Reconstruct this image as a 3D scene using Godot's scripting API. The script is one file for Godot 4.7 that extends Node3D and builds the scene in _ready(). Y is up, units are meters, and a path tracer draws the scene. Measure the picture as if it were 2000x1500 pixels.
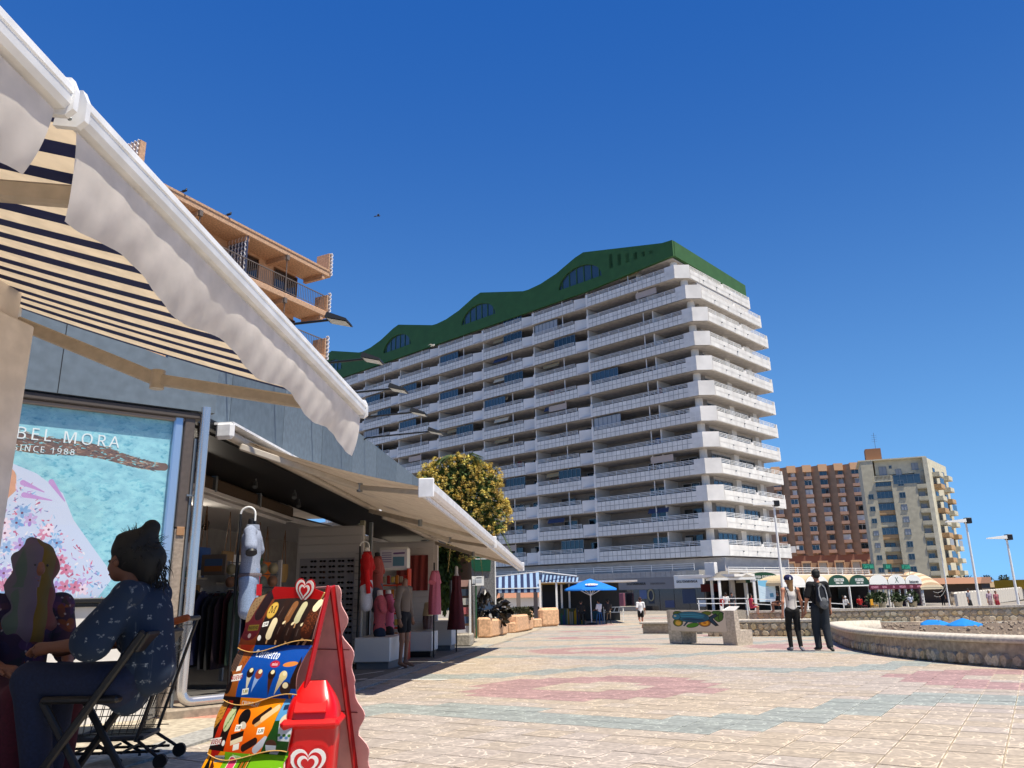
extends Node3D

var T := {}
var M := {}
var FONT := {}

func _ready():
	# ---------------------------------------------------------------- camera, sky, sun, exposure
	var cam := Camera3D.new()
	cam.name = "camera"
	cam.fov = 53.07
	cam.near = 0.1
	cam.far = 9000.0
	add_child(cam)
	cam.transform = Transform3D(Basis(Vector3.RIGHT, atan(408.0 / 1502.0)) * Basis(Vector3.BACK, deg_to_rad(-1.1)), Vector3(0, 0.94, 0))
	cam.current = true
	var env := Environment.new()
	env.background_mode = Environment.BG_SKY
	var sm := ProceduralSkyMaterial.new()
	sm.sky_top_color = Color(0.095, 0.295, 0.575)
	sm.sky_horizon_color = Color(0.45, 0.675, 0.875)
	sm.sky_curve = 0.18
	sm.ground_bottom_color = Color(0.45, 0.42, 0.38)
	sm.ground_horizon_color = Color(0.50, 0.62, 0.72)
	sm.sun_angle_max = 1.0
	env.sky = Sky.new()
	env.sky.sky_material = sm
	env.tonemap_mode = Environment.TONE_MAPPER_LINEAR
	env.tonemap_exposure = 1.55
	env.sdfgi_enabled = true
	env.ssao_enabled = true
	env.ssil_enabled = true
	var we := WorldEnvironment.new()
	we.name = "world_environment"
	we.environment = env
	add_child(we)
	var sun := DirectionalLight3D.new()
	sun.name = "sun"
	sun.light_energy = 1.5
	sun.light_color = Color(1.0, 0.965, 0.90)
	sun.light_angular_distance = 0.53
	sun.shadow_enabled = true
	sun.sky_mode = DirectionalLight3D.SKY_MODE_LIGHT_ONLY
	add_child(sun)
	sun.look_at_from_position(Vector3.ZERO, -Vector3(0.292, 0.927, 0.232), Vector3.UP)
	# ---------------------------------------------------------------- the place
	prepare()
	build_ground()
	build_white_block()
	build_shops()
	build_all_rest()
# ---------------------------------------------------------------- mesh helpers
class MB:
	var v := PackedVector3Array()
	var n := PackedVector3Array()
	var t := PackedVector2Array()
	var c := PackedColorArray()
	var ix := PackedInt32Array()
	var col := Color(1, 1, 1)
	var xf := Transform3D()
	func vert(p: Vector3, nn: Vector3, uv := Vector2.ZERO) -> int:
		v.append(xf * p)
		n.append((xf.basis * nn).normalized())
		t.append(uv)
		c.append(col)
		return v.size() - 1
	func tri(a: Vector3, b: Vector3, d: Vector3, ua := Vector2.ZERO, ub := Vector2.ZERO, ud := Vector2.ZERO) -> void:
		var nn := (b - a).cross(d - a)
		if nn.length_squared() < 1e-18:
			return
		var i := vert(a, nn, ua)
		vert(b, nn, ub)
		vert(d, nn, ud)
		ix.append_array([i, i + 2, i + 1])
	# corners counter-clockwise seen from outside
	func quad(a: Vector3, b: Vector3, d: Vector3, e: Vector3, uvs := []) -> void:
		var nn := (b - a).cross(d - a)
		if nn.length_squared() < 1e-18:
			nn = (d - a).cross(e - a)
		var u := [Vector2(0, 1), Vector2(1, 1), Vector2(1, 0), Vector2(0, 0)] if uvs.is_empty() else uvs
		var i := vert(a, nn, u[0])
		vert(b, nn, u[1])
		vert(d, nn, u[2])
		vert(e, nn, u[3])
		ix.append_array([i, i + 2, i + 1, i, i + 3, i + 2])
	func hexa(p: Array) -> void: # 8 corners: bottom ring ccw from above 0-3, top ring 4-7
		quad(p[3], p[2], p[1], p[0])
		quad(p[4], p[5], p[6], p[7])
		for k in 4:
			var m := (k + 1) % 4
			quad(p[k], p[m], p[m + 4], p[k + 4])
	func box(ctr: Vector3, size: Vector3, bev := 0.0, basis := Basis()) -> void:
		var keep := xf
		xf = xf * Transform3D(basis, ctr)
		var h := size * 0.5
		if bev <= 0.0:
			hexa([Vector3(-h.x, -h.y, h.z), Vector3(h.x, -h.y, h.z), Vector3(h.x, -h.y, -h.z), Vector3(-h.x, -h.y, -h.z),
				Vector3(-h.x, h.y, h.z), Vector3(h.x, h.y, h.z), Vector3(h.x, h.y, -h.z), Vector3(-h.x, h.y, -h.z)])
		else:
			var b: float = minf(bev, minf(h.x, minf(h.y, h.z)) * 0.9)
			for ax in 3:
				var a1 := (ax + 1) % 3
				var a2 := (ax + 2) % 3
				for s in [-1.0, 1.0]:
					var q := []
					for uu in [[-1, -1], [1, -1], [1, 1], [-1, 1]]:
						var p := Vector3()
						p[ax] = s * h[ax]
						p[a1] = uu[0] * (h[a1] - b)
						p[a2] = uu[1] * (h[a2] - b)
						q.append(p)
					if s > 0:
						quad(q[0], q[1], q[2], q[3])
					else:
						quad(q[3], q[2], q[1], q[0])
				for s1 in [-1.0, 1.0]:
					for s2 in [-1.0, 1.0]:
						var e0 := Vector3()
						var e1 := Vector3()
						e0[a1] = s1 * h[a1]
						e0[a2] = s2 * (h[a2] - b)
						e1[a1] = s1 * (h[a1] - b)
						e1[a2] = s2 * h[a2]
						var e2 := e1
						var e3 := e0
						e0[ax] = -(h[ax] - b)
						e1[ax] = e0[ax]
						e2[ax] = h[ax] - b
						e3[ax] = e2[ax]
						if s1 * s2 > 0:
							quad(e0, e1, e2, e3)
						else:
							quad(e3, e2, e1, e0)
			for sx in [-1.0, 1.0]:
				for sy in [-1.0, 1.0]:
					for sz in [-1.0, 1.0]:
						var pa := Vector3(sx * h.x, sy * (h.y - b), sz * (h.z - b))
						var pb := Vector3(sx * (h.x - b), sy * h.y, sz * (h.z - b))
						var pc := Vector3(sx * (h.x - b), sy * (h.y - b), sz * h.z)
						if sx * sy * sz > 0:
							tri(pa, pb, pc)
						else:
							tri(pc, pb, pa)
		xf = keep
	# a box from a to b with a cross-section w (sideways) x h (along up)
	func bar(a: Vector3, b: Vector3, w: float, h: float, up := Vector3.UP, bev := 0.0) -> void:
		var d := (b - a)
		var L := d.length()
		if L < 1e-6:
			return
		d /= L
		var side := up.cross(d)
		if side.length() < 1e-4:
			side = Vector3.RIGHT.cross(d)
		side = side.normalized()
		var u2 := d.cross(side)
		box((a + b) * 0.5, Vector3(w, h, L), bev, Basis(side, u2, d))
	func grid(rows: Array, close_u := false, uvs := true, flip := false) -> void: # rows: arrays of Vector3, smooth shaded
		var nr := rows.size()
		var nc: int = rows[0].size()
		var base := v.size()
		for i in nr:
			for j in nc:
				var pr: Vector3 = rows[mini(i + 1, nr - 1)][j] - rows[maxi(i - 1, 0)][j]
				var j0 := j - 1
				var j1 := j + 1
				if close_u:
					j0 = (j - 1 + nc) % nc
					j1 = (j + 1) % nc
				else:
					j0 = maxi(j0, 0)
					j1 = mini(j1, nc - 1)
				var pc: Vector3 = rows[i][j1] - rows[i][j0]
				var nn := pc.cross(pr)
				if nn.length_squared() < 1e-16:
					var ii := 1 if i == 0 else (nr - 2 if i == nr - 1 else i)
					nn = (rows[ii][j1] - rows[ii][j0]).cross(pr)
				if nn.length_squared() < 1e-16:
					nn = Vector3.UP
				if flip:
					nn = -nn
				vert(rows[i][j], nn, Vector2(float(j) / maxf(1, nc - (0 if close_u else 1)), 1.0 - float(i) / maxf(1, nr - 1)))
		for i in nr - 1:
			for j in (nc if close_u else nc - 1):
				var j1 := (j + 1) % nc
				var a := base + i * nc + j
				var b := base + i * nc + j1
				var d := base + (i + 1) * nc + j1
				var e := base + (i + 1) * nc + j
				if flip:
					ix.append_array([a, b, d, a, d, e])
				else:
					ix.append_array([a, d, b, a, e, d])
	func tube(pts: Array, rad, sides := 8, cap := true) -> void:
		var rows := []
		var prev := Vector3()
		var np := pts.size()
		for i in np:
			var d: Vector3 = (pts[mini(i + 1, np - 1)] - pts[maxi(i - 1, 0)]).normalized()
			var sd := prev - d * prev.dot(d)
			if sd.length() < 1e-3:
				sd = Vector3.UP.cross(d)
				if sd.length() < 1e-2:
					sd = Vector3.RIGHT.cross(d)
			sd = sd.normalized()
			prev = sd
			var up := d.cross(sd)
			var r: float = rad[i] if rad is Array else rad
			var row := []
			for k in sides:
				var a := TAU * k / sides
				row.append(pts[i] + (sd * cos(a) + up * sin(a)) * r)
			rows.append(row)
		grid(rows, true)
		if cap:
			for e in [0, np - 1]:
				var row: Array = rows[e]
				for k in range(1, sides - 1):
					if e == 0:
						tri(row[0], row[k + 1], row[k])
					else:
						tri(row[0], row[k], row[k + 1])
	func lathe(prof: Array, sides := 16, ctr := Vector3.ZERO) -> void: # prof: Vector2(r, y) from bottom up
		var rows := []
		for p in prof:
			var row := []
			for k in sides:
				var a := -TAU * k / sides
				row.append(ctr + Vector3(cos(a) * p.x, p.y, sin(a) * p.x))
			rows.append(row)
		grid(rows, true)
	func ball(ctr: Vector3, r: Vector3, seg := 10) -> void:
		var rows := []
		var rn := maxi(4, seg / 2 + 1)
		for i in rn + 1:
			var a := -PI / 2 + PI * i / rn
			var row := []
			for k in seg:
				var b := -TAU * k / seg
				row.append(ctr + Vector3(cos(a) * cos(b) * r.x, sin(a) * r.y, cos(a) * sin(b) * r.z))
			rows.append(row)
		grid(rows, true)
	# polygon in local XY extruded from z=0 to z=depth (front at +depth)
	func prism(poly: PackedVector2Array, depth: float, back := true, uvr := Rect2()) -> void:
		var pl := poly
		if Geometry2D.is_polygon_clockwise(pl):
			pl = pl.duplicate()
			pl.reverse()
		var tr := Geometry2D.triangulate_polygon(pl)
		var uvf := func(p: Vector2) -> Vector2:
			return Vector2.ZERO if uvr.size.x == 0.0 else Vector2((p.x - uvr.position.x) / uvr.size.x, 1.0 - (p.y - uvr.position.y) / uvr.size.y)
		for i in range(0, tr.size(), 3):
			var a := pl[tr[i]]
			var b := pl[tr[i + 1]]
			var d := pl[tr[i + 2]]
			if (b - a).cross(d - a) < 0:
				var sw := b
				b = d
				d = sw
			tri(Vector3(a.x, a.y, depth), Vector3(b.x, b.y, depth), Vector3(d.x, d.y, depth), uvf.call(a), uvf.call(b), uvf.call(d))
			if back and depth != 0.0:
				tri(Vector3(a.x, a.y, 0), Vector3(d.x, d.y, 0), Vector3(b.x, b.y, 0), uvf.call(a), uvf.call(d), uvf.call(b))
		if depth != 0.0:
			for i in pl.size():
				var a := pl[i]
				var b := pl[(i + 1) % pl.size()]
				quad(Vector3(a.x, a.y, 0), Vector3(b.x, b.y, 0), Vector3(b.x, b.y, depth), Vector3(a.x, a.y, depth), [uvf.call(a), uvf.call(b), uvf.call(b), uvf.call(a)])
	func mesh() -> ArrayMesh:
		var arr := []
		arr.resize(Mesh.ARRAY_MAX)
		arr[Mesh.ARRAY_VERTEX] = v
		arr[Mesh.ARRAY_NORMAL] = n
		arr[Mesh.ARRAY_TEX_UV] = t
		arr[Mesh.ARRAY_COLOR] = c
		arr[Mesh.ARRAY_INDEX] = ix
		var m := ArrayMesh.new()
		if v.size() > 0:
			m.add_surface_from_arrays(Mesh.PRIMITIVE_TRIANGLES, arr)
		return m

	# ---- signed-distance body: bones = [[a, b, ra, rb], ...] joined with a smooth minimum, meshed by surface nets
	func body(bones: Array, cell: float, k := 0.03) -> void:
		var lo := Vector3(1e9, 1e9, 1e9)
		var hi := -lo
		for b in bones:
			for e in 2:
				var r: float = b[2 + e] + 2.5 * cell + k
				lo = lo.min(b[e] - Vector3(r, r, r))
				hi = hi.max(b[e] + Vector3(r, r, r))
		var nx := int((hi.x - lo.x) / cell) + 2
		var ny := int((hi.y - lo.y) / cell) + 2
		var nz := int((hi.z - lo.z) / cell) + 2
		var F := PackedFloat32Array()
		F.resize(nx * ny * nz)
		F.fill(1.0)
		for b in bones:
			var a: Vector3 = b[0]
			var d: Vector3 = b[1] - a
			var ra: float = b[2]
			var rb: float = b[3]
			var sq := Vector3.ONE
			if b.size() > 4:
				sq = b[4]
			var L2 := maxf((d / sq).length_squared(), 1e-9)
			var rm := maxf(ra, rb) + 2.2 * cell + k
			var rv := Vector3(rm, rm, rm) * sq.max(Vector3(0.4, 0.4, 0.4))
			var l2 := ((a.min(b[1]) - rv - lo) / cell).floor()
			var h2 := ((a.max(b[1]) + rv - lo) / cell).ceil()
			for z in range(maxi(0, int(l2.z)), mini(nz, int(h2.z) + 1)):
				for y in range(maxi(0, int(l2.y)), mini(ny, int(h2.y) + 1)):
					var id := (z * ny + y) * nx
					for x in range(maxi(0, int(l2.x)), mini(nx, int(h2.x) + 1)):
						var p := (lo + Vector3(x, y, z) * cell - a) / sq
						var tt := clampf(p.dot(d / sq) / L2, 0.0, 1.0)
						var ds := ((p - d / sq * tt).length() - (ra + (rb - ra) * tt))
						var f := F[id + x]
						var hh := maxf(k - absf(f - ds), 0.0)
						F[id + x] = minf(f, ds) - hh * hh * 0.25 / k
		var vid := PackedInt32Array()
		vid.resize(nx * ny * nz)
		vid.fill(-1)
		var offs := [0, 1, nx, nx + 1, nx * ny, nx * ny + 1, nx * ny + nx, nx * ny + nx + 1]
		var ec := [[0, 1], [2, 3], [4, 5], [6, 7], [0, 2], [1, 3], [4, 6], [5, 7], [0, 4], [1, 5], [2, 6], [3, 7]]
		for z in nz - 1:
			for y in ny - 1:
				var id := (z * ny + y) * nx
				for x in nx - 1:
					var i0 := id + x
					var f0 := F[i0]
					if f0 > 3.0 * cell:
						continue
					var mask := 0
					for q in 8:
						if F[i0 + offs[q]] < 0.0:
							mask |= 1 << q
					if mask == 0 or mask == 255:
						continue
					var sum := Vector3()
					var cnt := 0
					for e in ec:
						var fa := F[i0 + offs[e[0]]]
						var fb := F[i0 + offs[e[1]]]
						if (fa < 0.0) != (fb < 0.0):
							var s := fa / (fa - fb)
							var pa := Vector3(e[0] & 1, (e[0] >> 1) & 1, e[0] >> 2)
							var pb := Vector3(e[1] & 1, (e[1] >> 1) & 1, e[1] >> 2)
							sum += pa.lerp(pb, s)
							cnt += 1
					var g := Vector3(F[i0 + 1] - f0 + F[i0 + offs[7]] - F[i0 + offs[6]], F[i0 + nx] - f0 + F[i0 + offs[7]] - F[i0 + offs[5]], F[i0 + nx * ny] - f0 + F[i0 + offs[7]] - F[i0 + offs[3]])
					vid[i0] = vert(lo + (Vector3(x, y, z) + sum / cnt) * cell, g if g.length_squared() > 1e-12 else Vector3.UP)
		for z in range(1, nz - 1):
			for y in range(1, ny - 1):
				for x in range(1, nx - 1):
					var i0 := (z * ny + y) * nx + x
					var f0 := F[i0]
					if absf(f0) > 2.0 * cell:
						continue
					var ins := f0 < 0.0
					for ax in 3:
						var st: int = [1, nx, nx * ny][ax]
						if (F[i0 + st] < 0.0) == ins:
							continue
						var u: int = [nx, nx * ny, 1][ax]
						var w: int = [nx * ny, 1, nx][ax]
						var a := vid[i0 - u - w]
						var b := vid[i0 - w]
						var d := vid[i0]
						var e := vid[i0 - u]
						if a < 0 or b < 0 or d < 0 or e < 0:
							continue
						if ins:
							ix.append_array([a, d, b, a, e, d])
						else:
							ix.append_array([a, b, d, a, d, e])

func as_mesh(m) -> Mesh:
	return m.mesh() if m is MB else m

func obj(called: String, m, material: Material, parent: Node = null) -> MeshInstance3D:
	var o := MeshInstance3D.new()
	o.name = called
	o.mesh = as_mesh(m)
	o.material_override = material
	if parent == null:
		add_child(o, true)
	else:
		parent.add_child(o, true)
	return o

func tag(o: Node, label: String, category: String, group := "", kind := "") -> Node:
	if label:
		o.set_meta("label", label)
	if category:
		o.set_meta("category", category)
	if group:
		o.set_meta("group", group)
	if kind:
		o.set_meta("kind", kind)
	return o

func thing(called: String, label: String, category: String, at := Vector3.ZERO, turn := 0.0, group := "") -> Node3D:
	var o := Node3D.new()
	o.name = called
	add_child(o, true)
	o.position = at
	o.rotation.y = turn
	tag(o, label, category, group)
	return o

func structure(called: String, m, material: Material, parent: Node = null) -> MeshInstance3D:
	var o := obj(called, m, material, parent)
	if parent == null:
		o.set_meta("kind", "structure")
	return o

func stuff(o: Node) -> Node:
	o.set_meta("kind", "stuff")
	return o

func dup(src: Node3D, at: Vector3, turn := 0.0, label := "", group := "") -> Node3D:
	var r: Node3D = src.duplicate()
	r.name = String(src.name).rstrip("0123456789")
	add_child(r, true)
	r.position = at
	r.rotation.y = turn
	if label:
		r.set_meta("label", label)
	if group:
		r.set_meta("group", group)
	return r

# ground height at a point (the promenade falls gently away from the camera, then runs level)
func gy(z: float) -> float:
	return -0.0243 * clampf(-z, 5.4, 44.0)

func on(x: float, z: float, up := 0.0) -> Vector3:
	return Vector3(x, gy(z) + up, z)

# shop frame: s along the shop fronts, n out onto the promenade, y up
const SHOP_A := Vector3(0.09585, 0, -0.9954)
const SHOP_N := Vector3(0.9954, 0, 0.09585)
func sp(s: float, nn: float, y: float) -> Vector3:
	return Vector3(-3.74, y, -9.04) + SHOP_A * s + SHOP_N * nn

func sg(s: float, nn: float, up := 0.0) -> Vector3: # on the ground in the shop frame
	var p := sp(s, nn, 0.0)
	return Vector3(p.x, gy(p.z) + up, p.z)

# ---------------------------------------------------------------- images and materials
func noise_img(sd: int, freq: float, w: int, lo: float, hi: float, oct := 4) -> Image:
	var f := FastNoiseLite.new()
	f.seed = sd
	f.frequency = freq
	f.fractal_octaves = oct
	f.noise_type = FastNoiseLite.TYPE_SIMPLEX_SMOOTH
	var im := f.get_seamless_image(w, w)
	im.convert(Image.FORMAT_RGB8)
	var d := im.get_data()
	for i in d.size():
		d[i] = int(255.0 * lerpf(lo, hi, clampf((d[i] / 255.0 - 0.5) * 1.6 + 0.5, 0.0, 1.0)))
	return Image.create_from_data(w, w, false, Image.FORMAT_RGB8, d)

func tex(im: Image) -> ImageTexture:
	return ImageTexture.create_from_image(im)

func mat(col: Color, rough := 0.7, metal := 0.0, grunge := "", sc := 0.5, bump := "", bsc := 1.0, bh := 0.3) -> StandardMaterial3D:
	var m := StandardMaterial3D.new()
	m.albedo_color = col
	m.roughness = rough
	m.metallic = metal
	if grunge or bump:
		m.uv1_triplanar = true
		m.uv1_world_triplanar = true
		m.uv1_scale = Vector3.ONE * (sc if grunge else bsc)
	if grunge:
		m.albedo_texture = T[grunge]
	if bump:
		m.heightmap_enabled = true
		m.heightmap_texture = T[bump]
		m.heightmap_scale = bh
	return m

func vmat(rough := 0.8, grunge := "", sc := 0.5) -> StandardMaterial3D: # colours from the vertices
	var m := mat(Color(1, 1, 1), rough, 0.0, grunge, sc)
	m.vertex_color_use_as_albedo = true
	return m

func glass(a := 0.12, tint := Color(0.75, 0.85, 0.85)) -> StandardMaterial3D:
	var m := StandardMaterial3D.new()
	m.transparency = BaseMaterial3D.TRANSPARENCY_ALPHA
	m.albedo_color = Color(tint.r, tint.g, tint.b, a)
	m.roughness = 0.04
	m.metallic_specular = 0.6
	return m

# ---------------------------------------------------------------- a small canvas for flat print
class Canvas:
	var im: Image
	var w: int
	var h: int
	var wrap := false
	func _init(ww: int, hh: int, bg: Color) -> void:
		w = ww
		h = hh
		im = Image.create(w, h, false, Image.FORMAT_RGB8)
		im.fill(bg)
	func px(x: int, y: int, col: Color, a := 1.0) -> void:
		if wrap:
			x = posmod(x, w)
			y = posmod(y, h)
		if x < 0 or y < 0 or x >= w or y >= h or a <= 0.0:
			return
		im.set_pixel(x, y, im.get_pixel(x, y).lerp(col, minf(a, 1.0)))
	func capsule(a: Vector2, b: Vector2, r: float, col: Color, r2 := -1.0) -> void:
		var rb := r if r2 < 0 else r2
		var m := maxf(r, rb) + 1.0
		var d := b - a
		var L := maxf(d.length_squared(), 1e-6)
		for y in range(int(minf(a.y, b.y) - m), int(maxf(a.y, b.y) + m) + 1):
			for x in range(int(minf(a.x, b.x) - m), int(maxf(a.x, b.x) + m) + 1):
				var p := Vector2(x + 0.5, y + 0.5) - a
				var tt := clampf(p.dot(d) / L, 0, 1)
				px(x, y, col, clampf((r + (rb - r) * tt) - (p - d * tt).length() + 0.5, 0, 1))
	func ellipse(ct: Vector2, rx: float, ry: float, ang: float, col: Color) -> void:
		var m := maxf(rx, ry) + 1.0
		for y in range(int(ct.y - m), int(ct.y + m) + 1):
			for x in range(int(ct.x - m), int(ct.x + m) + 1):
				var p := (Vector2(x + 0.5, y + 0.5) - ct).rotated(-ang)
				var e := Vector2(p.x / rx, p.y / ry).length()
				px(x, y, col, clampf((1.0 - e) * minf(rx, ry) + 0.5, 0, 1))
	func poly(pts: Array, col: Color) -> void:
		var y0 := 1e9
		var y1 := -1e9
		for p in pts:
			y0 = minf(y0, p.y)
			y1 = maxf(y1, p.y)
		for y in range(maxi(0, int(y0)), mini(h, int(y1) + 1)):
			for sub in 2:
				var yy := y + 0.25 + 0.5 * sub
				var xs := []
				for i in pts.size():
					var a: Vector2 = pts[i]
					var b: Vector2 = pts[(i + 1) % pts.size()]
					if (a.y <= yy) != (b.y <= yy):
						xs.append(a.x + (yy - a.y) / (b.y - a.y) * (b.x - a.x))
				xs.sort()
				for i in range(0, xs.size() - 1, 2):
					for x in range(int(floor(xs[i])), int(ceil(xs[i + 1]))):
						px(x, y, col, 0.55 * clampf(minf(x + 1, xs[i + 1]) - maxf(x, xs[i]), 0, 1) if sub == 0 else clampf(minf(x + 1, xs[i + 1]) - maxf(x, xs[i]), 0, 1))
	func line(pts: Array, r: float, col: Color) -> void:
		for i in pts.size() - 1:
			capsule(pts[i], pts[i + 1], r, col)
	# lettering: the triangles of a TextMesh drawn flat into the picture
	func text(s: String, ct: Vector2, hgt: float, col: Color, ang := 0.0, wide := 1.0, font: Font = null, skew := 0.0) -> void:
		var tm := TextMesh.new()
		tm.text = s
		tm.font = font
		tm.font_size = 64
		tm.pixel_size = 0.01
		tm.depth = 0.0
		tm.curve_step = 2.0
		var ar := tm.surface_get_arrays(0)
		var vs: PackedVector3Array = ar[Mesh.ARRAY_VERTEX]
		var id: PackedInt32Array = ar[Mesh.ARRAY_INDEX] if ar[Mesh.ARRAY_INDEX] != null else PackedInt32Array(range(vs.size()))
		if vs.is_empty():
			return
		var lo := Vector2(1e9, 1e9)
		var hi := -lo
		for q in vs:
			lo = lo.min(Vector2(q.x, q.y))
			hi = hi.max(Vector2(q.x, q.y))
		var sc := hgt / maxf(hi.y - lo.y, 1e-5)
		var mid := (lo + hi) * 0.5
		for i in range(0, id.size(), 3):
			var pts := []
			for q in 3:
				var p := Vector2(vs[id[i + q]].x, vs[id[i + q]].y) - mid
				p = Vector2((p.x + skew * p.y) * sc * wide, -p.y * sc)
				pts.append(ct + p.rotated(ang))
			if absf((pts[1] - pts[0]).cross(pts[2] - pts[0])) > 0.02:
				poly(pts, col)

func heart(ct: Vector2, r: float, ang := 0.0) -> Array:
	var pts := []
	for i in 40:
		var a := TAU * i / 40.0
		var p := Vector2(16.0 * pow(sin(a), 3), -(13.0 * cos(a) - 5.0 * cos(2 * a) - 2.0 * cos(3 * a) - cos(4 * a))) / 16.0 * r
		pts.append(ct + p.rotated(ang))
	return pts

func text_mesh(s: String, hgt: float, depth := 0.006, bold := false, serif := false) -> TextMesh:
	var tm := TextMesh.new()
	tm.text = s
	tm.font = FONT["serif" if serif else ("bold" if bold else "sans")]
	tm.font_size = 64
	tm.depth = depth
	tm.curve_step = 1.0
	tm.pixel_size = hgt / 64.0 / 0.72
	return tm
# ---------------------------------------------------------------- textures and materials
func tile_motif() -> Image:
	# two by two patterned cement tiles: pale relief lines on a darker field
	var s := 160
	var cv := Canvas.new(s * 4, s * 4, Color(0.80, 0.80, 0.80))
	cv.wrap = true
	var r := RandomNumberGenerator.new()
	r.seed = 5
	for ty in 4:
		for tx in 4:
			var o := Vector2(tx, ty) * s
			var flip := 1.0 if (tx + ty) % 2 == 0 else -1.0
			for k in 5:
				var a := o + Vector2(r.randf_range(10, 150), r.randf_range(10, 150))
				var ang := r.randf_range(-0.5, 0.5) + (0.6 if k % 2 == 0 else -0.9) * flip
				var pts := []
				var p := a
				for q in 12:
					pts.append(p)
					ang += r.randf_range(-0.45, 0.45) + 0.18 * flip
					p += Vector2(cos(ang), sin(ang)) * 11.0
				cv.line(pts, 2.9, Color(0.98, 0.98, 0.97))
			# a short broken line along the seam
			cv.line([o + Vector2(0, 22), o + Vector2(0, 112)], 3.4, Color(1, 1, 1))
			cv.line([o + Vector2(2, 0), o + Vector2(158, 0)], 0.9, Color(0.5, 0.5, 0.5))
	var nz := noise_img(77, 0.03, s * 4, 0.86, 1.0)
	for y in s * 4:
		for x in s * 4:
			var c := cv.im.get_pixel(x, y)
			var g: float = nz.get_pixel(x, y).r
			cv.im.set_pixel(x, y, Color(c.r * g, c.g * g, c.b * g))
	return cv.im

func prepare() -> void:
	for k in [["sans", "Droid Sans", 400], ["bold", "Droid Sans", 700], ["serif", "Droid Serif", 400]]:
		var f := SystemFont.new()
		f.font_names = PackedStringArray([k[1]])
		f.font_weight = k[2]
		FONT[k[0]] = f
	T.soft = tex(noise_img(1, 0.012, 512, 0.91, 1.0))
	T.rough = tex(noise_img(2, 0.03, 512, 0.78, 1.0, 5))
	T.fine = tex(noise_img(3, 0.12, 512, 0.0, 1.0, 3))
	T.lump = tex(noise_img(4, 0.02, 512, 0.0, 1.0, 5))
	# streaks running down
	var st := noise_img(6, 0.03, 512, 0.88, 1.0, 4)
	st.resize(512, 64)
	st.resize(512, 512)
	T.streak = tex(st)
	T.tile = tex(tile_motif())
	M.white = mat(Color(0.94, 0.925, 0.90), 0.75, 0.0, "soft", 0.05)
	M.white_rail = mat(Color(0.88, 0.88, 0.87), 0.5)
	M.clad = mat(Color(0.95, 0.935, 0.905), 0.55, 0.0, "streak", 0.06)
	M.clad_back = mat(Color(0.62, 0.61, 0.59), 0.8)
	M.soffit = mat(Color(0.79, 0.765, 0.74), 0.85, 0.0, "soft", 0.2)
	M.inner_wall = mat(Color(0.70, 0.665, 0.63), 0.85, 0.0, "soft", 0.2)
	M.win_dark = mat(Color(0.10, 0.13, 0.15), 0.08, 0.0)
	M.win_dark.metallic_specular = 0.7
	M.win_blue = mat(Color(0.20, 0.27, 0.33), 0.1)
	M.win_blue.metallic_specular = 0.8
	M.blind = mat(Color(0.62, 0.64, 0.66), 0.6)
	M.green_roof = mat(Color(0.21, 0.39, 0.20), 0.75, 0.0, "soft", 0.12)
	M.black = mat(Color(0.055, 0.055, 0.06), 0.5)
	M.steel = mat(Color(0.80, 0.79, 0.78), 0.2, 0.75)
	M.alu = mat(Color(0.55, 0.57, 0.58), 0.4, 0.8)
	M.wood = mat(Color(0.45, 0.3, 0.17), 0.6)
	M.concrete = mat(Color(0.70, 0.665, 0.605), 0.85, 0.0, "rough", 0.7, "lump", 1.5, 0.5)
	M.peach = mat(Color(0.92, 0.73, 0.56), 0.9, 0.0, "rough", 0.35, "lump", 2.0, 0.6)
	M.paint_white = mat(Color(0.90, 0.90, 0.88), 0.5)

# colour of the pavement tile whose middle is (x, f): pink rings, wavy blue-grey bands, sand
func tile_color(x: float, f: float, jit: float) -> Color:
	var sand := Color(0.70, 0.575, 0.43).lerp(Color(0.62, 0.53, 0.45), clampf(0.5 + 0.5 * sin(x * 0.9 + f * 0.35) + jit * 1.2, 0, 1))
	var out := sand
	var lat := x - 0.98 - (f - 10.7) * 0.091
	for k in range(-1, 6):
		var f0 := 10.7 + 9.85 * k
		for j in range(-1, 4):
			var d := Vector2(lat - 5.6 * j, f - f0).length()
			if d < 1.62 and d > 0.62:
				out = Color(0.57, 0.36, 0.33)
		var wv := 2.85 + 0.75 * cos((lat - 0.8) * TAU / 5.6)
		if absf(f - (f0 - wv)) < 0.50 or absf(f - (f0 + wv)) < 0.50:
			out = Color(0.455, 0.485, 0.44)
	var g := 1.0 + jit * 0.16
	return Color(out.r * g, out.g * g, out.b * g)

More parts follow.
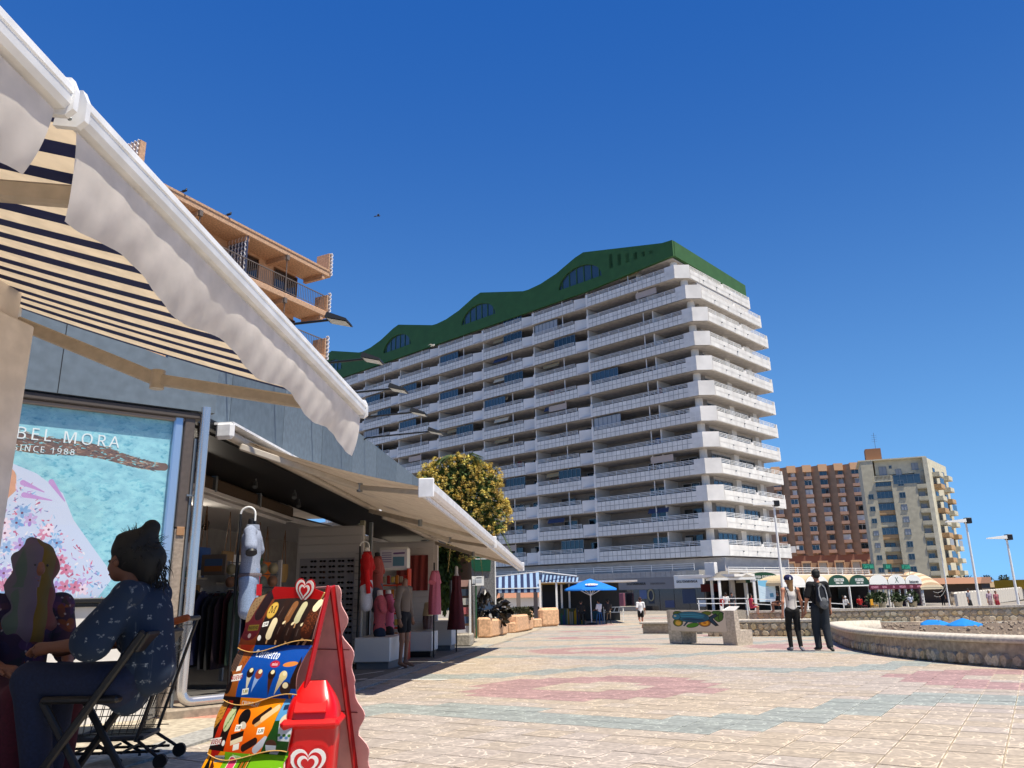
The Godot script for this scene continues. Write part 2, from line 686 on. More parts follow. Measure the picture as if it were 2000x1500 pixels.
func build_ground() -> void:
	# one sheet to the horizon, following the fall of the promenade
	var g := MB.new()
	var zs := [60.0, 10.0, 0.0, -5.4, -10.0, -20.0, -30.0, -44.0, -90.0, -200.0, -500.0, -1500.0, -6000.0]
	for i in zs.size() - 1:
		var xa := -2500.0
		var xb := 2500.0 if zs[i] > -200.0 else 900.0
		g.quad(on(xa, zs[i], -0.03), on(xb, zs[i], -0.03), on(xb, zs[i + 1], -0.03), on(xa, zs[i + 1], -0.03))
	structure("ground", g, mat(Color(0.60, 0.57, 0.53), 0.95, 0.0, "rough", 0.2))
	var sea := MB.new()
	sea.quad(Vector3(160, -1.4, -190), Vector3(7000, -1.4, -190), Vector3(7000, -1.4, -8000), Vector3(160, -1.4, -8000))
	var sea_m := mat(Color(0.06, 0.20, 0.34), 0.25)
	structure("sea", sea, sea_m)
	# promenade: bed of mortar under single tiles
	var bed := MB.new()
	var bz := [4.0, -5.4, -12.0, -20.0, -28.0, -36.0, -44.0, -52.0, -60.0, -70.0]
	for i in 9:
		var za: float = bz[i]
		var zb: float = bz[i + 1]
		bed.quad(on(-9, za, -0.006), on(44, za, -0.006), on(44, zb, -0.006), on(-9, zb, -0.006))
	var pave := structure("promenade_pavement", bed, mat(Color(0.74, 0.69, 0.60), 0.9, 0.0, "rough", 0.6))
	tag(pave, "patterned promenade of sand, pink and blue-grey tiles", "pavement")
	var tm := vmat(0.62)
	tm.albedo_texture = T.tile
	tm.uv1_triplanar = false
	var r := RandomNumberGenerator.new()
	r.seed = 11
	var h := deg_to_rad(33.0)
	var ax := Vector3(cos(h), 0, sin(h)) # across
	var az := Vector3(sin(h), 0, -cos(h)) # along
	var sz := 0.33
	var near := []
	var rest := MB.new()
	for j in range(-60, 260):
		for i in range(-160, 160):
			var c := ax * (i + 0.5) * sz + az * (j + 0.5) * sz
			var f := -c.z
			if f < 2.2 or f > 68.0:
				continue
			var ss := (c - Vector3(-3.74, 0, -9.04)).dot(SHOP_A)
			var nn := (c - Vector3(-3.74, 0, -9.04)).dot(SHOP_N)
			if nn < 1.46 or c.x > 0.74 * f + 3.5 or absf(c.x) > 34.0:
				continue
			var jit := r.randf_range(-0.5, 0.5)
			var tc := tile_color(c.x, f, jit)
			tc = Color(tc.r * 1.1, tc.g * 1.1, tc.b * 1.1)
			var u0 := Vector2(posmod(i, 4), posmod(j, 4)) * 0.25
			var far_px := f < 8.9 and absf(c.x) < 0.70 * f
			if far_px:
				near.append([c, tc, u0, f])
				continue
			rest.col = tc
			var e := sz * 0.5 - (0.003 if f < 25 else 0.0)
			var up := 0.002 + r.randf() * 0.0015
			var q := []
			for k in [[-1, -1], [1, -1], [1, 1], [-1, 1]]:
				var p: Vector3 = c + ax * k[0] * e + az * k[1] * e
				q.append(on(p.x, p.z, up))
			rest.quad(q[0], q[1], q[2], q[3], [u0, u0 + Vector2(0.25, 0), u0 + Vector2(0.25, 0.25), u0 + Vector2(0, 0.25)])
	near.sort_custom(func(a, b): return a[3] < b[3])
	for q in near.size():
		var it: Array = near[q]
		var one := q < 300
		var mb: MB = MB.new() if one else rest
		var c: Vector3 = it[0]
		mb.col = it[1]
		var e := sz * 0.5 - 0.003
		var up := 0.002 + r.randf() * 0.003
		var b := []
		var t := []
		for k in [[-1, -1], [1, -1], [1, 1], [-1, 1]]:
			var p: Vector3 = c + ax * k[0] * e + az * k[1] * e
			var p2: Vector3 = c + ax * k[0] * (e - 0.003) + az * k[1] * (e - 0.003)
			b.append(on(p.x, p.z, -0.006))
			t.append(on(p2.x, p2.z, up))
		var u0: Vector2 = it[2]
		mb.quad(t[0], t[1], t[2], t[3], [u0, u0 + Vector2(0.25, 0), u0 + Vector2(0.25, 0.25), u0 + Vector2(0, 0.25)])
		for k in 4:
			var m := (k + 1) % 4
			mb.quad(b[k], b[m], t[m], t[k], [u0, u0, u0, u0])
		if one:
			obj("tile", mb, tm, pave)
	stuff(obj("tile_field", rest, tm, pave))
	# strip along the shops: pink slabs near the window, a grey kerb band, dark boards before the open shop
	var pink := MB.new()
	pink.quad(sg(-14, -6, 0.012), sg(-14, 1.14, 0.012), sg(0.35, 1.14, 0.012), sg(0.35, -6, 0.012))
	structure("pink_pavement", pink, mat(Color(0.80, 0.56, 0.47), 0.85, 0.0, "rough", 1.3))
	var kerb := MB.new()
	for k in 30:
		var a := -14.0 + k * 1.02
		kerb.hexa([sg(a, 1.15, -0.02), sg(a, 1.45, -0.02), sg(a + 1.01, 1.45, -0.02), sg(a + 1.01, 1.15, -0.02), sg(a, 1.15, 0.02), sg(a, 1.45, 0.016), sg(a + 1.01, 1.45, 0.016), sg(a + 1.01, 1.15, 0.02)])
	structure("kerb_band", kerb, mat(Color(0.66, 0.65, 0.62), 0.85, 0.0, "rough", 1.0))
	var deck := MB.new()
	deck.quad(sg(0.35, -6, 0.008), sg(0.35, 1.14, 0.008), sg(15.5, 1.14, 0.008), sg(15.5, -6, 0.008))
	var boards := structure("board_strip", deck, mat(Color(0.24, 0.23, 0.225), 0.8))
	var bm := mat(Color(0.46, 0.45, 0.435), 0.7, 0.0, "rough", 1.2)
	for k in 26:
		var b := MB.new()
		var a := 0.4 + k * 0.575
		b.hexa([sg(a, 0.05, 0.0), sg(a, 1.13, 0.0), sg(a + 0.56, 1.13, 0.0), sg(a + 0.56, 0.05, 0.0), sg(a, 0.05, 0.02), sg(a, 1.13, 0.02), sg(a + 0.56, 1.13, 0.02), sg(a + 0.56, 0.05, 0.02)])
		obj("slab", b, bm, boards)
# ---------------------------------------------------------------- the long white apartment block with the green roof
const WL := Vector3(-0.7272, 0, -0.6865)
const WR := Vector3(0.6865, 0, -0.7272)
const WBASE := Vector3(21.07, 0, -79.64)

func rail_mesh(a: Vector3, b: Vector3, bars: int, hgt: float, post_gap: float) -> MB:
	var m := MB.new()
	var L := (b - a).length()
	for k in bars:
		var y := hgt * (k + 1) / bars
		m.bar(a + Vector3.UP * y, b + Vector3.UP * y, 0.05, 0.05)
	var np := maxi(1, int(round(L / post_gap)))
	for k in np + 1:
		var p := a.lerp(b, float(k) / np)
		m.box(p + Vector3.UP * hgt * 0.5, Vector3(0.045, hgt, 0.045))
	return m

func clad_run(m: MB, a: Vector3, b: Vector3, y0: float, y1: float, out: Vector3, step := 0.62) -> void: # separate slabs with open joints
	var L := (b - a).length()
	var nn := maxi(1, int(round(L / step)))
	var d := (b - a) / nn
	for row in 2:
		var ya := lerpf(y0, y1, 0.5 * row) + 0.028
		var yb := lerpf(y0, y1, 0.5 * (row + 1)) - 0.028
		for k in nn:
			var p := a + d * k + d.normalized() * 0.028
			var q := a + d * (k + 1) - d.normalized() * 0.028
			var sh := 0.96 + 0.06 * fposmod(sin(k * 12.9898 + row * 78.2 + y0 * 3.1) * 437.5, 1.0)
			m.col = Color(sh, sh, sh)
			var o := out * 0.03
			m.quad(p + o + Vector3.UP * ya, q + o + Vector3.UP * ya, q + o + Vector3.UP * yb, p + o + Vector3.UP * yb)
			m.quad(p + Vector3.UP * yb, p + o + Vector3.UP * yb, q + o + Vector3.UP * yb, q + Vector3.UP * yb)

func window_unit(parent: Node3D, at: Vector3, right: Vector3, w: float, h: float, panes: int, frame_m: Material, pane_m: Material, called := "window", fr := 0.05) -> Node3D:
	# frame mesh with its panes as sub-parts; at = lower left corner, front normal = right x up
	var fwd := right.cross(Vector3.UP)
	var f := MB.new()
	var bs := Basis(right, Vector3.UP, fwd)
	f.box(at + right * w * 0.5 + Vector3.UP * fr * 0.5, Vector3(w, fr, 0.08), 0.0, bs)
	f.box(at + right * w * 0.5 + Vector3.UP * (h - fr * 0.5), Vector3(w, fr, 0.08), 0.0, bs)
	for k in panes + 1:
		f.box(at + right * clampf(w * k / panes, fr * 0.5, w - fr * 0.5) + Vector3.UP * h * 0.5, Vector3(fr, h - 2.0 * fr, 0.08), 0.0, bs)
	var win := obj(called, f, frame_m, parent)
	for k in panes:
		var p := MB.new()
		var a := at + right * (w * k / panes + fr * 0.5) + Vector3.UP * fr - fwd * 0.01
		var b := at + right * (w * (k + 1) / panes - fr * 0.5) + Vector3.UP * fr - fwd * 0.01
		p.quad(a, b, b + Vector3.UP * (h - 2 * fr), a + Vector3.UP * (h - 2 * fr))
		obj("pane", p, pane_m, win)
	return win

func build_white_block() -> void:
	var t := thing("apartment_block", "long white stepped apartment block with balconies and a wavy green roof", "building")
	t.transform = Transform3D(Basis(WL, Vector3.UP, WR), WBASE)
	var L := 76.0
	var W := 15.8
	var r := RandomNumberGenerator.new()
	r.seed = 21
	var cm: StandardMaterial3D = M.clad.duplicate()
	cm.vertex_color_use_as_albedo = true
	var starts := [1.25, 16.0, 25.1, 34.7, 44.1, 53.5, 62.7, 72.2]
	# core walls behind the balconies
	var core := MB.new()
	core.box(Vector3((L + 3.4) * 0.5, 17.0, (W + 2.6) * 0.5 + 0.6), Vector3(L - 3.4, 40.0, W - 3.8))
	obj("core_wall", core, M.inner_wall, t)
	var side := MB.new()
	side.box(Vector3(1.9 + 0.75, 17.0, 9.0), Vector3(1.5, 38.0, 12.4))
	obj("end_wall", side, M.soffit, t)
	for k in range(1, 13):
		var yb := 4.2 + 2.83 * (12 - k)
		var set_back: float = [0.0, 1.83, 0.6][k] if k < 3 else 0.0
		# slab of the whole floor
		var sl := MB.new()
		sl.prism(PackedVector2Array([Vector2(set_back + 1.25, 0.05), Vector2(L, 0.05), Vector2(L, W), Vector2(set_back + 1.0, W), Vector2(set_back + 0.05, W - 1.0), Vector2(set_back + 0.05, 1.25)]), 0.24)
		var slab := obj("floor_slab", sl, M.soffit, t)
		slab.transform = Transform3D(Basis(Vector3(1, 0, 0), Vector3(0, 0, 1), Vector3(0, -1, 0)), Vector3(0, yb + 0.24, 0))
		# balconies of the long front
		for b in 7:
			var p0: float = starts[b] + (set_back if b == 0 else 0.0)
			var p1: float = starts[b + 1]
			var cham := 0.0 if b == 0 else 1.9
			var blk := MB.new()
			var m := MB.new()
			var py := yb + 1.13
			var ps := p0 + cham
			m.box(Vector3((ps + p1) * 0.5, (yb + py) * 0.5, 0.1), Vector3(p1 - ps, py - yb, 0.16))
			# solid chamfered end, higher than the rest
			var e0 := Vector3(ps, 0, 0.02)
			var e1 := Vector3(p0 + 0.05, 0, 0.5)
			if b == 0:
				e0 = Vector3(p0 + 0.3, 0, 0.02)
			else:
				for q in 1:
					blk.hexa([e1 + Vector3(0, yb, 0), e0 + Vector3(0, yb, 0), e0 + Vector3(0.1, yb, 0.16), e1 + Vector3(0.1, yb, 0.16), e1 + Vector3(0, yb + 1.5, 0), e0 + Vector3(0, yb + 1.5, 0), e0 + Vector3(0.1, yb + 1.5, 0.16), e1 + Vector3(0.1, yb + 1.5, 0.16)])
			blk.box(Vector3(p1 - 0.16, yb + 0.8, 0.1), Vector3(0.32, 1.60, 0.24))
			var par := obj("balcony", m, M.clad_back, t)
			stuff(obj("end_blocks", blk, M.white, par))
			var cl := MB.new()
			clad_run(cl, Vector3(p1 - 0.32, 0, 0.02), Vector3(ps, 0, 0.02), yb, py, Vector3(0, 0, -1))
			stuff(obj("cladding", cl, cm, par))
			var rb := ps + (1.2 if b == 0 else 0.3)
			obj("railing", rail_mesh(Vector3(rb, py, 0.1), Vector3(p1 - 0.3, py, 0.1), 3, 0.46, 1.55), M.white_rail, par)
			# dividing post and, here and there, glazing or an awning cloth
			var dv := MB.new()
			dv.box(Vector3(p0 + 4.1 + (2.5 if b == 0 else 0.0), yb + 1.5, 0.35), Vector3(0.09, 2.6, 0.09))
			obj("post", dv, M.white, t)
			var dw := MB.new()
			dw.box(Vector3(p0 + 0.25 + (5.2 if b == 0 else 0.0), yb + 1.5, 1.9), Vector3(0.14, 2.6, 2.7))
			obj("divider", dw, M.white, t)
			# windows of the wall behind
			for q in 2:
				var wx := p0 + (1.2 if q == 0 else 5.3) + r.randf() * 0.4 + (1.5 if b == 0 else 0.0)
				window_unit(t, Vector3(wx + 2.2, yb + 0.35, 3.42), Vector3(-1, 0, 0), 2.2, 2.15, 2, M.white if r.randf() < 0.4 else M.alu, M.win_dark)
			var roll := r.randf()
			# whatever people keep out there
			if r.randf() < 0.5:
				var ac := MB.new()
				ac.box(Vector3(p0 + 2.6 + r.randf() * 3.5, yb + 1.95, 3.2), Vector3(0.85, 0.6, 0.32), 0.03)
				obj("air_conditioner", ac, M.white, t)
			if r.randf() < 0.4:
				var fu := MB.new()
				var fx := p0 + 3.0 + r.randf() * 4.5
				fu.box(Vector3(fx, yb + 1.2, 0.9), Vector3(0.5, 1.0 + r.randf() * 0.8, 0.45), 0.04)
				obj("balcony_furniture", fu, mat([Color(0.75, 0.73, 0.7), Color(0.3, 0.22, 0.16), Color(0.16, 0.27, 0.12), Color(0.5, 0.2, 0.15), Color(0.2, 0.3, 0.45)][r.randi() % 5], 0.8), t)
			if r.randf() < 0.22:
				var aw := MB.new()
				aw.box(Vector3(p0 + 6.4, yb + 2.35, 0.45), Vector3(2.6, 0.6, 0.04), 0.0, Basis(Vector3.RIGHT, 0.5))
				obj("balcony_awning", aw, mat([Color(0.80, 0.76, 0.68), Color(0.25, 0.35, 0.30), Color(0.62, 0.55, 0.42), Color(0.20, 0.26, 0.40)][r.randi() % 4], 0.9), t)
			if roll < 0.30:
				window_unit(t, Vector3(p1 - 0.3, py + 0.02, 0.22), Vector3(-1, 0, 0), 3.9, 1.5, 6, M.alu, M.win_blue if roll < 0.2 else M.blind, "glazing", 0.04)
			elif roll < 0.42:
				window_unit(t, Vector3(p0 + cham + 3.6, py + 0.02, 0.24), Vector3(-1, 0, 0), 3.4, 1.5, 5, M.alu, M.win_dark, "glazing", 0.04)
			elif roll < 0.52:
				var cu := MB.new()
				cu.box(Vector3(p0 + 5.4, yb + 2.25, 0.3), Vector3(2.9, 0.75, 0.05))
				obj("blind", cu, mat(Color(0.72, 0.66, 0.62), 0.8), t)
		# the narrow sunlit front with its chamfered corner
		var m2 := MB.new()
		var cA := Vector3(set_back + 1.25, 0, 0.0)
		var cB := Vector3(set_back, 0, 1.25)
		m2.hexa([cB + Vector3(0, yb, 0), cA + Vector3(0.05, yb, 0), cA + Vector3(0.1, yb, 0.16), cB + Vector3(0.16, yb, 0.1), cB + Vector3(0, yb + 1.64, 0), cA + Vector3(0.05, yb + 1.64, 0), cA + Vector3(0.1, yb + 1.64, 0.16), cB + Vector3(0.16, yb + 1.64, 0.1)])
		m2.box(Vector3(set_back + 1.9, yb + 0.82, 0.085), Vector3(1.3, 1.64, 0.165))
		m2.box(Vector3(set_back + 0.1, yb + 0.56, (W + 1.25) * 0.5), Vector3(0.16, 1.13, W - 1.25))
		m2.box(Vector3(set_back + 0.12, yb + 0.8, W - 0.12), Vector3(0.22, 1.6, 0.24))
		m2.box(Vector3(set_back + 0.12, yb + 0.7, 8.9), Vector3(0.2, 1.38, 0.5))
		m2.box(Vector3(set_back + 0.6, yb + 0.56, W - 0.02), Vector3(1.2, 1.12, 0.16))
		var par2 := obj("balcony", m2, M.white, t)
		var cl2 := MB.new()
		clad_run(cl2, Vector3(set_back + 0.02, 0, 1.3), Vector3(set_back + 0.02, 0, W - 0.26), yb, yb + 1.13, Vector3(-1, 0, 0), 1.9)
		stuff(obj("cladding", cl2, cm, par2))
		for q in [[1.35, 8.6], [9.2, W - 0.3]]:
			obj("railing", rail_mesh(Vector3(set_back + 0.1, yb + 1.13, q[0]), Vector3(set_back + 0.1, yb + 1.13, q[1]), 3, 0.46, 1.8), M.white_rail, par2)
		for q in 3:
			var spn := MB.new()
			spn.box(Vector3(set_back - 0.06, yb + 0.5, 4.2 + q * 3.1), Vector3(0.16, 0.12, 0.1))
			obj("drain_spout", spn, M.alu, par2)
		for q in [[2.6, 4.2], [8.6, 4.0]]:
			window_unit(t, Vector3(set_back + 1.84, yb + 0.3, q[0]), Vector3(0, 0, 1), q[1], 2.2, 4, M.alu, M.win_blue)
		var colm := MB.new()
		colm.lathe([Vector2(0.42, yb + 0.2), Vector2(0.42, yb + 2.85)], 12, Vector3(set_back + 2.2, 0, 1.55))
		obj("column", colm, M.white, t)
		for q in [[7.7, 1.1], [13.3, 0.9]]:
			var pr2 := MB.new()
			pr2.box(Vector3(set_back + 1.75, yb + 1.5, q[0]), Vector3(0.5, 2.65, q[1]))
			obj("pier", pr2, M.white, t)
	# ground floor and podium
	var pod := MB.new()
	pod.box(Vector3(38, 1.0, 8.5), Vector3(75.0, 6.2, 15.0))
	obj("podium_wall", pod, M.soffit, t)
	# green roof: two faces and a sloping top, outline of humps
	var prof := [Vector2(3.05, 40.08), Vector2(4.4, 40.15)]
	for k in 4:
		var pk := 16.0 + 18.9 * k
		if k > 0:
			prof.append(Vector2(pk - 9.3, 40.55))
			prof.append(Vector2(pk - 8.3, 40.62))
		prof.append(Vector2(pk, 42.85))
		prof.append(Vector2(pk + 1.4, 42.55))
		prof.append(Vector2(pk + 4.6, 41.35))
		prof.append(Vector2(pk + 7.4, 40.72))
	var lower := [Vector2(91.0, 37.1), Vector2(16.0, 37.4), Vector2(3.05, 38.1)]
	var poly := PackedVector2Array()
	for p in prof:
		poly.append(p)
	for p in lower:
		poly.append(p)
	var holes := []
	for k in 4:
		var pk := 16.8 + 18.65 * k
		var arc := PackedVector2Array()
		for i in 15:
			var a := PI * i / 14.0
			arc.append(Vector2(pk + cos(a) * 3.5, 38.85 + sin(a) * 2.35))
		holes.append(arc)
	var slots := [[11.8, 41.2], [10.55, 40.8], [9.35, 40.5], [8.2, 40.2], [7.1, 39.95], [5.95, 39.7]]
	for q in slots:
		holes.append(PackedVector2Array([Vector2(q[0] - 0.26, 39.3), Vector2(q[0] + 0.26, 39.3), Vector2(q[0] + 0.26, q[1]), Vector2(q[0] - 0.26, q[1])]))
	# cut the outline into vertical strips so that each hole can be cleared
	var rf := MB.new()
	var cuts := [3.05, 5.0, 6.53, 7.65, 8.8, 9.95, 11.2, 12.6, 16.8, 21.0, 26.0, 35.45, 40.0, 44.6, 54.1, 58.6, 63.3, 72.75, 77.0, 91.0]
	for i in cuts.size() - 1:
		var strip := PackedVector2Array([Vector2(cuts[i], 30), Vector2(cuts[i + 1], 30), Vector2(cuts[i + 1], 50), Vector2(cuts[i], 50)])
		var parts := Geometry2D.intersect_polygons(poly, strip)
		for hol in holes:
			var nxt: Array[PackedVector2Array] = []
			for q in parts:
				nxt.append_array(Geometry2D.clip_polygons(q, hol))
			parts = nxt
		for q in parts:
			rf.prism(q, 0.35)
	for i in prof.size() - 1:
		var a := Vector3(prof[i].x, prof[i].y, 0)
		var b := Vector3(prof[i + 1].x, prof[i + 1].y, 0)
		rf.quad(a, b, b + Vector3(0, -0.9, W - 1.0), a + Vector3(0, -0.9, W - 1.0))
	var roof := obj("roof", rf, M.green_roof, t)
	var ef := MB.new()
	ef.hexa([Vector3(3.0, 38.15, 0.36), Vector3(3.35, 38.15, 0.36), Vector3(3.35, 37.75, W + 1.8), Vector3(3.0, 37.75, W + 1.8), Vector3(3.0, 40.07, 0.36), Vector3(3.35, 40.07, 0.36), Vector3(3.35, 39.45, W + 1.8), Vector3(3.0, 39.45, W + 1.8)])
	obj("roof_edge", ef, M.green_roof, roof)
	var so := MB.new()
	so.hexa([Vector3(3.4, 37.95, 0.4), Vector3(91, 36.95, 0.4), Vector3(91, 36.95, W), Vector3(3.4, 37.65, W), Vector3(3.4, 38.08, 0.4), Vector3(91, 37.08, 0.4), Vector3(91, 37.08, W), Vector3(3.4, 37.78, W)])
	obj("soffit", so, M.soffit, roof)
	for k in 4:
		var pk := 16.8 + 18.65 * k
		var f := MB.new()
		for i in 6:
			var xx := -3.0 + i * 1.2
			f.box(Vector3(pk + xx, 38.85 + 1.1 * sqrt(maxf(0.05, 1 - pow(xx / 3.5, 2))), 0.22), Vector3(0.1, 2.2 * sqrt(maxf(0.05, 1 - pow(xx / 3.5, 2))), 0.12))
		var win := obj("arched_window", f, M.green_roof, roof)
		for i in 7:
			var x0 := maxf(-3.45, -4.2 + i * 1.2 + 0.05)
			var x1 := minf(3.45, -3.0 + i * 1.2 - 0.05)
			var pl := PackedVector2Array([Vector2(pk + x0, 38.85), Vector2(pk + x1, 38.85)])
			for j in 5:
				var xx := lerpf(x1, x0, j / 4.0)
				pl.append(Vector2(pk + xx, 38.88 + 2.3 * sqrt(maxf(0.0, 1 - pow(xx / 3.5, 2)))))
			var pm := MB.new()
			pm.prism(pl, 0.0)
			pm.xf = Transform3D()
			var pn := obj("pane", pm, M.win_blue, win)
			pn.position.z = 0.25
	for q in slots:
		var pm := MB.new()
		pm.box(Vector3(q[0], (39.3 + q[1]) * 0.5, 0.32), Vector3(0.5, q[1] - 39.32, 0.04))
		obj("slot_pane", pm, M.blind, roof)
	# white plant room on the roof at the far end
	var pr := MB.new()
	pr.box(Vector3(80, 45.0, 12), Vector3(5.0, 0.35, 5.0))
	pr.box(Vector3(80, 43.2, 12), Vector3(3.6, 3.2, 3.6))
	pr.box(Vector3(80, 42.6, 12), Vector3(4.6, 0.3, 4.6))
	obj("plant_room", pr, M.white, t)
	# terrace edge and railing before the first floor
	var te := MB.new()
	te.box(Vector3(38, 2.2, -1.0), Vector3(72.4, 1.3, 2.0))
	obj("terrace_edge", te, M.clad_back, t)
	var tc := MB.new()
	clad_run(tc, Vector3(74, 0, -2.02), Vector3(3.2, 0, -2.02), 1.56, 2.84, Vector3(0, 0, -1), 0.62)
	var tgm := mat(Color(0.66, 0.65, 0.64), 0.7, 0.0, "soft", 0.2)
	stuff(obj("terrace_cladding", tc, tgm, t))
	obj("terrace_railing", rail_mesh(Vector3(2.4, 2.86, -1.85), Vector3(74, 2.86, -1.85), 3, 0.62, 2.6), M.white_rail, t)
# ---------------------------------------------------------------- the parade of beach shops on the left
func shop_thing(called: String, label: String, category: String, group := "") -> Node3D:
	var t := thing(called, label, category, Vector3.ZERO, 0.0, group)
	t.transform = Transform3D(Basis(SHOP_A, Vector3.UP, SHOP_N), Vector3(-3.74, 0, -9.04))
	return t

func sy(s: float) -> float: # ground level along the shop front
	return gy(-9.04 - 0.9954 * s)

# a tube of cloth: rings of (height, half width, half depth, shift x, shift z) with folds
func cloth_tube(m: MB, prof: Array, folds := 7.0, amp := 0.02, seed_ := 0.0, seg := 28) -> void:
	var rows := []
	for i in prof.size():
		var p: Array = prof[i]
		var k := float(i) / maxf(1.0, prof.size() - 1)
		var row := []
		for j in seg:
			var a := -TAU * j / seg
			var w := 1.0 + amp / maxf(0.05, p[1]) * sin(a * folds + seed_ + k * 1.7) * (0.35 + k) + 0.4 * amp / maxf(0.05, p[1]) * sin(a * 3.0 + seed_ * 2.1 + k * 5.0)
			row.append(Vector3(cos(a) * p[1] * w + (p[3] if p.size() > 3 else 0.0), p[0], sin(a) * p[2] * w + (p[4] if p.size() > 4 else 0.0)))
		rows.append(row)
	m.grid(rows, true)

func fabric_mat(col: Color, back: Color, tx := "soft") -> StandardMaterial3D:
	var m := mat(col, 0.85, 0.0, tx, 0.9)
	m.backlight_enabled = true
	m.backlight = back
	return m

# cloth stretched between a roller line and a front bar, made of strips across
func awning_cloth(mA: MB, mB: MB, s0: float, s1: float, wall: Callable, bar: Callable, period: float, sag := 0.05, share := 0.5, phase := 0.0) -> void:
	var n_str := int(ceil((s1 - s0) / period * 2.0)) + 2
	for k in range(-1, n_str):
		var a := s0 + phase + floorf(k / 2.0) * period + (period * share if posmod(k, 2) == 1 else 0.0)
		var b := a + (period * share if posmod(k, 2) == 0 else period * (1.0 - share))
		a = clampf(a, s0, s1)
		b = clampf(b, s0, s1)
		if b - a < 0.002:
			continue
		var rows := []
		for i in 9:
			var q := i / 8.0
			var row := []
			for j in 3:
				var s := lerpf(a, b, j / 2.0)
				var p: Vector3 = wall.call(s).lerp(bar.call(s), q)
				p.y -= sag * 4.0 * q * (1.0 - q) + 0.006 * sin(s * 9.0) * sin(q * PI)
				row.append(p)
			rows.append(row)
		(mA if posmod(k, 2) == 0 else mB).grid(rows)

func valance(m: MB, s0: float, s1: float, top: Callable, drop: float, scallop: float, seed_: float) -> void:
	var cols := int((s1 - s0) / 0.035) + 2
	var rows := []
	for i in 13:
		var q := i / 12.0
		var row := []
		for j in cols:
			var s := lerpf(s0, s1, float(j) / (cols - 1))
			var d := drop * (0.90 + 0.10 * cos((s - s0) / scallop * TAU)) * (1.0 + 0.05 * sin(s * 2.1 + seed_))
			var p: Vector3 = top.call(s)
			var wv := 0.010 * sin(s * 4.0 + seed_ + 0.7 * sin(s * 2.0)) + 0.004 * sin(s * 10.0 + seed_ * 2.0 + q * 1.3) + 0.003 * sin(s * 37.0 + q * 5.0)
			var en := 0.16 * exp(-absf(s - s0) * 3.5) + 0.08 * exp(-absf(s1 - s) * 4.0)
			row.append(p + Vector3(en * q * 0.4 * (1.0 if s - s0 < s1 - s else -1.0), -d * q, wv * pow(q, 0.8) - 0.05 * q * q))
		rows.append(row)
	m.grid(rows)

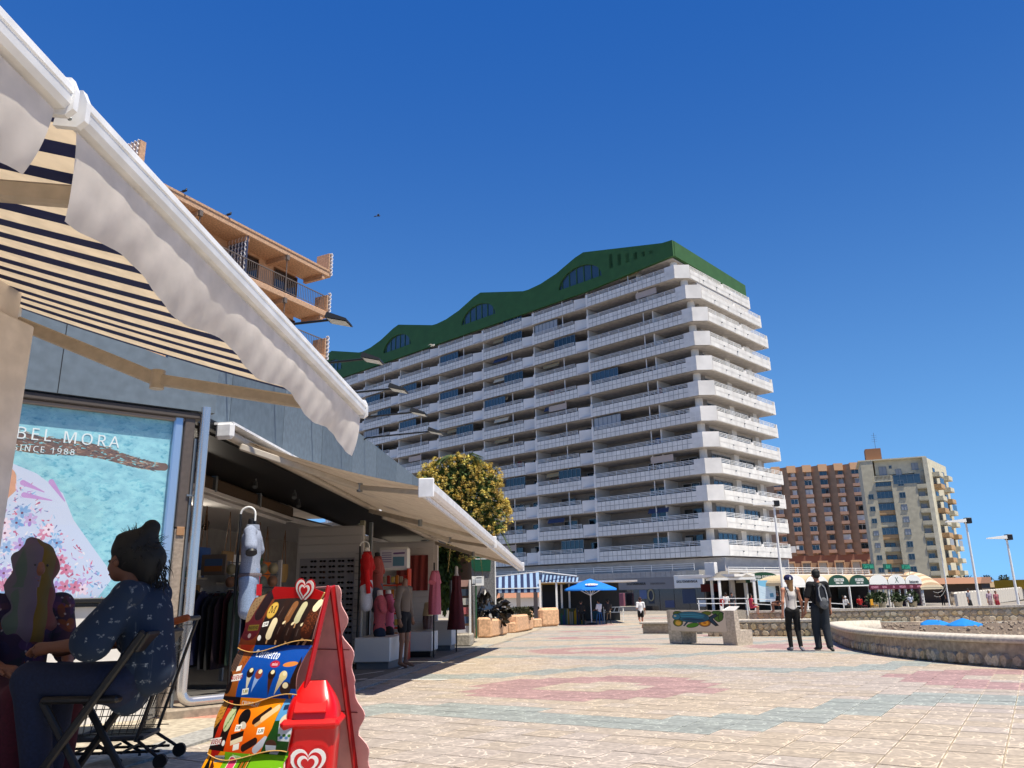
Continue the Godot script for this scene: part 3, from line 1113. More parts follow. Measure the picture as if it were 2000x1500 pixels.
func awning_one() -> void:
	var cream := fabric_mat(Color(0.90, 0.86, 0.79), Color(0.84, 0.79, 0.72))
	var navy := fabric_mat(Color(0.07, 0.13, 0.36), Color(0.01, 0.025, 0.08))
	var whitec := fabric_mat(Color(0.93, 0.90, 0.87), Color(0.75, 0.72, 0.68))
	var bar_m := mat(Color(0.93, 0.93, 0.93), 0.35, 0.0, "soft", 0.8)
	var arm_m := mat(Color(0.74, 0.68, 0.60), 0.5, 0.0, "soft", 1.2)
	for q in 2:
		var s0 := -6.57 if q == 0 else -10.2
		var s1 := -3.258 if q == 0 else -6.64
		var bar := func(s: float) -> Vector3: return Vector3(s, 2.385 - 0.073 * (s + 4.914), 2.941)
		var wall := func(s: float) -> Vector3: return Vector3(s, 3.375 - 0.066 * (s + 4.914), -0.026)
		var t := shop_thing("shop_awning", "navy and cream striped awning whose white valance hangs over the poster window" if q == 0 else "awning with a white front bar in the top left corner, cut off by the frame", "awning", "striped awnings")
		var a := MB.new()
		var b := MB.new()
		awning_cloth(a, b, s0 + 0.03, s1 - 0.03, wall, bar, 0.231, 0.03, 0.56, 0.06)
		obj("cream_cloth", a, cream, t)
		stuff(obj("navy_stripes", b, navy, t))
		# front bar: a rounded box profile with a groove, and end caps
		var prof := [Vector2(-0.02, -0.085), Vector2(0.05, -0.09), Vector2(0.075, -0.06), Vector2(0.08, -0.02), Vector2(0.07, -0.012), Vector2(0.07, 0.0), Vector2(0.082, 0.008), Vector2(0.08, 0.05), Vector2(0.05, 0.085), Vector2(0.0, 0.09), Vector2(-0.05, 0.07), Vector2(-0.06, 0.0), Vector2(-0.05, -0.06)]
		var rows := []
		for s in [s0, s1]:
			var row := []
			for p in prof:
				row.append(bar.call(s) + Vector3(0, p.y * 0.6 + 0.01, p.x * 0.6))
			rows.append(row)
		var bm := MB.new()
		for i in prof.size():
			var j := (i + 1) % prof.size()
			bm.quad(rows[0][j], rows[0][i], rows[1][i], rows[1][j])
		obj("front_bar", bm, bar_m, t)
		for s in [s0, s1]:
			var cp := MB.new()
			var sg_ := -1.0 if s == s0 else 1.0
			var pl := PackedVector2Array()
			for p in [Vector2(-0.09, -0.10), Vector2(0.05, -0.125), Vector2(0.095, -0.09), Vector2(0.095, 0.03), Vector2(0.06, 0.105), Vector2(0.0, 0.115), Vector2(-0.07, 0.06)]:
				pl.append(p * 0.60)
			cp.xf = Transform3D(Basis(Vector3(0, 0, 1), Vector3(0, 1, 0), Vector3(-1, 0, 0)), bar.call(s) + Vector3(0.012 if sg_ < 0 else 0.0, 0.01, 0))
			cp.prism(pl, 0.022 if sg_ < 0 else -0.022)
			cp.xf = Transform3D()
			var cap := obj("end_cap", cp, bar_m, t)
			for sc in [Vector2(0.0, 0.05), Vector2(0.015, -0.052)]:
				var sw := MB.new()
				sw.ball(bar.call(s) + Vector3(sg_ * 0.024, sc.y + 0.01, sc.x), Vector3(0.005, 0.008, 0.008), 8)
				obj("screw", sw, M.alu, cap)
		var vm := MB.new()
		var top := func(s: float) -> Vector3: return bar.call(s) + Vector3(0, -0.06, 0.01)
		valance(vm, s0 + 0.02, s1 - 0.02, top, 0.29, 0.80, 1.3 + q)
		obj("valance", vm, whitec, t)
		# folding arms under the cloth
		for sh in ([-3.38, -6.1] if q == 0 else [-7.1, -9.8]):
			var sd := 1.0 if sh == -3.38 or sh == -7.1 else -1.0
			var p0 := Vector3(sh, 3.05 - 0.066 * (sh + 3.38), 0.215)
			var p1 := Vector3(sh - 0.07 * sd, 2.51 - 0.068 * (sh + 3.38), 1.457)
			var p2 := Vector3(sh + 0.02, bar.call(sh).y - 0.03, 2.89)
			var am := MB.new()
			am.bar(p0, p1, 0.07, 0.10, Vector3.UP, 0.012)
			obj("arm", am, arm_m, t)
			var am2 := MB.new()
			am2.bar(p1, p2, 0.06, 0.085, Vector3.UP, 0.012)
			obj("arm", am2, arm_m, t)
			var el := MB.new()
			el.tube([p1 + Vector3(0, -0.07, 0), p1 + Vector3(0, 0.07, 0)], 0.05, 12)
			obj("elbow", el, arm_m, t)
			var br := MB.new()
			br.box(p0 + Vector3(0, 0.02, -0.12), Vector3(0.13, 0.26, 0.2), 0.02)
			obj("bracket", br, bar_m, t)
		var ro := MB.new()
		ro.tube([wall.call(s0 + 0.05) + Vector3(0, 0.0, -0.03), wall.call(s1 - 0.05) + Vector3(0, 0.0, -0.03)], 0.06, 12)
		obj("roller", ro, bar_m, t)

func awning_two() -> void:
	var cl := fabric_mat(Color(0.78, 0.74, 0.69), Color(0.50, 0.46, 0.41))
	var seam := fabric_mat(Color(0.62, 0.53, 0.43), Color(0.14, 0.11, 0.08))
	var bar_m := mat(Color(0.93, 0.93, 0.93), 0.35, 0.0, "soft", 0.8)
	var arm_m := mat(Color(0.72, 0.68, 0.62), 0.45, 0.0, "soft", 1.2)
	for q in 2:
		var s0 := 0.30 if q == 0 else 7.235
		var s1 := 7.23 if q == 0 else 13.8
		var bar := func(s: float) -> Vector3: return Vector3(s, 2.28 - 0.0437 * s, 2.6)
		var wall := func(s: float) -> Vector3: return Vector3(s, 2.96 - 0.0357 * s, 0.17)
		var t := shop_thing("shop_awning", "plain beige awning over the sunglasses wall, nearer of the two in line" if q == 0 else "plain beige awning over the pink dresses, its tip before the pharmacy sign", "awning", "beige awnings")
		var a := MB.new()
		var b := MB.new()
		awning_cloth(a, b, s0 + (0.55 if q == 0 else 0.02), s1 - 0.02, wall, bar, 0.42, 0.05, 0.965, 0.1)
		obj("cloth", a, cl, t)
		stuff(obj("seams", b, seam, t))
		var bm := MB.new()
		bm.bar(bar.call(s0 + (0.52 if q == 0 else 0.0)), bar.call(s1), 0.13, 0.16, Vector3.UP, 0.035)
		var fb := obj("front_bar", bm, bar_m, t)
		var lip := MB.new()
		lip.bar(bar.call(s0 + (0.52 if q == 0 else 0.0)) + Vector3(0, -0.115, -0.05), bar.call(s1) + Vector3(0, -0.115, -0.05), 0.035, 0.055)
		obj("lip", lip, bar_m, fb)
		for e in [s0 + (0.5 if q == 0 else 0.0), s1]:
			var ec := MB.new()
			ec.box(bar.call(e) + Vector3(0, -0.02, -0.02), Vector3(0.03, 0.24, 0.2), 0.01)
			obj("end_cap", ec, bar_m, fb)
		var ro := MB.new()
		ro.tube([wall.call(s0) + Vector3(0, -0.02, -0.05), wall.call(s1) + Vector3(0, -0.02, -0.05)], 0.065, 12)
		obj("roller", ro, arm_m, t)
		var hood := MB.new()
		hood.bar(wall.call(s0) + Vector3(0, 0.09, -0.07), wall.call(s1) + Vector3(0, 0.09, -0.07), 0.30, 0.03)
		obj("hood", hood, bar_m, t)
		var hb := MB.new()
		hb.box(wall.call(s0 + 0.02) + Vector3(0, 0.0, -0.03), Vector3(0.09, 0.22, 0.24), 0.04)
		obj("roller_housing", hb, bar_m, t)
		for sh in [s0 + 0.35, s1 - 0.6]:
			var sd := 1.0 if sh < (s0 + s1) * 0.5 else -1.0
			var p0: Vector3 = wall.call(sh) + Vector3(0, -0.13, 0.02)
			var p1: Vector3 = wall.call(sh + sd * 1.05).lerp(bar.call(sh + sd * 1.05), 0.53) + Vector3(0, -0.15, 0)
			var p2: Vector3 = bar.call(sh + sd * 0.35) + Vector3(0, -0.05, -0.08)
			var am := MB.new()
			am.bar(p0, p1, 0.06, 0.085, Vector3.UP, 0.012)
			obj("arm", am, arm_m, t)
			var am2 := MB.new()
			am2.bar(p1, p2, 0.05, 0.07, Vector3.UP, 0.012)
			obj("arm", am2, arm_m, t)
			var el := MB.new()
			el.tube([p1 + Vector3(0, -0.06, 0), p1 + Vector3(0, 0.06, 0)], 0.042, 12)
			obj("elbow", el, M.alu, t)

func poster_image() -> Image:
	var w := 640
	var h := 720
	var cv := Canvas.new(w, h, Color(0.36, 0.75, 0.82))
	var a := FastNoiseLite.new()
	a.seed = 31
	a.frequency = 0.012
	a.fractal_octaves = 3
	var c := FastNoiseLite.new()
	c.seed = 32
	c.noise_type = FastNoiseLite.TYPE_CELLULAR
	c.frequency = 0.02
	c.cellular_return_type = FastNoiseLite.RETURN_DISTANCE2_SUB
	for y in h:
		for x in w:
			var n1 := a.get_noise_2d(x, y * 1.6)
			var n2 := a.get_noise_2d(x * 2.3 + 300, y * 4.1)
			var k := c.get_noise_2d(x + n1 * 60, y * 1.7 + n2 * 50)
			var ca := pow(clampf(-k * 1.0 + 0.1 + 0.2 * n2, 0, 1), 2.0) * 0.9
			var base := Color(0.20, 0.55, 0.68).lerp(Color(0.42, 0.76, 0.83), clampf(0.5 + n1 * 0.9 + n2 * 0.35, 0, 1))
			base = base.lerp(Color(0.80, 0.95, 0.96), clampf(ca, 0, 0.55))
			cv.im.set_pixel(x, y, base)
	# brown arm of the swimmer, under the ripples
	var pts := []
	for i in 30:
		var q := i / 29.0
		pts.append(Vector2(20 + q * 600, 132 + q * 62 + sin(q * 9.0) * 9.0))
	for i in 29:
		var q := i / 29.0
		cv.capsule(pts[i], pts[i + 1], lerpf(38, 15, q), Color(0.45, 0.30, 0.22))
	var r := RandomNumberGenerator.new()
	r.seed = 9
	for i in 420:
		var q := r.randf()
		var p: Vector2 = pts[int(q * 28)] + Vector2(r.randf_range(-10, 10), r.randf_range(-1.1, 1.1) * lerpf(38, 15, q))
		var col: Color = [Color(0.62, 0.45, 0.33), Color(0.25, 0.16, 0.13), Color(0.50, 0.82, 0.86), Color(0.72, 0.58, 0.46), Color(0.33, 0.22, 0.17)][r.randi() % 5]
		var d := Vector2(r.randf_range(5, 22), r.randf_range(-6, 6))
		cv.capsule(p, p + d, r.randf_range(0.8, 2.8), col, 0.4)
	# shoulder and floating print dress
	cv.poly([Vector2(0, 215), Vector2(60, 225), Vector2(92, 290), Vector2(90, 345), Vector2(45, 380), Vector2(0, 385)], Color(0.85, 0.62, 0.50))
	cv.poly([Vector2(40, 222), Vector2(150, 262), Vector2(250, 330), Vector2(300, 430), Vector2(380, 530), Vector2(470, 640), Vector2(420, 720), Vector2(0, 720), Vector2(0, 380), Vector2(60, 372), Vector2(92, 330), Vector2(84, 268)], Color(0.80, 0.84, 0.93))
	for i in 900:
		var p := Vector2(r.randf_range(0, 470), r.randf_range(240, 720))
		if p.x > 60 + (p.y - 230) * 0.9 or (p.x < 90 and p.y < 385):
			continue
		var col: Color = [Color(0.86, 0.40, 0.55), Color(0.72, 0.55, 0.82), Color(0.93, 0.80, 0.88), Color(0.50, 0.72, 0.88), Color(0.70, 0.25, 0.42), Color(0.36, 0.45, 0.68), Color(0.95, 0.93, 0.94)][r.randi() % 7]
		var d := Vector2.from_angle(r.randf() * TAU) * r.randf_range(4, 20)
		cv.capsule(p, p + d, r.randf_range(1.0, 4.0), col, 0.6)
	for i in 46: # blossoms of soft petals
		var p := Vector2(r.randf_range(60, 440), r.randf_range(380, 710))
		if p.x > 40 + (p.y - 260) * 0.95:
			continue
		var col: Color = [Color(0.80, 0.33, 0.48), Color(0.66, 0.50, 0.80), Color(0.95, 0.85, 0.90), Color(0.42, 0.62, 0.84)][r.randi() % 4]
		for k in 6:
			var d := Vector2.from_angle(TAU * k / 6 + p.x) * r.randf_range(8, 17)
			cv.ellipse(p + d, 11, 6, d.angle(), col.lerp(Color(0.93, 0.90, 0.95), r.randf() * 0.5))
		cv.ellipse(p, 4, 4, 0, Color(0.45, 0.12, 0.25))
	for q in [[Vector2(110, 300), Vector2(185, 330)], [Vector2(120, 345), Vector2(215, 360)], [Vector2(205, 290), Vector2(260, 360)]]:
		cv.capsule(q[0], q[1], 10, Color(0.76, 0.58, 0.82), 2)
	return cv.im

func shop_front() -> void:
	var t := shop_thing("shop_parade", "low shop parade with a grey metal fascia, poster window and open front", "shop")
	var fas := mat(Color(0.42, 0.475, 0.52), 0.6, 0.1, "streak", 0.55)
	var fas2 := mat(Color(0.385, 0.44, 0.485), 0.6, 0.1, "streak", 0.43)
	var pil := mat(Color(0.93, 0.90, 0.885), 0.75, 0.0, "soft", 0.6)
	# panels of the front fascia
	var edges := [-0.02, 0.70, 2.46, 4.20, 5.95, 7.70, 9.45, 11.2, 12.95, 14.6, 16.2]
	for i in edges.size() - 1:
		var m := MB.new()
		var a: float = edges[i] + 0.008
		var b: float = edges[i + 1] - 0.008
		m.hexa([Vector3(a, 3.0 - 0.03 * a, 0.0), Vector3(b, 3.0 - 0.03 * b, 0.0), Vector3(b, 3.0 - 0.03 * b, -0.12), Vector3(a, 3.0 - 0.03 * a, -0.12),
			Vector3(a, 4.31 - 0.027 * a, 0.0), Vector3(b, 4.31 - 0.027 * b, 0.0), Vector3(b, 4.31 - 0.027 * b, -0.12), Vector3(a, 4.31 - 0.027 * a, -0.12)])
		# hexa wants its rings anticlockwise from above in (x, -z): here n is z
		obj("fascia_panel", m, fas if i % 2 == 0 else fas2, t)
	var back := MB.new()
	back.hexa([Vector3(-0.05, 2.95, -0.13), Vector3(16.2, 2.45, -0.13), Vector3(16.2, 2.45, -0.3), Vector3(-0.05, 2.95, -0.3), Vector3(-0.05, 4.25, -0.13), Vector3(16.2, 3.8, -0.13), Vector3(16.2, 3.8, -0.3), Vector3(-0.05, 4.25, -0.3)])
	obj("fascia_frame", back, M.black, t)
	# roof slab and the closed back
	var rf := MB.new()
	rf.box(Vector3(8.0, 3.55, -3.4), Vector3(16.6, 0.25, 6.2))
	obj("roof", rf, M.inner_wall, t)
	# ---- the slanting window wall (local frame: along, up, out)
	var ww := Node3D.new()
	ww.name = "window_wall"
	t.add_child(ww, true)
	var wd := Vector3(0.765, 0, -0.644)
	var wn := Vector3(0.644, 0, 0.765)
	ww.transform = t.transform.affine_inverse() * Transform3D(Basis(wd, Vector3.UP, wn), Vector3(-4.66, 0, -7.46))
	var fpoly := PackedVector2Array([Vector2(-0.6, 2.95), Vector2(1.62, 2.95), Vector2(1.62, 4.32), Vector2(1.10, 4.32), Vector2(1.06, 3.5), Vector2(-0.6, 3.86)])
	var fm := MB.new()
	fm.prism(fpoly, 0.10)
	obj("fascia_panel", fm, fas, ww).position.z = 0.02
	var jn := MB.new()
	jn.box(Vector3(0.06, 3.35, 0.121), Vector3(0.008, 0.8, 0.004))
	obj("joint", jn, M.black, ww)
	var wall := MB.new()
	wall.box(Vector3(0.4, 0.34, -0.1), Vector3(2.05, 1.16, 0.22), 0.01)
	obj("wall_base", wall, mat(Color(0.90, 0.885, 0.86), 0.8, 0.0, "soft", 0.6), ww)
	var wb := MB.new()
	wb.box(Vector3(0.4, 1.95, -0.16), Vector3(2.05, 2.1, 0.08))
	obj("wall_back", wb, pil, ww)
	var sill := MB.new()
	sill.box(Vector3(0.36, 0.945, 0.02), Vector3(1.95, 0.05, 0.10), 0.01)
	sill.box(Vector3(0.36, 0.90, 0.02), Vector3(1.95, 0.03, 0.06))
	obj("sill", sill, M.black, ww)
	var head := MB.new()
	head.box(Vector3(0.40, 2.90, 0.02), Vector3(2.2, 0.07, 0.16), 0.01)
	obj("window_head", head, mat(Color(0.30, 0.27, 0.25), 0.6), ww)
	var head2 := MB.new()
	head2.box(Vector3(0.36, 2.845, 0.0), Vector3(2.0, 0.04, 0.12), 0.008)
	obj("window_head", head2, mat(Color(0.55, 0.50, 0.46), 0.5), ww)
	var po := MB.new()
	po.quad(Vector3(-0.62, 0.97, 0.0), Vector3(1.22, 0.97, 0.0), Vector3(1.22, 2.83, 0.0), Vector3(-0.62, 2.83, 0.0), [Vector2(-0.15, 1), Vector2(1, 1), Vector2(1, 0), Vector2(-0.15, 0)])
	var pm := StandardMaterial3D.new()
	pm.albedo_texture = tex(poster_image())
	pm.roughness = 0.5
	obj("poster", po, pm, ww)
	var gl := MB.new()
	gl.quad(Vector3(-0.62, 0.97, 0.02), Vector3(1.22, 0.97, 0.02), Vector3(1.22, 2.83, 0.02), Vector3(-0.62, 2.83, 0.02))
	obj("window_pane", gl, glass(0.06), ww)
	var wide_font := FontVariation.new()
	wide_font.base_font = FONT.sans
	wide_font.spacing_glyph = 9
	for q in [["BEL MORA", 0.118, 0.235, 2.535], ["SINCE 1988", 0.06, 0.035, 2.39]]:
		var tm := text_mesh(q[0], q[1], 0.002, false, false)
		var o := obj("window_lettering", tm, mat(Color(0.93, 0.96, 0.96), 0.6), ww)
		tm.font = wide_font
		o.position = Vector3(q[2], q[3], 0.004)
	var fr := MB.new()
	fr.box(Vector3(1.265, 1.92, 0.015), Vector3(0.10, 1.95, 0.10), 0.015)
	obj("steel_frame", fr, mat(Color(0.70, 0.78, 0.86), 0.3, 0.7), ww)
	var dp := MB.new()
	dp.box(Vector3(1.375, 2.3, 0.01), Vector3(0.11, 1.25, 0.14), 0.01)
	obj("door_post", dp, mat(Color(0.40, 0.36, 0.335), 0.5, 0.3, "streak", 1.0), ww)
	var dp2 := MB.new()
	dp2.box(Vector3(1.375, 0.74, 0.01), Vector3(0.105, 1.85, 0.13), 0.01)
	obj("door_post", dp2, mat(Color(0.66, 0.60, 0.54), 0.7, 0.0, "rough", 1.3), ww)
	var pt := MB.new()
	pt.box(Vector3(1.375, 1.64, 0.085), Vector3(0.08, 0.09, 0.01), 0.004)
	obj("door_plate", pt, mat(Color(0.62, 0.47, 0.33), 0.6), ww)
	# base step under the opening
	var stp := MB.new()
	stp.box(Vector3(2.2, -0.24, -0.02), Vector3(1.7, 0.24, 0.5), 0.015)
	obj("step", stp, mat(Color(0.66, 0.60, 0.52), 0.85, 0.0, "rough", 1.0), ww)
	# chrome tube frame: up the corner, bent along the floor
	var cpts := [Vector3(2.5, -0.07, 0.12), Vector3(1.68, -0.07, 0.12)]
	for i in 7:
		var a := PI * 0.5 * i / 6.0
		cpts.append(Vector3(1.63 - sin(a) * 0.11, 0.04 - cos(a) * 0.11, 0.12))
	cpts.append(Vector3(1.52, 1.5, 0.12))
	cpts.append(Vector3(1.52, 3.0, 0.12))
	var ch := MB.new()
	ch.tube(cpts, 0.052, 16)
	obj("chrome_tube", ch, M.steel, ww)
	var rail := MB.new()
	rail.box(Vector3(1.455, 1.2, 0.05), Vector3(0.03, 2.9, 0.03))
	rail.box(Vector3(1.48, 2.02, 0.09), Vector3(0.16, 0.02, 0.02))
	rail.box(Vector3(1.48, 0.5, 0.09), Vector3(0.16, 0.02, 0.02))
	obj("glass_rail", rail, M.alu, ww)
	# ---- the near shop: pilaster, window stack and lintel at the left edge
	var pl := MB.new()
	pl.box(Vector3(-4.08, 1.35, 0.66), Vector3(0.49, 2.96, 0.14), 0.012)
	obj("pilaster", pl, pil, t)
	var li := MB.new()
	li.box(Vector3(-4.4, 2.97, 0.42), Vector3(1.0, 0.26, 0.46), 0.012)
	obj("lintel", li, pil, t)
	var fr2 := MB.new()
	for k in 3:
		fr2.box(Vector3(-4.37 - 0.038 * k, 1.3, 0.70 - 0.035 * k), Vector3(0.028, 2.8, 0.045), 0.004)
	obj("window_stack", fr2, mat(Color(0.60, 0.54, 0.50), 0.5), t)
	var bl := MB.new()
	bl.box(Vector3(-4.42, 2.83, 0.72), Vector3(0.28, 0.15, 0.08), 0.008)
	obj("blue_sign", bl, mat(Color(0.04, 0.17, 0.42), 0.4), t)
	var nw := MB.new()
	nw.box(Vector3(-8.0, 1.4, 0.3), Vector3(7.2, 3.4, 0.2))
	obj("near_wall", nw, pil, t)
	var up := MB.new()
	up.box(Vector3(-7.2, 3.3, -0.25), Vector3(7.6, 1.2, 0.3))
	obj("upper_wall", up, pil, t)
	# ---- inside the open shop
	var inner := mat(Color(0.60, 0.59, 0.58), 0.85, 0.0, "soft", 0.5)
	var iw := MB.new()
	iw.box(Vector3(7.5, 1.2, -3.6), Vector3(15.6, 3.8, 0.15))
	obj("back_wall", iw, inner, t)
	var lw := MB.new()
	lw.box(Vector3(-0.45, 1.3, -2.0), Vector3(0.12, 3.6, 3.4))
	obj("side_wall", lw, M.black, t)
	var ce := MB.new()
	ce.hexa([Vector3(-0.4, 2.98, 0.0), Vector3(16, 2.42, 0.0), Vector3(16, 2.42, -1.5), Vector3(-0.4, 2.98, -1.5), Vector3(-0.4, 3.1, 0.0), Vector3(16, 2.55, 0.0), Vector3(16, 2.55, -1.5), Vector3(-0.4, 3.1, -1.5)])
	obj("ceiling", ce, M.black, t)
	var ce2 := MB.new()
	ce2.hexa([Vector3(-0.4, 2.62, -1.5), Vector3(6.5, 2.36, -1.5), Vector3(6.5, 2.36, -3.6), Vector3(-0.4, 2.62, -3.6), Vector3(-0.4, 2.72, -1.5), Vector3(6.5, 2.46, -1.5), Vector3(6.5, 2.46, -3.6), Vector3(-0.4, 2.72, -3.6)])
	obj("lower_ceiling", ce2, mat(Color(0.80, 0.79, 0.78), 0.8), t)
	var ce3 := MB.new()
	ce3.box(Vector3(11.2, 2.45, -2.5), Vector3(9.4, 0.1, 2.2))
	obj("lower_ceiling", ce3, mat(Color(0.80, 0.79, 0.78), 0.8), t)
	var gm := mat(Color(0.50, 0.38, 0.25), 0.7, 0.0, "fine", 6.0)
	for k in 4:
		var g := MB.new()
		var a := -0.3 + k * 1.72
		g.bar(Vector3(a + 0.04, 2.83 - 0.037 * a, -1.42), Vector3(a + 1.68, 2.83 - 0.037 * (a + 1.7), -1.42), 0.12, 0.22, Vector3.UP, 0.03)
		obj("air_grille", g, gm, t)
		var gb := MB.new()
		gb.box(Vector3(a, 2.83 - 0.037 * a, -1.40), Vector3(0.05, 0.26, 0.16), 0.01)
		obj("grille_joint", gb, M.alu, t)
	var gl2 := MB.new()
	gl2.bar(Vector3(-0.3, 2.70, -1.42), Vector3(6.5, 2.45, -1.42), 0.16, 0.06)
	obj("grille_ledge", gl2, M.soffit, t)
	var spm := mat(Color(0.09, 0.09, 0.09), 0.4)
	var i_sp := 0
	for q in [[0.9, 2.84, -0.5], [1.6, 2.8, -0.9], [3.4, 2.74, -0.8], [4.6, 2.70, -0.6], [5.6, 2.66, -0.9]]:
		var b := MB.new()
		b.tube([Vector3(q[0], q[1] + 0.08, q[2]), Vector3(q[0], q[1], q[2])], 0.012, 6)
		b.tube([Vector3(q[0], q[1] + 0.02, q[2]), Vector3(q[0] - 0.06, q[1] - 0.07, q[2] + 0.02)], [0.03, 0.042], 10)
		obj("spotlight", b, M.alu, t)
	for q in [[3.9, 2.27, -2.2], [4.6, 2.25, -2.2], [1.9, 2.2, -2.6], [2.6, 2.05, -3.3]]:
		var b := MB.new()
		b.tube([Vector3(q[0], q[1] + 0.14, q[2]), Vector3(q[0], q[1], q[2])], 0.02, 6)
		b.tube([Vector3(q[0] + 0.03, q[1], q[2]), Vector3(q[0] - 0.07, q[1] - 0.10, q[2] + 0.02)], [0.05, 0.06], 12)
		var so := obj("spotlight", b, spm, t)
		if i_sp == 0:
			var le := MB.new()
			le.ball(Vector3(q[0] - 0.075, q[1] - 0.105, q[2] + 0.02), Vector3(0.045, 0.045, 0.045), 12)
			var lm := StandardMaterial3D.new()
			lm.emission_enabled = true
			lm.emission = Color(1, 0.97, 0.9)
			lm.emission_energy_multiplier = 1.3
			obj("lamp", le, lm, so)
			var li2 := OmniLight3D.new()
			li2.name = "lamp_light"
			li2.light_energy = 0.8
			li2.light_size = 0.04
			li2.omni_range = 8.0
			li2.shadow_enabled = true
			li2.light_color = Color(1, 0.95, 0.88)
			t.add_child(li2)
			li2.position = Vector3(q[0] - 0.075, q[1] - 0.105, q[2] + 0.02)
		i_sp += 1
	for q in [[2.1, 2.915, -0.35], [2.45, 2.905, -0.25]]:
		var b := MB.new()
		b.box(Vector3(q[0], q[1], q[2]), Vector3(0.32, 0.02, 0.32))
		obj("ceiling_plate", b, mat(Color(0.55, 0.52, 0.36), 0.6), t)
	# sunglasses wall across the shop
	var sw := MB.new()
	sw.box(Vector3(6.72, 0.95, -0.62), Vector3(0.1, 2.72, 1.36), 0.01)
	var swm := obj("display_wall", sw, mat(Color(0.66, 0.645, 0.63), 0.6), t)
	for k in 3:
		var gr := MB.new()
		gr.box(Vector3(6.664, 2.2 - k * 0.17, -0.62), Vector3(0.012, 0.14, 1.30), 0.004)
		obj("slat", gr, mat(Color(0.70, 0.685, 0.67), 0.6), swm)
	var mesh_p := MB.new()
	mesh_p.box(Vector3(6.66, 0.68, -0.66), Vector3(0.02, 2.0, 1.12))
	obj("panel", mesh_p, mat(Color(0.50, 0.49, 0.51), 0.7), swm)
	var rb := MB.new()
	for k in 17:
		rb.box(Vector3(6.665, -0.25 + k * 0.125, -0.02), Vector3(0.02, 0.006, 0.12))
	stuff(obj("rail_marks", rb, M.black, swm))
	# dark side room, far end wall with slats, posts
	var ew := MB.new()
	ew.box(Vector3(13.2, 0.9, -1.5), Vector3(0.12, 3.0, 3.6))
	var ewo := obj("end_wall", ew, mat(Color(0.84, 0.82, 0.80), 0.7), t)
	for k in 15:
		var sl := MB.new()
		sl.box(Vector3(13.13, 2.28 - k * 0.165, -1.3), Vector3(0.02, 0.15, 3.0), 0.004)
		obj("slat", sl, mat(Color(0.86, 0.84, 0.82), 0.6), ewo)
	for q in [[7.15, -0.1, 0.05], [7.6, -0.05, 0.04], [14.1, 0.0, 0.05], [13.5, -0.15, 0.09]]:
		var p := MB.new()
		p.box(Vector3(q[0], 0.9, q[1]), Vector3(q[2] * 2, 3.1, q[2] * 2), 0.01)
		obj("post", p, M.alu if q[0] > 7.2 else mat(Color(0.55, 0.54, 0.45), 0.6), t)
	var gpan := MB.new()
	gpan.box(Vector3(7.4, 1.3, -0.2), Vector3(0.5, 2.2, 0.03))
	obj("glass_door", gpan, glass(0.35, Color(0.45, 0.5, 0.42)), t)
	var fl := MB.new()
	fl.hexa([Vector3(0.3, sy(0.3) + 0.03, -0.02), Vector3(15.5, sy(15.5) + 0.03, -0.02), Vector3(15.5, sy(15.5) + 0.03, -3.5), Vector3(0.3, sy(0.3) + 0.03, -3.5), Vector3(0.3, sy(0.3) + 0.06, -0.02), Vector3(15.5, sy(15.5) + 0.06, -0.02), Vector3(15.5, sy(15.5) + 0.06, -3.5), Vector3(0.3, sy(0.3) + 0.06, -3.5)])
	obj("floor", fl, mat(Color(0.32, 0.31, 0.30), 0.5), t)
	# white marking tape on the boards
	var tp := MB.new()
	for q in [[[3.25, 0.42], [5.15, 0.95]], [[3.35, 1.05], [3.25, 2.4]], [[3.25, 0.95], [3.6, 1.1]], [[7.05, 1.0], [5.6, 1.1]], [[6.9, 1.05], [6.85, 2.3]]]:
		var a := sg(q[0][0], q[0][1], 0.026)
		var b := sg(q[1][0], q[1][1], 0.026)
		var d := (b - a).normalized().cross(Vector3.UP) * 0.022
		tp.quad(a - d, a + d, b + d, b - d)
	structure("floor_tape", tp, M.paint_white)
	# flood-light arms along the roof edge
	var lam := mat(Color(0.10, 0.105, 0.11), 0.45, 0.3)
	var f0: Node3D = null
	var names := ["nearest", "second nearest", "third of five", "fourth of five", "farthest"]
	for k in 5:
		var s := 0.38 + 1.58 * k
		var at := sp(s, -0.06, 4.32 - 0.027 * s)
		var lab := "%s floodlight on a thin dark arm above the grey shop fascia" % names[k]
		if f0:
			dup(f0, at, f0.rotation.y, lab, "floodlights on the shop roof")
			continue
		f0 = thing("floodlight", lab, "lamp", at, 0.0, "floodlights on the shop roof")
		f0.basis = Basis(SHOP_A, Vector3.UP, SHOP_N)
		var am := MB.new()
		am.tube([Vector3(0, -0.1, 0), Vector3(0, -0.03, 0.12), Vector3(0, 0.05, 1.45)], 0.018, 8)
		obj("arm", am, lam, f0)
		var hd := MB.new()
		hd.hexa([Vector3(-0.13, -0.02, 1.72), Vector3(0.13, -0.02, 1.72), Vector3(0.13, 0.05, 1.42), Vector3(-0.13, 0.05, 1.42), Vector3(-0.12, 0.02, 1.70), Vector3(0.12, 0.02, 1.70), Vector3(0.10, 0.13, 1.44), Vector3(-0.10, 0.13, 1.44)])
		obj("head", hd, lam, f0)
		var le := MB.new()
		le.quad(Vector3(-0.11, 0.036, 1.445), Vector3(0.11, 0.036, 1.445), Vector3(0.11, -0.024, 1.70), Vector3(-0.11, -0.024, 1.70))
		obj("lens", le, mat(Color(0.75, 0.74, 0.70), 0.2), f0)

func build_shops() -> void:
	shop_front()
	awning_one()
	awning_two()
	build_stock()
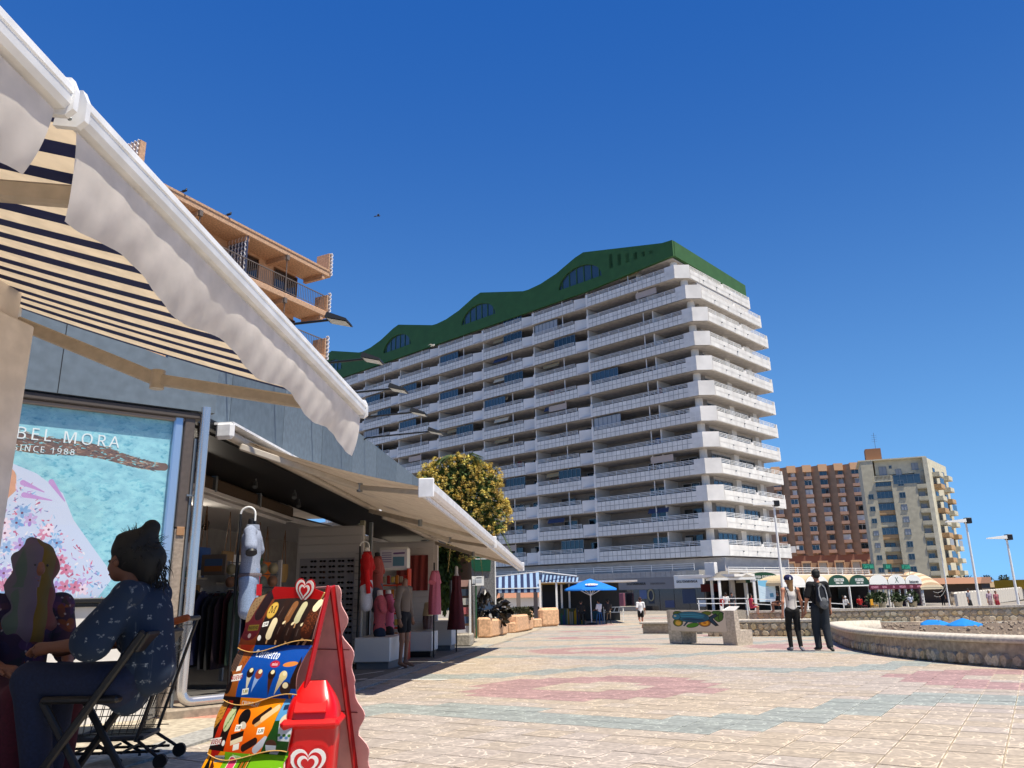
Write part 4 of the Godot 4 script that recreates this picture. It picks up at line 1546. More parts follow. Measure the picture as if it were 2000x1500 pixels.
# ---------------------------------------------------------------- the shop's stock
func shop_item(called: String, label: String, cat: String, s: float, n: float, y: float, turn := 0.0, group := "") -> Node3D:
	var t := thing(called, label, cat, Vector3.ZERO, 0.0, group)
	t.transform = Transform3D(Basis(SHOP_A, Vector3.UP, SHOP_N) * Basis(Vector3.UP, turn), sp(s, n, y))
	return t

func outfit(t: Node3D, top: Color, low, cell := 0.018, long_low := 0.34, tee := false, stub := Color(0.85, 0.82, 0.78)) -> void:
	var nk := MB.new()
	nk.tube([Vector3(0, 0.58, 0), Vector3(0, 0.70, -0.01)], [0.06, 0.052], 12)
	nk.ball(Vector3(0, 0.70, -0.01), Vector3(0.052, 0.015, 0.052), 12)
	obj("form_neck", nk, mat(stub, 0.6), t)
	var m := MB.new()
	m.body([[Vector3(0, 0.02, 0), Vector3(0, 0.22, 0), 0.165, 0.15, Vector3(1, 1, 0.72)], [Vector3(0, 0.22, 0), Vector3(0, 0.45, 0), 0.15, 0.165, Vector3(1, 1, 0.72)], [Vector3(-0.16, 0.545, 0), Vector3(0.16, 0.545, 0), 0.07, 0.07, Vector3.ONE], [Vector3(0.17, 0.55, 0), Vector3(0.26, 0.36, 0.04), 0.065, 0.075, Vector3.ONE], [Vector3(-0.17, 0.55, 0), Vector3(-0.26, 0.36, 0.04), 0.065, 0.075, Vector3.ONE]], cell, 0.012)
	for i in m.v.size(): # soft creases
		m.v[i] += m.n[i] * 0.004 * sin(m.v[i].y * 38.0 + m.v[i].x * 22.0 + 3.0 * sin(m.v[i].z * 17.0))
	obj("shirt", m, mat(top, 0.92, 0.0, "rough", 4.0), t)
	if not tee:
		var co := MB.new()
		co.lathe([Vector2(0.085, 0.575), Vector2(0.078, 0.63), Vector2(0.070, 0.64), Vector2(0.066, 0.60)], 16)
		obj("collar", co, mat(top.darkened(0.25), 0.9), t)
	if low is Color:
		var lm := MB.new()
		var bb := [[Vector3(0, -0.02, 0), Vector3(0, 0.09, 0), 0.158, 0.15, Vector3(1, 1, 0.75)]]
		for sx in [-1.0, 1.0]:
			if long_low > 0.0:
				bb.append([Vector3(0.085 * sx, -0.03, 0), Vector3(0.095 * sx, -long_low, 0.01), 0.095, 0.10, Vector3.ONE])
		lm.body(bb, cell, 0.03)
		for i in lm.v.size():
			lm.v[i] += lm.n[i] * 0.004 * sin(lm.v[i].y * 30.0 + lm.v[i].x * 30.0)
		obj("shorts", lm, mat(low, 0.95, 0.0, "rough", 4.0), t)

func dress(t: Node3D, col: Color, prof: Array, tx := "rough") -> void:
	var m := MB.new()
	cloth_tube(m, prof, 8.0, 0.014, prof[0][0] * 3.0, 40)
	var mm := mat(col, 0.85, 0.0, tx, 3.0)
	mm.rim_enabled = true
	mm.rim = 0.3
	obj("dress", m, mm, t)

func stand(t: Node3D, x: float, z: float, y0: float, y1: float, hook := true) -> void:
	var m := MB.new()
	m.tube([Vector3(x, y0, z), Vector3(x, y1, z)], 0.018, 8)
	m.box(Vector3(x, y0 + 0.01, z), Vector3(0.34, 0.02, 0.26))
	obj("stand", m, M.black, t)
	if hook:
		var h := MB.new()
		var pts := [Vector3(x, y1 - 0.25, z), Vector3(x, y1, z)]
		for i in 9:
			var a := PI * i / 8.0
			pts.append(Vector3(x, y1 + sin(a) * 0.085, z + 0.085 - cos(a) * 0.085))
		pts.append(Vector3(x, y1 - 0.08, z + 0.17))
		h.tube(pts, 0.012, 8)
		obj("hook", h, M.paint_white, t)

func build_stock() -> void:
	# grey polo and pale denim shorts by the chrome tube
	var a := shop_item("hanging_outfit", "grey polo shirt with pale denim shorts and a red tag, hung by the chrome tube", "outfit", 0.46, 0.52, 1.16, 0.25)
	outfit(a, Color(0.62, 0.66, 0.74), Color(0.58, 0.66, 0.78), 0.013, 0.36, false, Color(0.03, 0.04, 0.07))
	stand(a, -0.06, -0.14, sy(0.5) - 1.16, 0.76)
	var cu := MB.new()
	cu.tube([Vector3(-0.285, 0.305, 0.05), Vector3(-0.298, 0.28, 0.055)], 0.066, 14)
	obj("cuff", cu, M.black, a)
	var be := MB.new()
	be.lathe([Vector2(0.168, 0.015), Vector2(0.172, 0.035), Vector2(0.172, 0.05), Vector2(0.165, 0.065)], 20)
	var beo := obj("belt", be, mat(Color(0.72, 0.66, 0.68), 0.8, 0.0, "fine", 14.0), a)
	beo.scale.z = 0.8
	var tg := MB.new()
	tg.box(Vector3(-0.12, -0.13, 0.14), Vector3(0.012, 0.13, 0.06), 0.0)
	tg.bar(Vector3(-0.13, 0.03, 0.14), Vector3(-0.12, -0.07, 0.14), 0.005, 0.005)
	obj("price_tag", tg, mat(Color(0.75, 0.03, 0.10), 0.5), a)
	# red polo, salmon polo
	var b := shop_item("hanging_outfit", "red long polo with a black belt and white shorts before the sunglasses wall", "outfit", 5.75, 0.42, 1.10, 0.1)
	outfit(b, Color(0.80, 0.05, 0.07), Color(0.84, 0.84, 0.87), 0.02)
	stand(b, 0.0, -0.14, sy(5.75) - 1.10, 0.74)
	var b2 := MB.new()
	b2.tube([Vector3(-0.235, 0.40, 0.03), Vector3(-0.225, 0.1, 0.06), Vector3(-0.20, -0.12, 0.08)], [0.05, 0.045, 0.04], 10)
	obj("sleeve", b2, mat(Color(0.80, 0.05, 0.07), 0.9), b)
	var c := shop_item("hanging_outfit", "salmon pink polo with grey shorts just right of the red one", "outfit", 6.55, 0.40, 1.05, 0.1)
	outfit(c, Color(0.66, 0.30, 0.26), Color(0.33, 0.35, 0.40), 0.02, 0.34, false, Color(0.03, 0.03, 0.04))
	stand(c, 0.0, -0.14, sy(6.5) - 1.05, 0.72, false)
	# plinths
	var pls := [[6.25, 0.60, 1.30, 0.66, 0.42, "wide white display plinth carrying the two pink T-shirts"], [9.75, 0.62, 0.7, 0.6, 0.42, "white display plinth with the child's clothes"], [13.0, 0.45, 0.8, 0.7, 0.62, "tall pale display plinth behind the magenta dress"]]
	for q in pls:
		var p := shop_item("display_plinth", q[5], "plinth", q[0], q[1], sy(q[0]) + 0.02)
		var m := MB.new()
		m.box(Vector3(0, 0.14 + q[4] * 0.5, 0), Vector3(q[2], q[4], q[3]), 0.012)
		obj("body", m, mat(Color(0.80, 0.80, 0.79), 0.5), p)
		var m2 := MB.new()
		m2.box(Vector3(0, 0.07, 0), Vector3(q[2] * 0.9, 0.14, q[3] * 0.88))
		obj("foot", m2, mat(Color(0.40, 0.41, 0.42), 0.5) if q[0] != 9.75 else M.black, p)
	for q in [[6.0, 0.62, Color(0.86, 0.42, 0.47), Color(0.14, 0.20, 0.30), "coral pink T-shirt on a torso form, left one on the white plinth", true], [6.62, 0.62, Color(0.83, 0.42, 0.56), Color(0.16, 0.12, 0.14), "lilac pink polo on a torso form, right one on the white plinth", false]]:
		var o := shop_item("torso_form", q[4], "mannequin", q[0], q[1], sy(6.3) + 0.70, 0.35)
		outfit(o, q[2], q[3], 0.02, 0.1, q[5])
	# mannequin in shorts
	var mj := {"elL": Vector3(0.25, 1.12, -0.04), "wrL": Vector3(0.27, 0.90, 0.02), "fiL": Vector3(0.27, 0.76, 0.04)}
	var mq := figure("mannequin", "headless shop mannequin in a taupe top and navy shorts standing barefoot outside", sg(5.95, 1.10, 0.02), 1.2, {"cat": "mannequin", "h": 0.98, "w": 0.88, "cell": 0.018, "j": mj, "headless": true, "skin": Color(0.50, 0.36, 0.28), "top": Color(0.42, 0.37, 0.33), "sleeve": 1.9, "hem": 0.2, "bottom": Color(0.025, 0.03, 0.07), "bottom_name": "shorts", "leg": 0.55, "flare": 0.02})
	# dresses
	var d1 := shop_item("dress_on_stand", "short pale pink dress on a black stand beside the plinth", "dress", 9.3, 1.0, 0.50)
	dress(d1, Color(0.78, 0.42, 0.50), [[0.0, 0.24, 0.14], [0.3, 0.22, 0.14], [0.62, 0.17, 0.12], [0.85, 0.17, 0.11], [0.94, 0.11, 0.08], [0.97, 0.07, 0.06]])
	for sx in [-1.0, 1.0]:
		var sl := MB.new()
		sl.tube([Vector3(0.12 * sx, 0.90, 0), Vector3(0.24 * sx, 0.80, 0), Vector3(0.31 * sx, 0.70, 0)], [0.06, 0.075, 0.09], 12)
		obj("sleeve", sl, mat(Color(0.78, 0.42, 0.50), 0.9), d1)
	stand(d1, 0, -0.02, sy(9.3) - 0.5, 1.15, false)
	var d2 := shop_item("dress_on_stand", "long shiny magenta dress on a black stand at the shop's far end", "dress", 11.9, 1.05, 0.06)
	dress(d2, Color(0.50, 0.02, 0.16), [[0.0, 0.30, 0.24], [0.35, 0.25, 0.20], [0.8, 0.19, 0.15], [1.05, 0.15, 0.11], [1.22, 0.17, 0.11], [1.34, 0.15, 0.10]], "fine")
	stand(d2, 0, 0, sy(11.9) - 0.06, 0.02, false)
	var fo := MB.new()
	fo.body([[Vector3(0, 1.30, 0), Vector3(0, 1.42, 0), 0.12, 0.05, Vector3(1, 1, 0.7)], [Vector3(0, 1.42, 0), Vector3(0, 1.55, 0), 0.045, 0.045, Vector3.ONE]], 0.02, 0.02)
	obj("form", fo, mat(Color(0.74, 0.73, 0.74), 0.5), d2)
	var d3 := shop_item("child_outfit", "child's white top and flowered shorts standing on the middle plinth", "outfit", 9.75, 0.75, sy(9.7) + 0.62, 0.3)
	dress(d3, Color(0.72, 0.60, 0.60), [[0.0, 0.13, 0.10], [0.2, 0.16, 0.12], [0.32, 0.13, 0.1]], "fine")
	var d4 := MB.new()
	cloth_tube(d4, [[0.30, 0.20, 0.13], [0.42, 0.16, 0.11], [0.55, 0.13, 0.09], [0.60, 0.05, 0.05]], 6, 0.01)
	obj("top", d4, mat(Color(0.80, 0.77, 0.64), 0.9), d3)
	var tw := shop_item("hanging_cloth", "salmon beach cloth hung on the white slatted wall", "cloth", 12.85, -0.35, 1.05)
	var rows := []
	for i in 6:
		var row := []
		for k in 24:
			row.append(Vector3(0.03 * sin(k * 1.3 + i * 0.2), 0.95 - i * 0.19, -0.45 + k * 0.039))
		rows.append(row)
	var twm := MB.new()
	twm.grid(rows)
	obj("cloth", twm, mat(Color(0.66, 0.30, 0.28), 0.9, 0.0, "rough", 3.0), tw)
	# orange display rack with a poster top
	var rk := shop_item("display_rack", "orange wire rack of packets under a white framed poster", "rack", 8.6, 0.22, sy(8.6) + 0.03)
	var om := mat(Color(0.78, 0.22, 0.03), 0.5)
	for z in [-0.34, 0.34]:
		var p := MB.new()
		p.box(Vector3(0, 0.95, z), Vector3(0.30, 1.9, 0.03))
		obj("side_panel", p, om, rk)
	for k in 5:
		var sh := MB.new()
		sh.box(Vector3(0, 0.35 + k * 0.30, 0), Vector3(0.32, 0.03, 0.66))
		var so := obj("shelf", sh, om, rk)
		for i in 7:
			var pk := MB.new()
			pk.box(Vector3(-0.10, 0.47 + k * 0.30, -0.28 + i * 0.093), Vector3(0.06, 0.18 - 0.05 * ((i * 3 + k) % 2), 0.075), 0.01)
			obj("packet", pk, mat([Color(0.72, 0.42, 0.10), Color(0.62, 0.55, 0.45), Color(0.60, 0.14, 0.10), Color(0.74, 0.62, 0.30)][(i * 5 + k * 3) % 4], 0.4), so)
	var pt := MB.new()
	pt.box(Vector3(-0.05, 2.12, 0), Vector3(0.12, 0.50, 0.72), 0.05)
	obj("poster_frame", pt, M.paint_white, rk)
	var pc := Canvas.new(144, 100, Color(0.80, 0.78, 0.80))
	for i in 5:
		pc.capsule(Vector2(14, 18 + i * 12), Vector2(60, 18 + i * 12), 3, Color(0.55, 0.50, 0.62))
	pc.poly([Vector2(70, 40), Vector2(130, 40), Vector2(130, 90), Vector2(70, 90)], Color(0.36, 0.50, 0.58))
	pc.capsule(Vector2(76, 22), Vector2(128, 20), 5, Color(0.42, 0.32, 0.50))
	var pq := MB.new()
	pq.quad(Vector3(-0.114, 1.92, -0.31), Vector3(-0.114, 1.92, 0.31), Vector3(-0.114, 2.32, 0.31), Vector3(-0.114, 2.32, -0.31))
	var pmm := StandardMaterial3D.new()
	pmm.albedo_texture = tex(pc.im)
	obj("poster_print", pq, pmm, rk)
	# white and black postcard rack beyond the shop's end
	var pr := shop_item("postcard_rack", "tall white postcard rack with black edges at the shop's far end", "rack", 15.6, 0.55, sy(15.6) + 0.25)
	for z in [-0.30, -0.14, 0.30]:
		var p := MB.new()
		p.box(Vector3(-0.1, 0.85, z), Vector3(0.10, 1.7, 0.05))
		obj("upright", p, M.black if z < 0.2 else M.paint_white, pr)
	for k in 6:
		var cd := MB.new()
		cd.box(Vector3(-0.06, 0.25 + k * 0.27, 0.08), Vector3(0.04, 0.20, 0.40))
		obj("card_row", cd, mat([Color(0.75, 0.75, 0.78), Color(0.30, 0.38, 0.50), Color(0.80, 0.45, 0.45), Color(0.78, 0.78, 0.74), Color(0.25, 0.30, 0.36), Color(0.75, 0.6, 0.55)][k], 0.4), pr)
	var pb := MB.new()
	pb.box(Vector3(0, -0.05, 0), Vector3(0.7, 0.36, 0.7), 0.04)
	obj("stone_base", pb, M.concrete, pr)
	# sunglasses on the display wall
	var sg0: Node3D = null
	var i_g := 0
	for col in 6:
		for row in 17:
			if (col * 7 + row * 3) % 11 == 0 or (col == 2 and row in [8, 9]):
				continue
			var at := sp(6.63, -1.12 + col * 0.19, 1.62 - row * 0.105)
			if sg0 == null:
				sg0 = thing("sunglasses", "dark sunglasses on the display wall, top row of the left column", "sunglasses", at, 0.0, "sunglasses on the display wall")
				sg0.basis = Basis(SHOP_N, Vector3.UP, -SHOP_A)
				for s in [-1.0, 1.0]:
					var l := MB.new()
					var pl := PackedVector2Array()
					for i in 10:
						var a2 := TAU * i / 10
						pl.append(Vector2(s * 0.036 + cos(a2) * 0.030, sin(a2) * 0.022))
					l.prism(pl, 0.006)
					obj("lens", l, mat(Color(0.02, 0.018, 0.02), 0.1), sg0)
				var br := MB.new()
				br.box(Vector3(0, 0.008, 0.004), Vector3(0.02, 0.006, 0.006))
				obj("bridge", br, M.black, sg0)
			else:
				var d := dup(sg0, at, 0.0, "dark sunglasses on the display wall, column %d from the left, row %d from the top" % [col + 1, row + 1])
				d.basis = sg0.basis * Basis(Vector3.BACK, 0.05 * sin(i_g * 2.3))
			i_g += 1
	# hats on a rack
	var hr := shop_item("hat_rack", "pale wire rack holding rows of straw hats inside the shop", "rack", 3.0, -0.50, sy(3.0) + 0.06)
	for z in [-0.45, 0.36]:
		var p := MB.new()
		p.box(Vector3(0.0, 0.85, z), Vector3(0.05, 1.75, 0.05))
		obj("upright", p, mat(Color(0.62, 0.58, 0.54), 0.6), hr)
	for k in 3:
		var p := MB.new()
		p.bar(Vector3(-0.02, 1.70 - k * 0.19, -0.45), Vector3(-0.02, 1.70 - k * 0.19, 0.36), 0.012, 0.012)
		obj("wire", p, M.alu, hr)
	var h0: Node3D = null
	var hm := [mat(Color(0.62, 0.56, 0.42), 0.9), mat(Color(0.55, 0.53, 0.42), 0.9), mat(Color(0.60, 0.42, 0.30), 0.9), mat(Color(0.50, 0.51, 0.44), 0.9)]
	for k in 3:
		for i in 5:
			var at := sp(2.94, -0.88 + i * 0.165, sy(3.0) + 1.66 - k * 0.19)
			if h0 == null:
				h0 = thing("straw_hat", "straw hat on the wire rack in the shop, top row, first from the left", "hat", at, 0.0, "straw hats on the rack")
				h0.basis = Basis(SHOP_N, Vector3.UP, -SHOP_A)
				var m := MB.new()
				m.xf = Transform3D(Basis(Vector3.RIGHT, PI / 2), Vector3.ZERO)
				m.lathe([Vector2(0.08, 0), Vector2(0.082, 0.006), Vector2(0.05, 0.012), Vector2(0.045, 0.045), Vector2(0.0, 0.055)], 16)
				obj("hat", m, hm[0], h0)
			else:
				var d := dup(h0, at, 0.0, "straw hat on the wire rack in the shop, %s row, %s from the left" % [["top", "middle", "bottom"][k], ["first", "second", "third", "fourth", "fifth"][i]])
				d.basis = h0.basis
				(d.get_node("hat") as MeshInstance3D).material_override = hm[(k * 2 + i * 3) % 4]
	var gm2 := []
	for c3 in [Color(0.66, 0.52, 0.30), Color(0.62, 0.10, 0.10), Color(0.72, 0.70, 0.68), Color(0.10, 0.28, 0.50), Color(0.50, 0.38, 0.22), Color(0.80, 0.78, 0.74), Color(0.14, 0.36, 0.22), Color(0.78, 0.40, 0.08)]:
		gm2.append(mat(c3, 0.7))
	# framed beach print, and rails of dark garments
	var fp := shop_item("framed_print", "small framed beach print inside the shop above the garment rail", "picture", 2.5, -0.95, 1.42)
	var ff := MB.new()
	ff.box(Vector3(0, 0, 0), Vector3(0.03, 0.30, 0.38), 0.008)
	obj("frame", ff, mat(Color(0.36, 0.30, 0.25), 0.6), fp)
	for q in [[0.035, 0.10, Color(0.20, 0.30, 0.42)], [-0.055, 0.08, Color(0.52, 0.30, 0.10)]]:
		var pp := MB.new()
		pp.box(Vector3(-0.018, q[0], 0), Vector3(0.006, q[1], 0.27))
		obj("print", pp, mat(q[2], 0.6), fp)
	var r := RandomNumberGenerator.new()
	r.seed = 17
	var names := ["navy", "black", "dark green", "red", "dark blue", "charcoal", "ochre", "royal blue", "green", "brown", "plum", "grey"]
	var cols := [Color(0.04, 0.05, 0.14), Color(0.03, 0.03, 0.03), Color(0.03, 0.10, 0.06), Color(0.36, 0.03, 0.04), Color(0.03, 0.05, 0.22), Color(0.10, 0.10, 0.11), Color(0.40, 0.26, 0.04), Color(0.05, 0.09, 0.34), Color(0.06, 0.22, 0.10), Color(0.20, 0.11, 0.06), Color(0.20, 0.04, 0.12), Color(0.30, 0.30, 0.32)]
	for q in [[1.7, "near the chrome tube"], [2.3, "behind the ice cream board"]]:
		var ra := shop_item("garment_rail", "chrome garment rail of dark clothes %s" % q[1], "rail", q[0], -0.72, sy(q[0]) + 0.06)
		var rm := MB.new()
		rm.tube([Vector3(0, 0, -0.6), Vector3(0, 1.22, -0.6), Vector3(0, 1.22, 0.6), Vector3(0, 0, 0.6)], 0.014, 8)
		obj("rail", rm, M.alu, ra)
		for i in 12:
			var k := (i * 5 + int(q[0])) % 12
			var g := shop_item("garment", "%s garment hanging on the rail %s" % [names[k], q[1]], "garment", q[0] + r.randf_range(-0.03, 0.03), -1.24 + i * 0.095, sy(q[0]) + 0.30 + r.randf() * 0.1)
			var gm := MB.new()
			cloth_tube(gm, [[0.0, 0.20, 0.035], [0.35, 0.20, 0.03], [0.78, 0.21, 0.03], [0.90, 0.10, 0.025], [0.93, 0.03, 0.02]], 9, 0.006, i * 1.7, 20)
			obj("cloth", gm, mat(cols[k].lightened(0.06), 0.9, 0.0, "fine", 5.0), g)
	# shelf units crowded with small goods along the back wall
	for q in [[1.2, "left"], [3.6, "middle"], [5.4, "right"], [8.2, "far"]]:
		var su := shop_item("goods_shelves", "crowded shelf unit of small souvenirs on the back wall, %s one" % q[1], "shelves", q[0], -3.1, sy(q[0]) + 0.06)
		for k in 6:
			var sh := MB.new()
			sh.box(Vector3(0, 0.25 + k * 0.34, 0), Vector3(1.7, 0.03, 0.36))
			var so := obj("shelf", sh, mat(Color(0.66, 0.63, 0.58), 0.6), su)
			for i in 15:
				if r.randf() < 0.12:
					continue
				var it := MB.new()
				var hh := r.randf_range(0.08, 0.24)
				var cx := -0.78 + i * 0.11
				if i % 3 == 0:
					it.lathe([Vector2(0.0, 0), Vector2(0.045, 0), Vector2(0.05, hh * 0.6), Vector2(0.02, hh), Vector2(0, hh)], 8, Vector3(cx, 0.265 + k * 0.34, 0.08))
				else:
					it.box(Vector3(cx, 0.265 + k * 0.34 + hh * 0.5, 0.08), Vector3(0.09, hh, 0.10), 0.012)
				obj("item", it, gm2[r.randi() % 8], so)
	# bags and floats hung from the ceiling edge
	for i in 9:
		var bg := shop_item("hanging_bag", "%s beach bag hanging inside the shop, %s from the front" % [["straw", "red", "striped", "blue", "tan", "white", "green", "orange", "grey"][i], ["first", "second", "third", "fourth", "fifth", "sixth", "seventh", "eighth", "ninth"][i]], "bag", 1.0 + i * 0.58, -1.15 - 0.1 * (i % 2), 1.45 - 0.03 * i)
		var b3 := MB.new()
		cloth_tube(b3, [[0.0, 0.12, 0.05], [0.10, 0.17, 0.07], [0.30, 0.19, 0.06], [0.33, 0.18, 0.05]], 5, 0.008, i, 18)
		obj("bag", b3, gm2[i % 8], bg)
		var hd := MB.new()
		hd.tube([Vector3(-0.1, 0.32, 0), Vector3(-0.06, 0.55, 0), Vector3(0, 0.95, 0), Vector3(0.06, 0.55, 0), Vector3(0.1, 0.32, 0)], 0.008, 5)
		obj("strap", hd, M.wood, bg)
# ---------------------------------------------------------------- people
func joints(h := 1.0, over := {}) -> Dictionary:
	# upright figure about 1.75 m tall, facing +z, left side at +x
	var j := {
		"pel": Vector3(0, 0.95, 0), "waist": Vector3(0, 1.08, 0.005), "chest": Vector3(0, 1.29, 0.0), "neck": Vector3(0, 1.47, -0.01), "head": Vector3(0, 1.63, 0.015),
		"hipL": Vector3(0.09, 0.92, 0), "hipR": Vector3(-0.09, 0.92, 0), "knL": Vector3(0.095, 0.50, 0.01), "knR": Vector3(-0.095, 0.50, 0.01),
		"anL": Vector3(0.10, 0.09, -0.02), "anR": Vector3(-0.10, 0.09, -0.02), "toL": Vector3(0.125, 0.035, 0.13), "toR": Vector3(-0.125, 0.035, 0.13),
		"shL": Vector3(0.175, 1.415, -0.01), "shR": Vector3(-0.175, 1.415, -0.01), "elL": Vector3(0.235, 1.13, -0.03), "elR": Vector3(-0.235, 1.13, -0.03),
		"wrL": Vector3(0.255, 0.88, 0.04), "wrR": Vector3(-0.255, 0.88, 0.04), "fiL": Vector3(0.255, 0.72, 0.075), "fiR": Vector3(-0.255, 0.72, 0.075)}
	for k in over:
		j[k] = over[k]
	for k in j:
		j[k] = j[k] * h
	return j

const FLAT := Vector3(1.0, 1.0, 0.72)

func hand(m: MB, wr: Vector3, tip: Vector3, side: Vector3, h: float) -> void:
	# palm, four unequal bent fingers and a thumb that leaves the side of the palm
	var d := (tip - wr).normalized()
	var sd := (side - d * side.dot(d)).normalized()
	var up := d.cross(sd)
	var pa := wr + d * 0.085 * h
	m.body([[wr, pa, 0.026 * h, 0.034 * h, Vector3.ONE]], 0.008 * h, 0.01)
	for k in 4:
		var o := sd * (k - 1.5) * 0.019 * h
		var ln: float = [0.070, 0.080, 0.075, 0.058][k] * h
		var b0 := pa + o - d * 0.005
		var b1 := b0 + d * ln * 0.5 - up * 0.006 * h
		var b2 := b1 + d * ln * 0.42 - up * 0.022 * h
		m.tube([b0, b1, b2], [0.0095 * h, 0.009 * h, 0.007 * h], 7)
	var t0 := wr + d * 0.03 * h - sd * 0.026 * h
	m.tube([t0, t0 + d * 0.035 * h - sd * 0.02 * h, t0 + d * 0.065 * h - sd * 0.022 * h - up * 0.008 * h], [0.012 * h, 0.010 * h, 0.008 * h], 7)

func figure(called: String, label: String, at: Vector3, yaw: float, look: Dictionary, group := "") -> Node3D:
	var t := thing(called, label, look.get("cat", "person"), at, yaw, group)
	var h: float = look.get("h", 1.0)
	var w: float = look.get("w", 1.0)
	var j := joints(h, look.get("j", {}))
	var cell: float = look.get("cell", 0.03)
	var sk := []
	var headless: bool = look.get("headless", false)
	sk.append([j.pel, j.waist, 0.125 * h * w, 0.112 * h * w, FLAT])
	sk.append([j.waist, j.chest, 0.112 * h * w, 0.135 * h * w, FLAT])
	sk.append([j.shL, j.shR, 0.055 * h * w, 0.055 * h * w, Vector3.ONE])
	sk.append([j.chest, j.neck, 0.09 * h, 0.05 * h, Vector3.ONE])
	sk.append([j.neck, j.neck.lerp(j.head, 0.6), 0.052 * h, 0.05 * h, Vector3.ONE])
	if not headless:
		var fw: Vector3 = look.get("face", Vector3(0, 0, 1))
		sk.append([j.head + Vector3(0, 0.03, 0) * h - fw * 0.012 * h, j.head + Vector3(0, -0.035, 0) * h + fw * 0.02 * h, 0.088 * h, 0.068 * h, Vector3(0.92, 1.0, 1.0)])
		sk.append([j.head + Vector3(0, -0.07, 0) * h + fw * 0.05 * h, j.head + Vector3(0, -0.075, 0) * h + fw * 0.055 * h, 0.028 * h, 0.024 * h, Vector3.ONE])
		if cell < 0.02:
			sk.append([j.head + Vector3(0, 0.015, 0) * h + fw * 0.085 * h, j.head + Vector3(0, -0.025, 0) * h + fw * 0.102 * h, 0.010 * h, 0.014 * h, Vector3.ONE])
	for e in ["L", "R"]:
		sk.append([j["sh" + e], j["el" + e], 0.048 * h * w, 0.038 * h * w, Vector3.ONE])
		sk.append([j["el" + e], j["wr" + e], 0.038 * h * w, 0.026 * h * w, Vector3.ONE])
		sk.append([j["hip" + e], j["kn" + e], 0.085 * h * w, 0.054 * h * w, Vector3.ONE])
		sk.append([j["kn" + e], j["an" + e], 0.053 * h * w, 0.034 * h * w, Vector3.ONE])
		sk.append([j["an" + e], j["to" + e], 0.036 * h, 0.028 * h, Vector3.ONE])
	var m := MB.new()
	m.body(sk, cell, 0.035)
	if not look.get("nohands", false):
		for e in ["L", "R"]:
			var sdv := Vector3(0, 0, 1) if absf((j["fi" + e] - j["wr" + e]).normalized().z) < 0.8 else Vector3(1, 0, 0)
			hand(m, j["wr" + e], j["fi" + e], look.get("hand_side", sdv), h)
	if not headless:
		var fw: Vector3 = look.get("face", Vector3(0, 0, 1))
		var sd := Vector3.UP.cross(fw).normalized()
		for q in [-1, 1]:
			m.ball(j.head + sd * q * 0.084 * h + Vector3(0, -0.01, 0) * h - fw * 0.005, Vector3(0.018, 0.032, 0.022) * h, 8)
	var body := obj("body", m, mat(look.get("skin", Color(0.68, 0.47, 0.36)), 0.6), t)
	if not headless:
		var fw: Vector3 = look.get("face", Vector3(0, 0, 1))
		var sd := Vector3.UP.cross(fw).normalized()
		for q in [-1, 1]:
			var ey := MB.new()
			ey.ball(j.head + sd * q * 0.032 * h + Vector3(0, 0.005, 0) * h + fw * 0.076 * h, Vector3(0.012, 0.009, 0.012) * h, 8)
			obj("eye", ey, M.black, body)
		if cell < 0.02:
			var mo := MB.new()
			mo.bar(j.head + sd * -0.022 * h + Vector3(0, -0.062, 0) * h + fw * 0.083 * h, j.head + sd * 0.022 * h + Vector3(0, -0.062, 0) * h + fw * 0.083 * h, 0.01, 0.008)
			obj("mouth", mo, mat(Color(0.55, 0.25, 0.22), 0.5), body)
	# top
	if look.has("top"):
		var o := 0.014
		var tb := []
		tb.append([j.waist.lerp(j.pel, look.get("hem", 0.6)), j.waist, 0.13 * h * w + o, 0.118 * h * w + o, FLAT])
		tb.append([j.waist, j.chest, 0.118 * h * w + o, 0.138 * h * w + o, FLAT])
		if look.get("sleeve", 0.55) > 0.0:
			tb.append([j.shL, j.shR, 0.056 * h * w + o, 0.056 * h * w + o, Vector3.ONE])
		else:
			tb.append([j.shL.lerp(j.shR, 0.2), j.shL.lerp(j.shR, 0.8), 0.045 * h + o, 0.045 * h + o, Vector3.ONE])
		tb.append([j.chest, j.chest.lerp(j.neck, 0.55), 0.10 * h + o, 0.075 * h + o, Vector3.ONE])
		var sl: float = look.get("sleeve", 0.55)
		for e in ["L", "R"]:
			if sl > 0.0:
				tb.append([j["sh" + e], j["sh" + e].lerp(j["el" + e], minf(sl, 1.0)), 0.055 * h * w + o, 0.05 * h * w + o, Vector3.ONE])
			if sl > 1.0:
				tb.append([j["el" + e], j["el" + e].lerp(j["wr" + e], sl - 1.0), 0.046 * h * w + o, 0.034 * h * w + o, Vector3.ONE])
		var tm := MB.new()
		tm.body(tb, cell, 0.03)
		var tmat: Material = look.top if look.top is Material else mat(look.top, 0.9)
		obj(look.get("top_name", "shirt"), tm, tmat, t)
	if look.has("bottom"):
		var o := 0.012
		var ln: float = look.get("leg", 2.0)
		var bb := [[j.pel, j.waist.lerp(j.pel, 0.35), 0.128 * h * w + o, 0.12 * h * w + o, FLAT]]
		for e in ["L", "R"]:
			bb.append([j["hip" + e], j["hip" + e].lerp(j["kn" + e], minf(ln, 1.0)), 0.088 * h * w + o, 0.06 * h * w + o + look.get("flare", 0.0), Vector3.ONE])
			if ln > 1.0:
				bb.append([j["kn" + e], j["kn" + e].lerp(j["an" + e], ln - 1.0), 0.058 * h * w + o + look.get("flare", 0.0), 0.038 * h * w + o + look.get("flare", 0.0) * 1.2, Vector3.ONE])
		var bm := MB.new()
		bm.body(bb, cell, 0.03)
		obj(look.get("bottom_name", "trousers"), bm, look.bottom if look.bottom is Material else mat(look.bottom, 0.9), t)
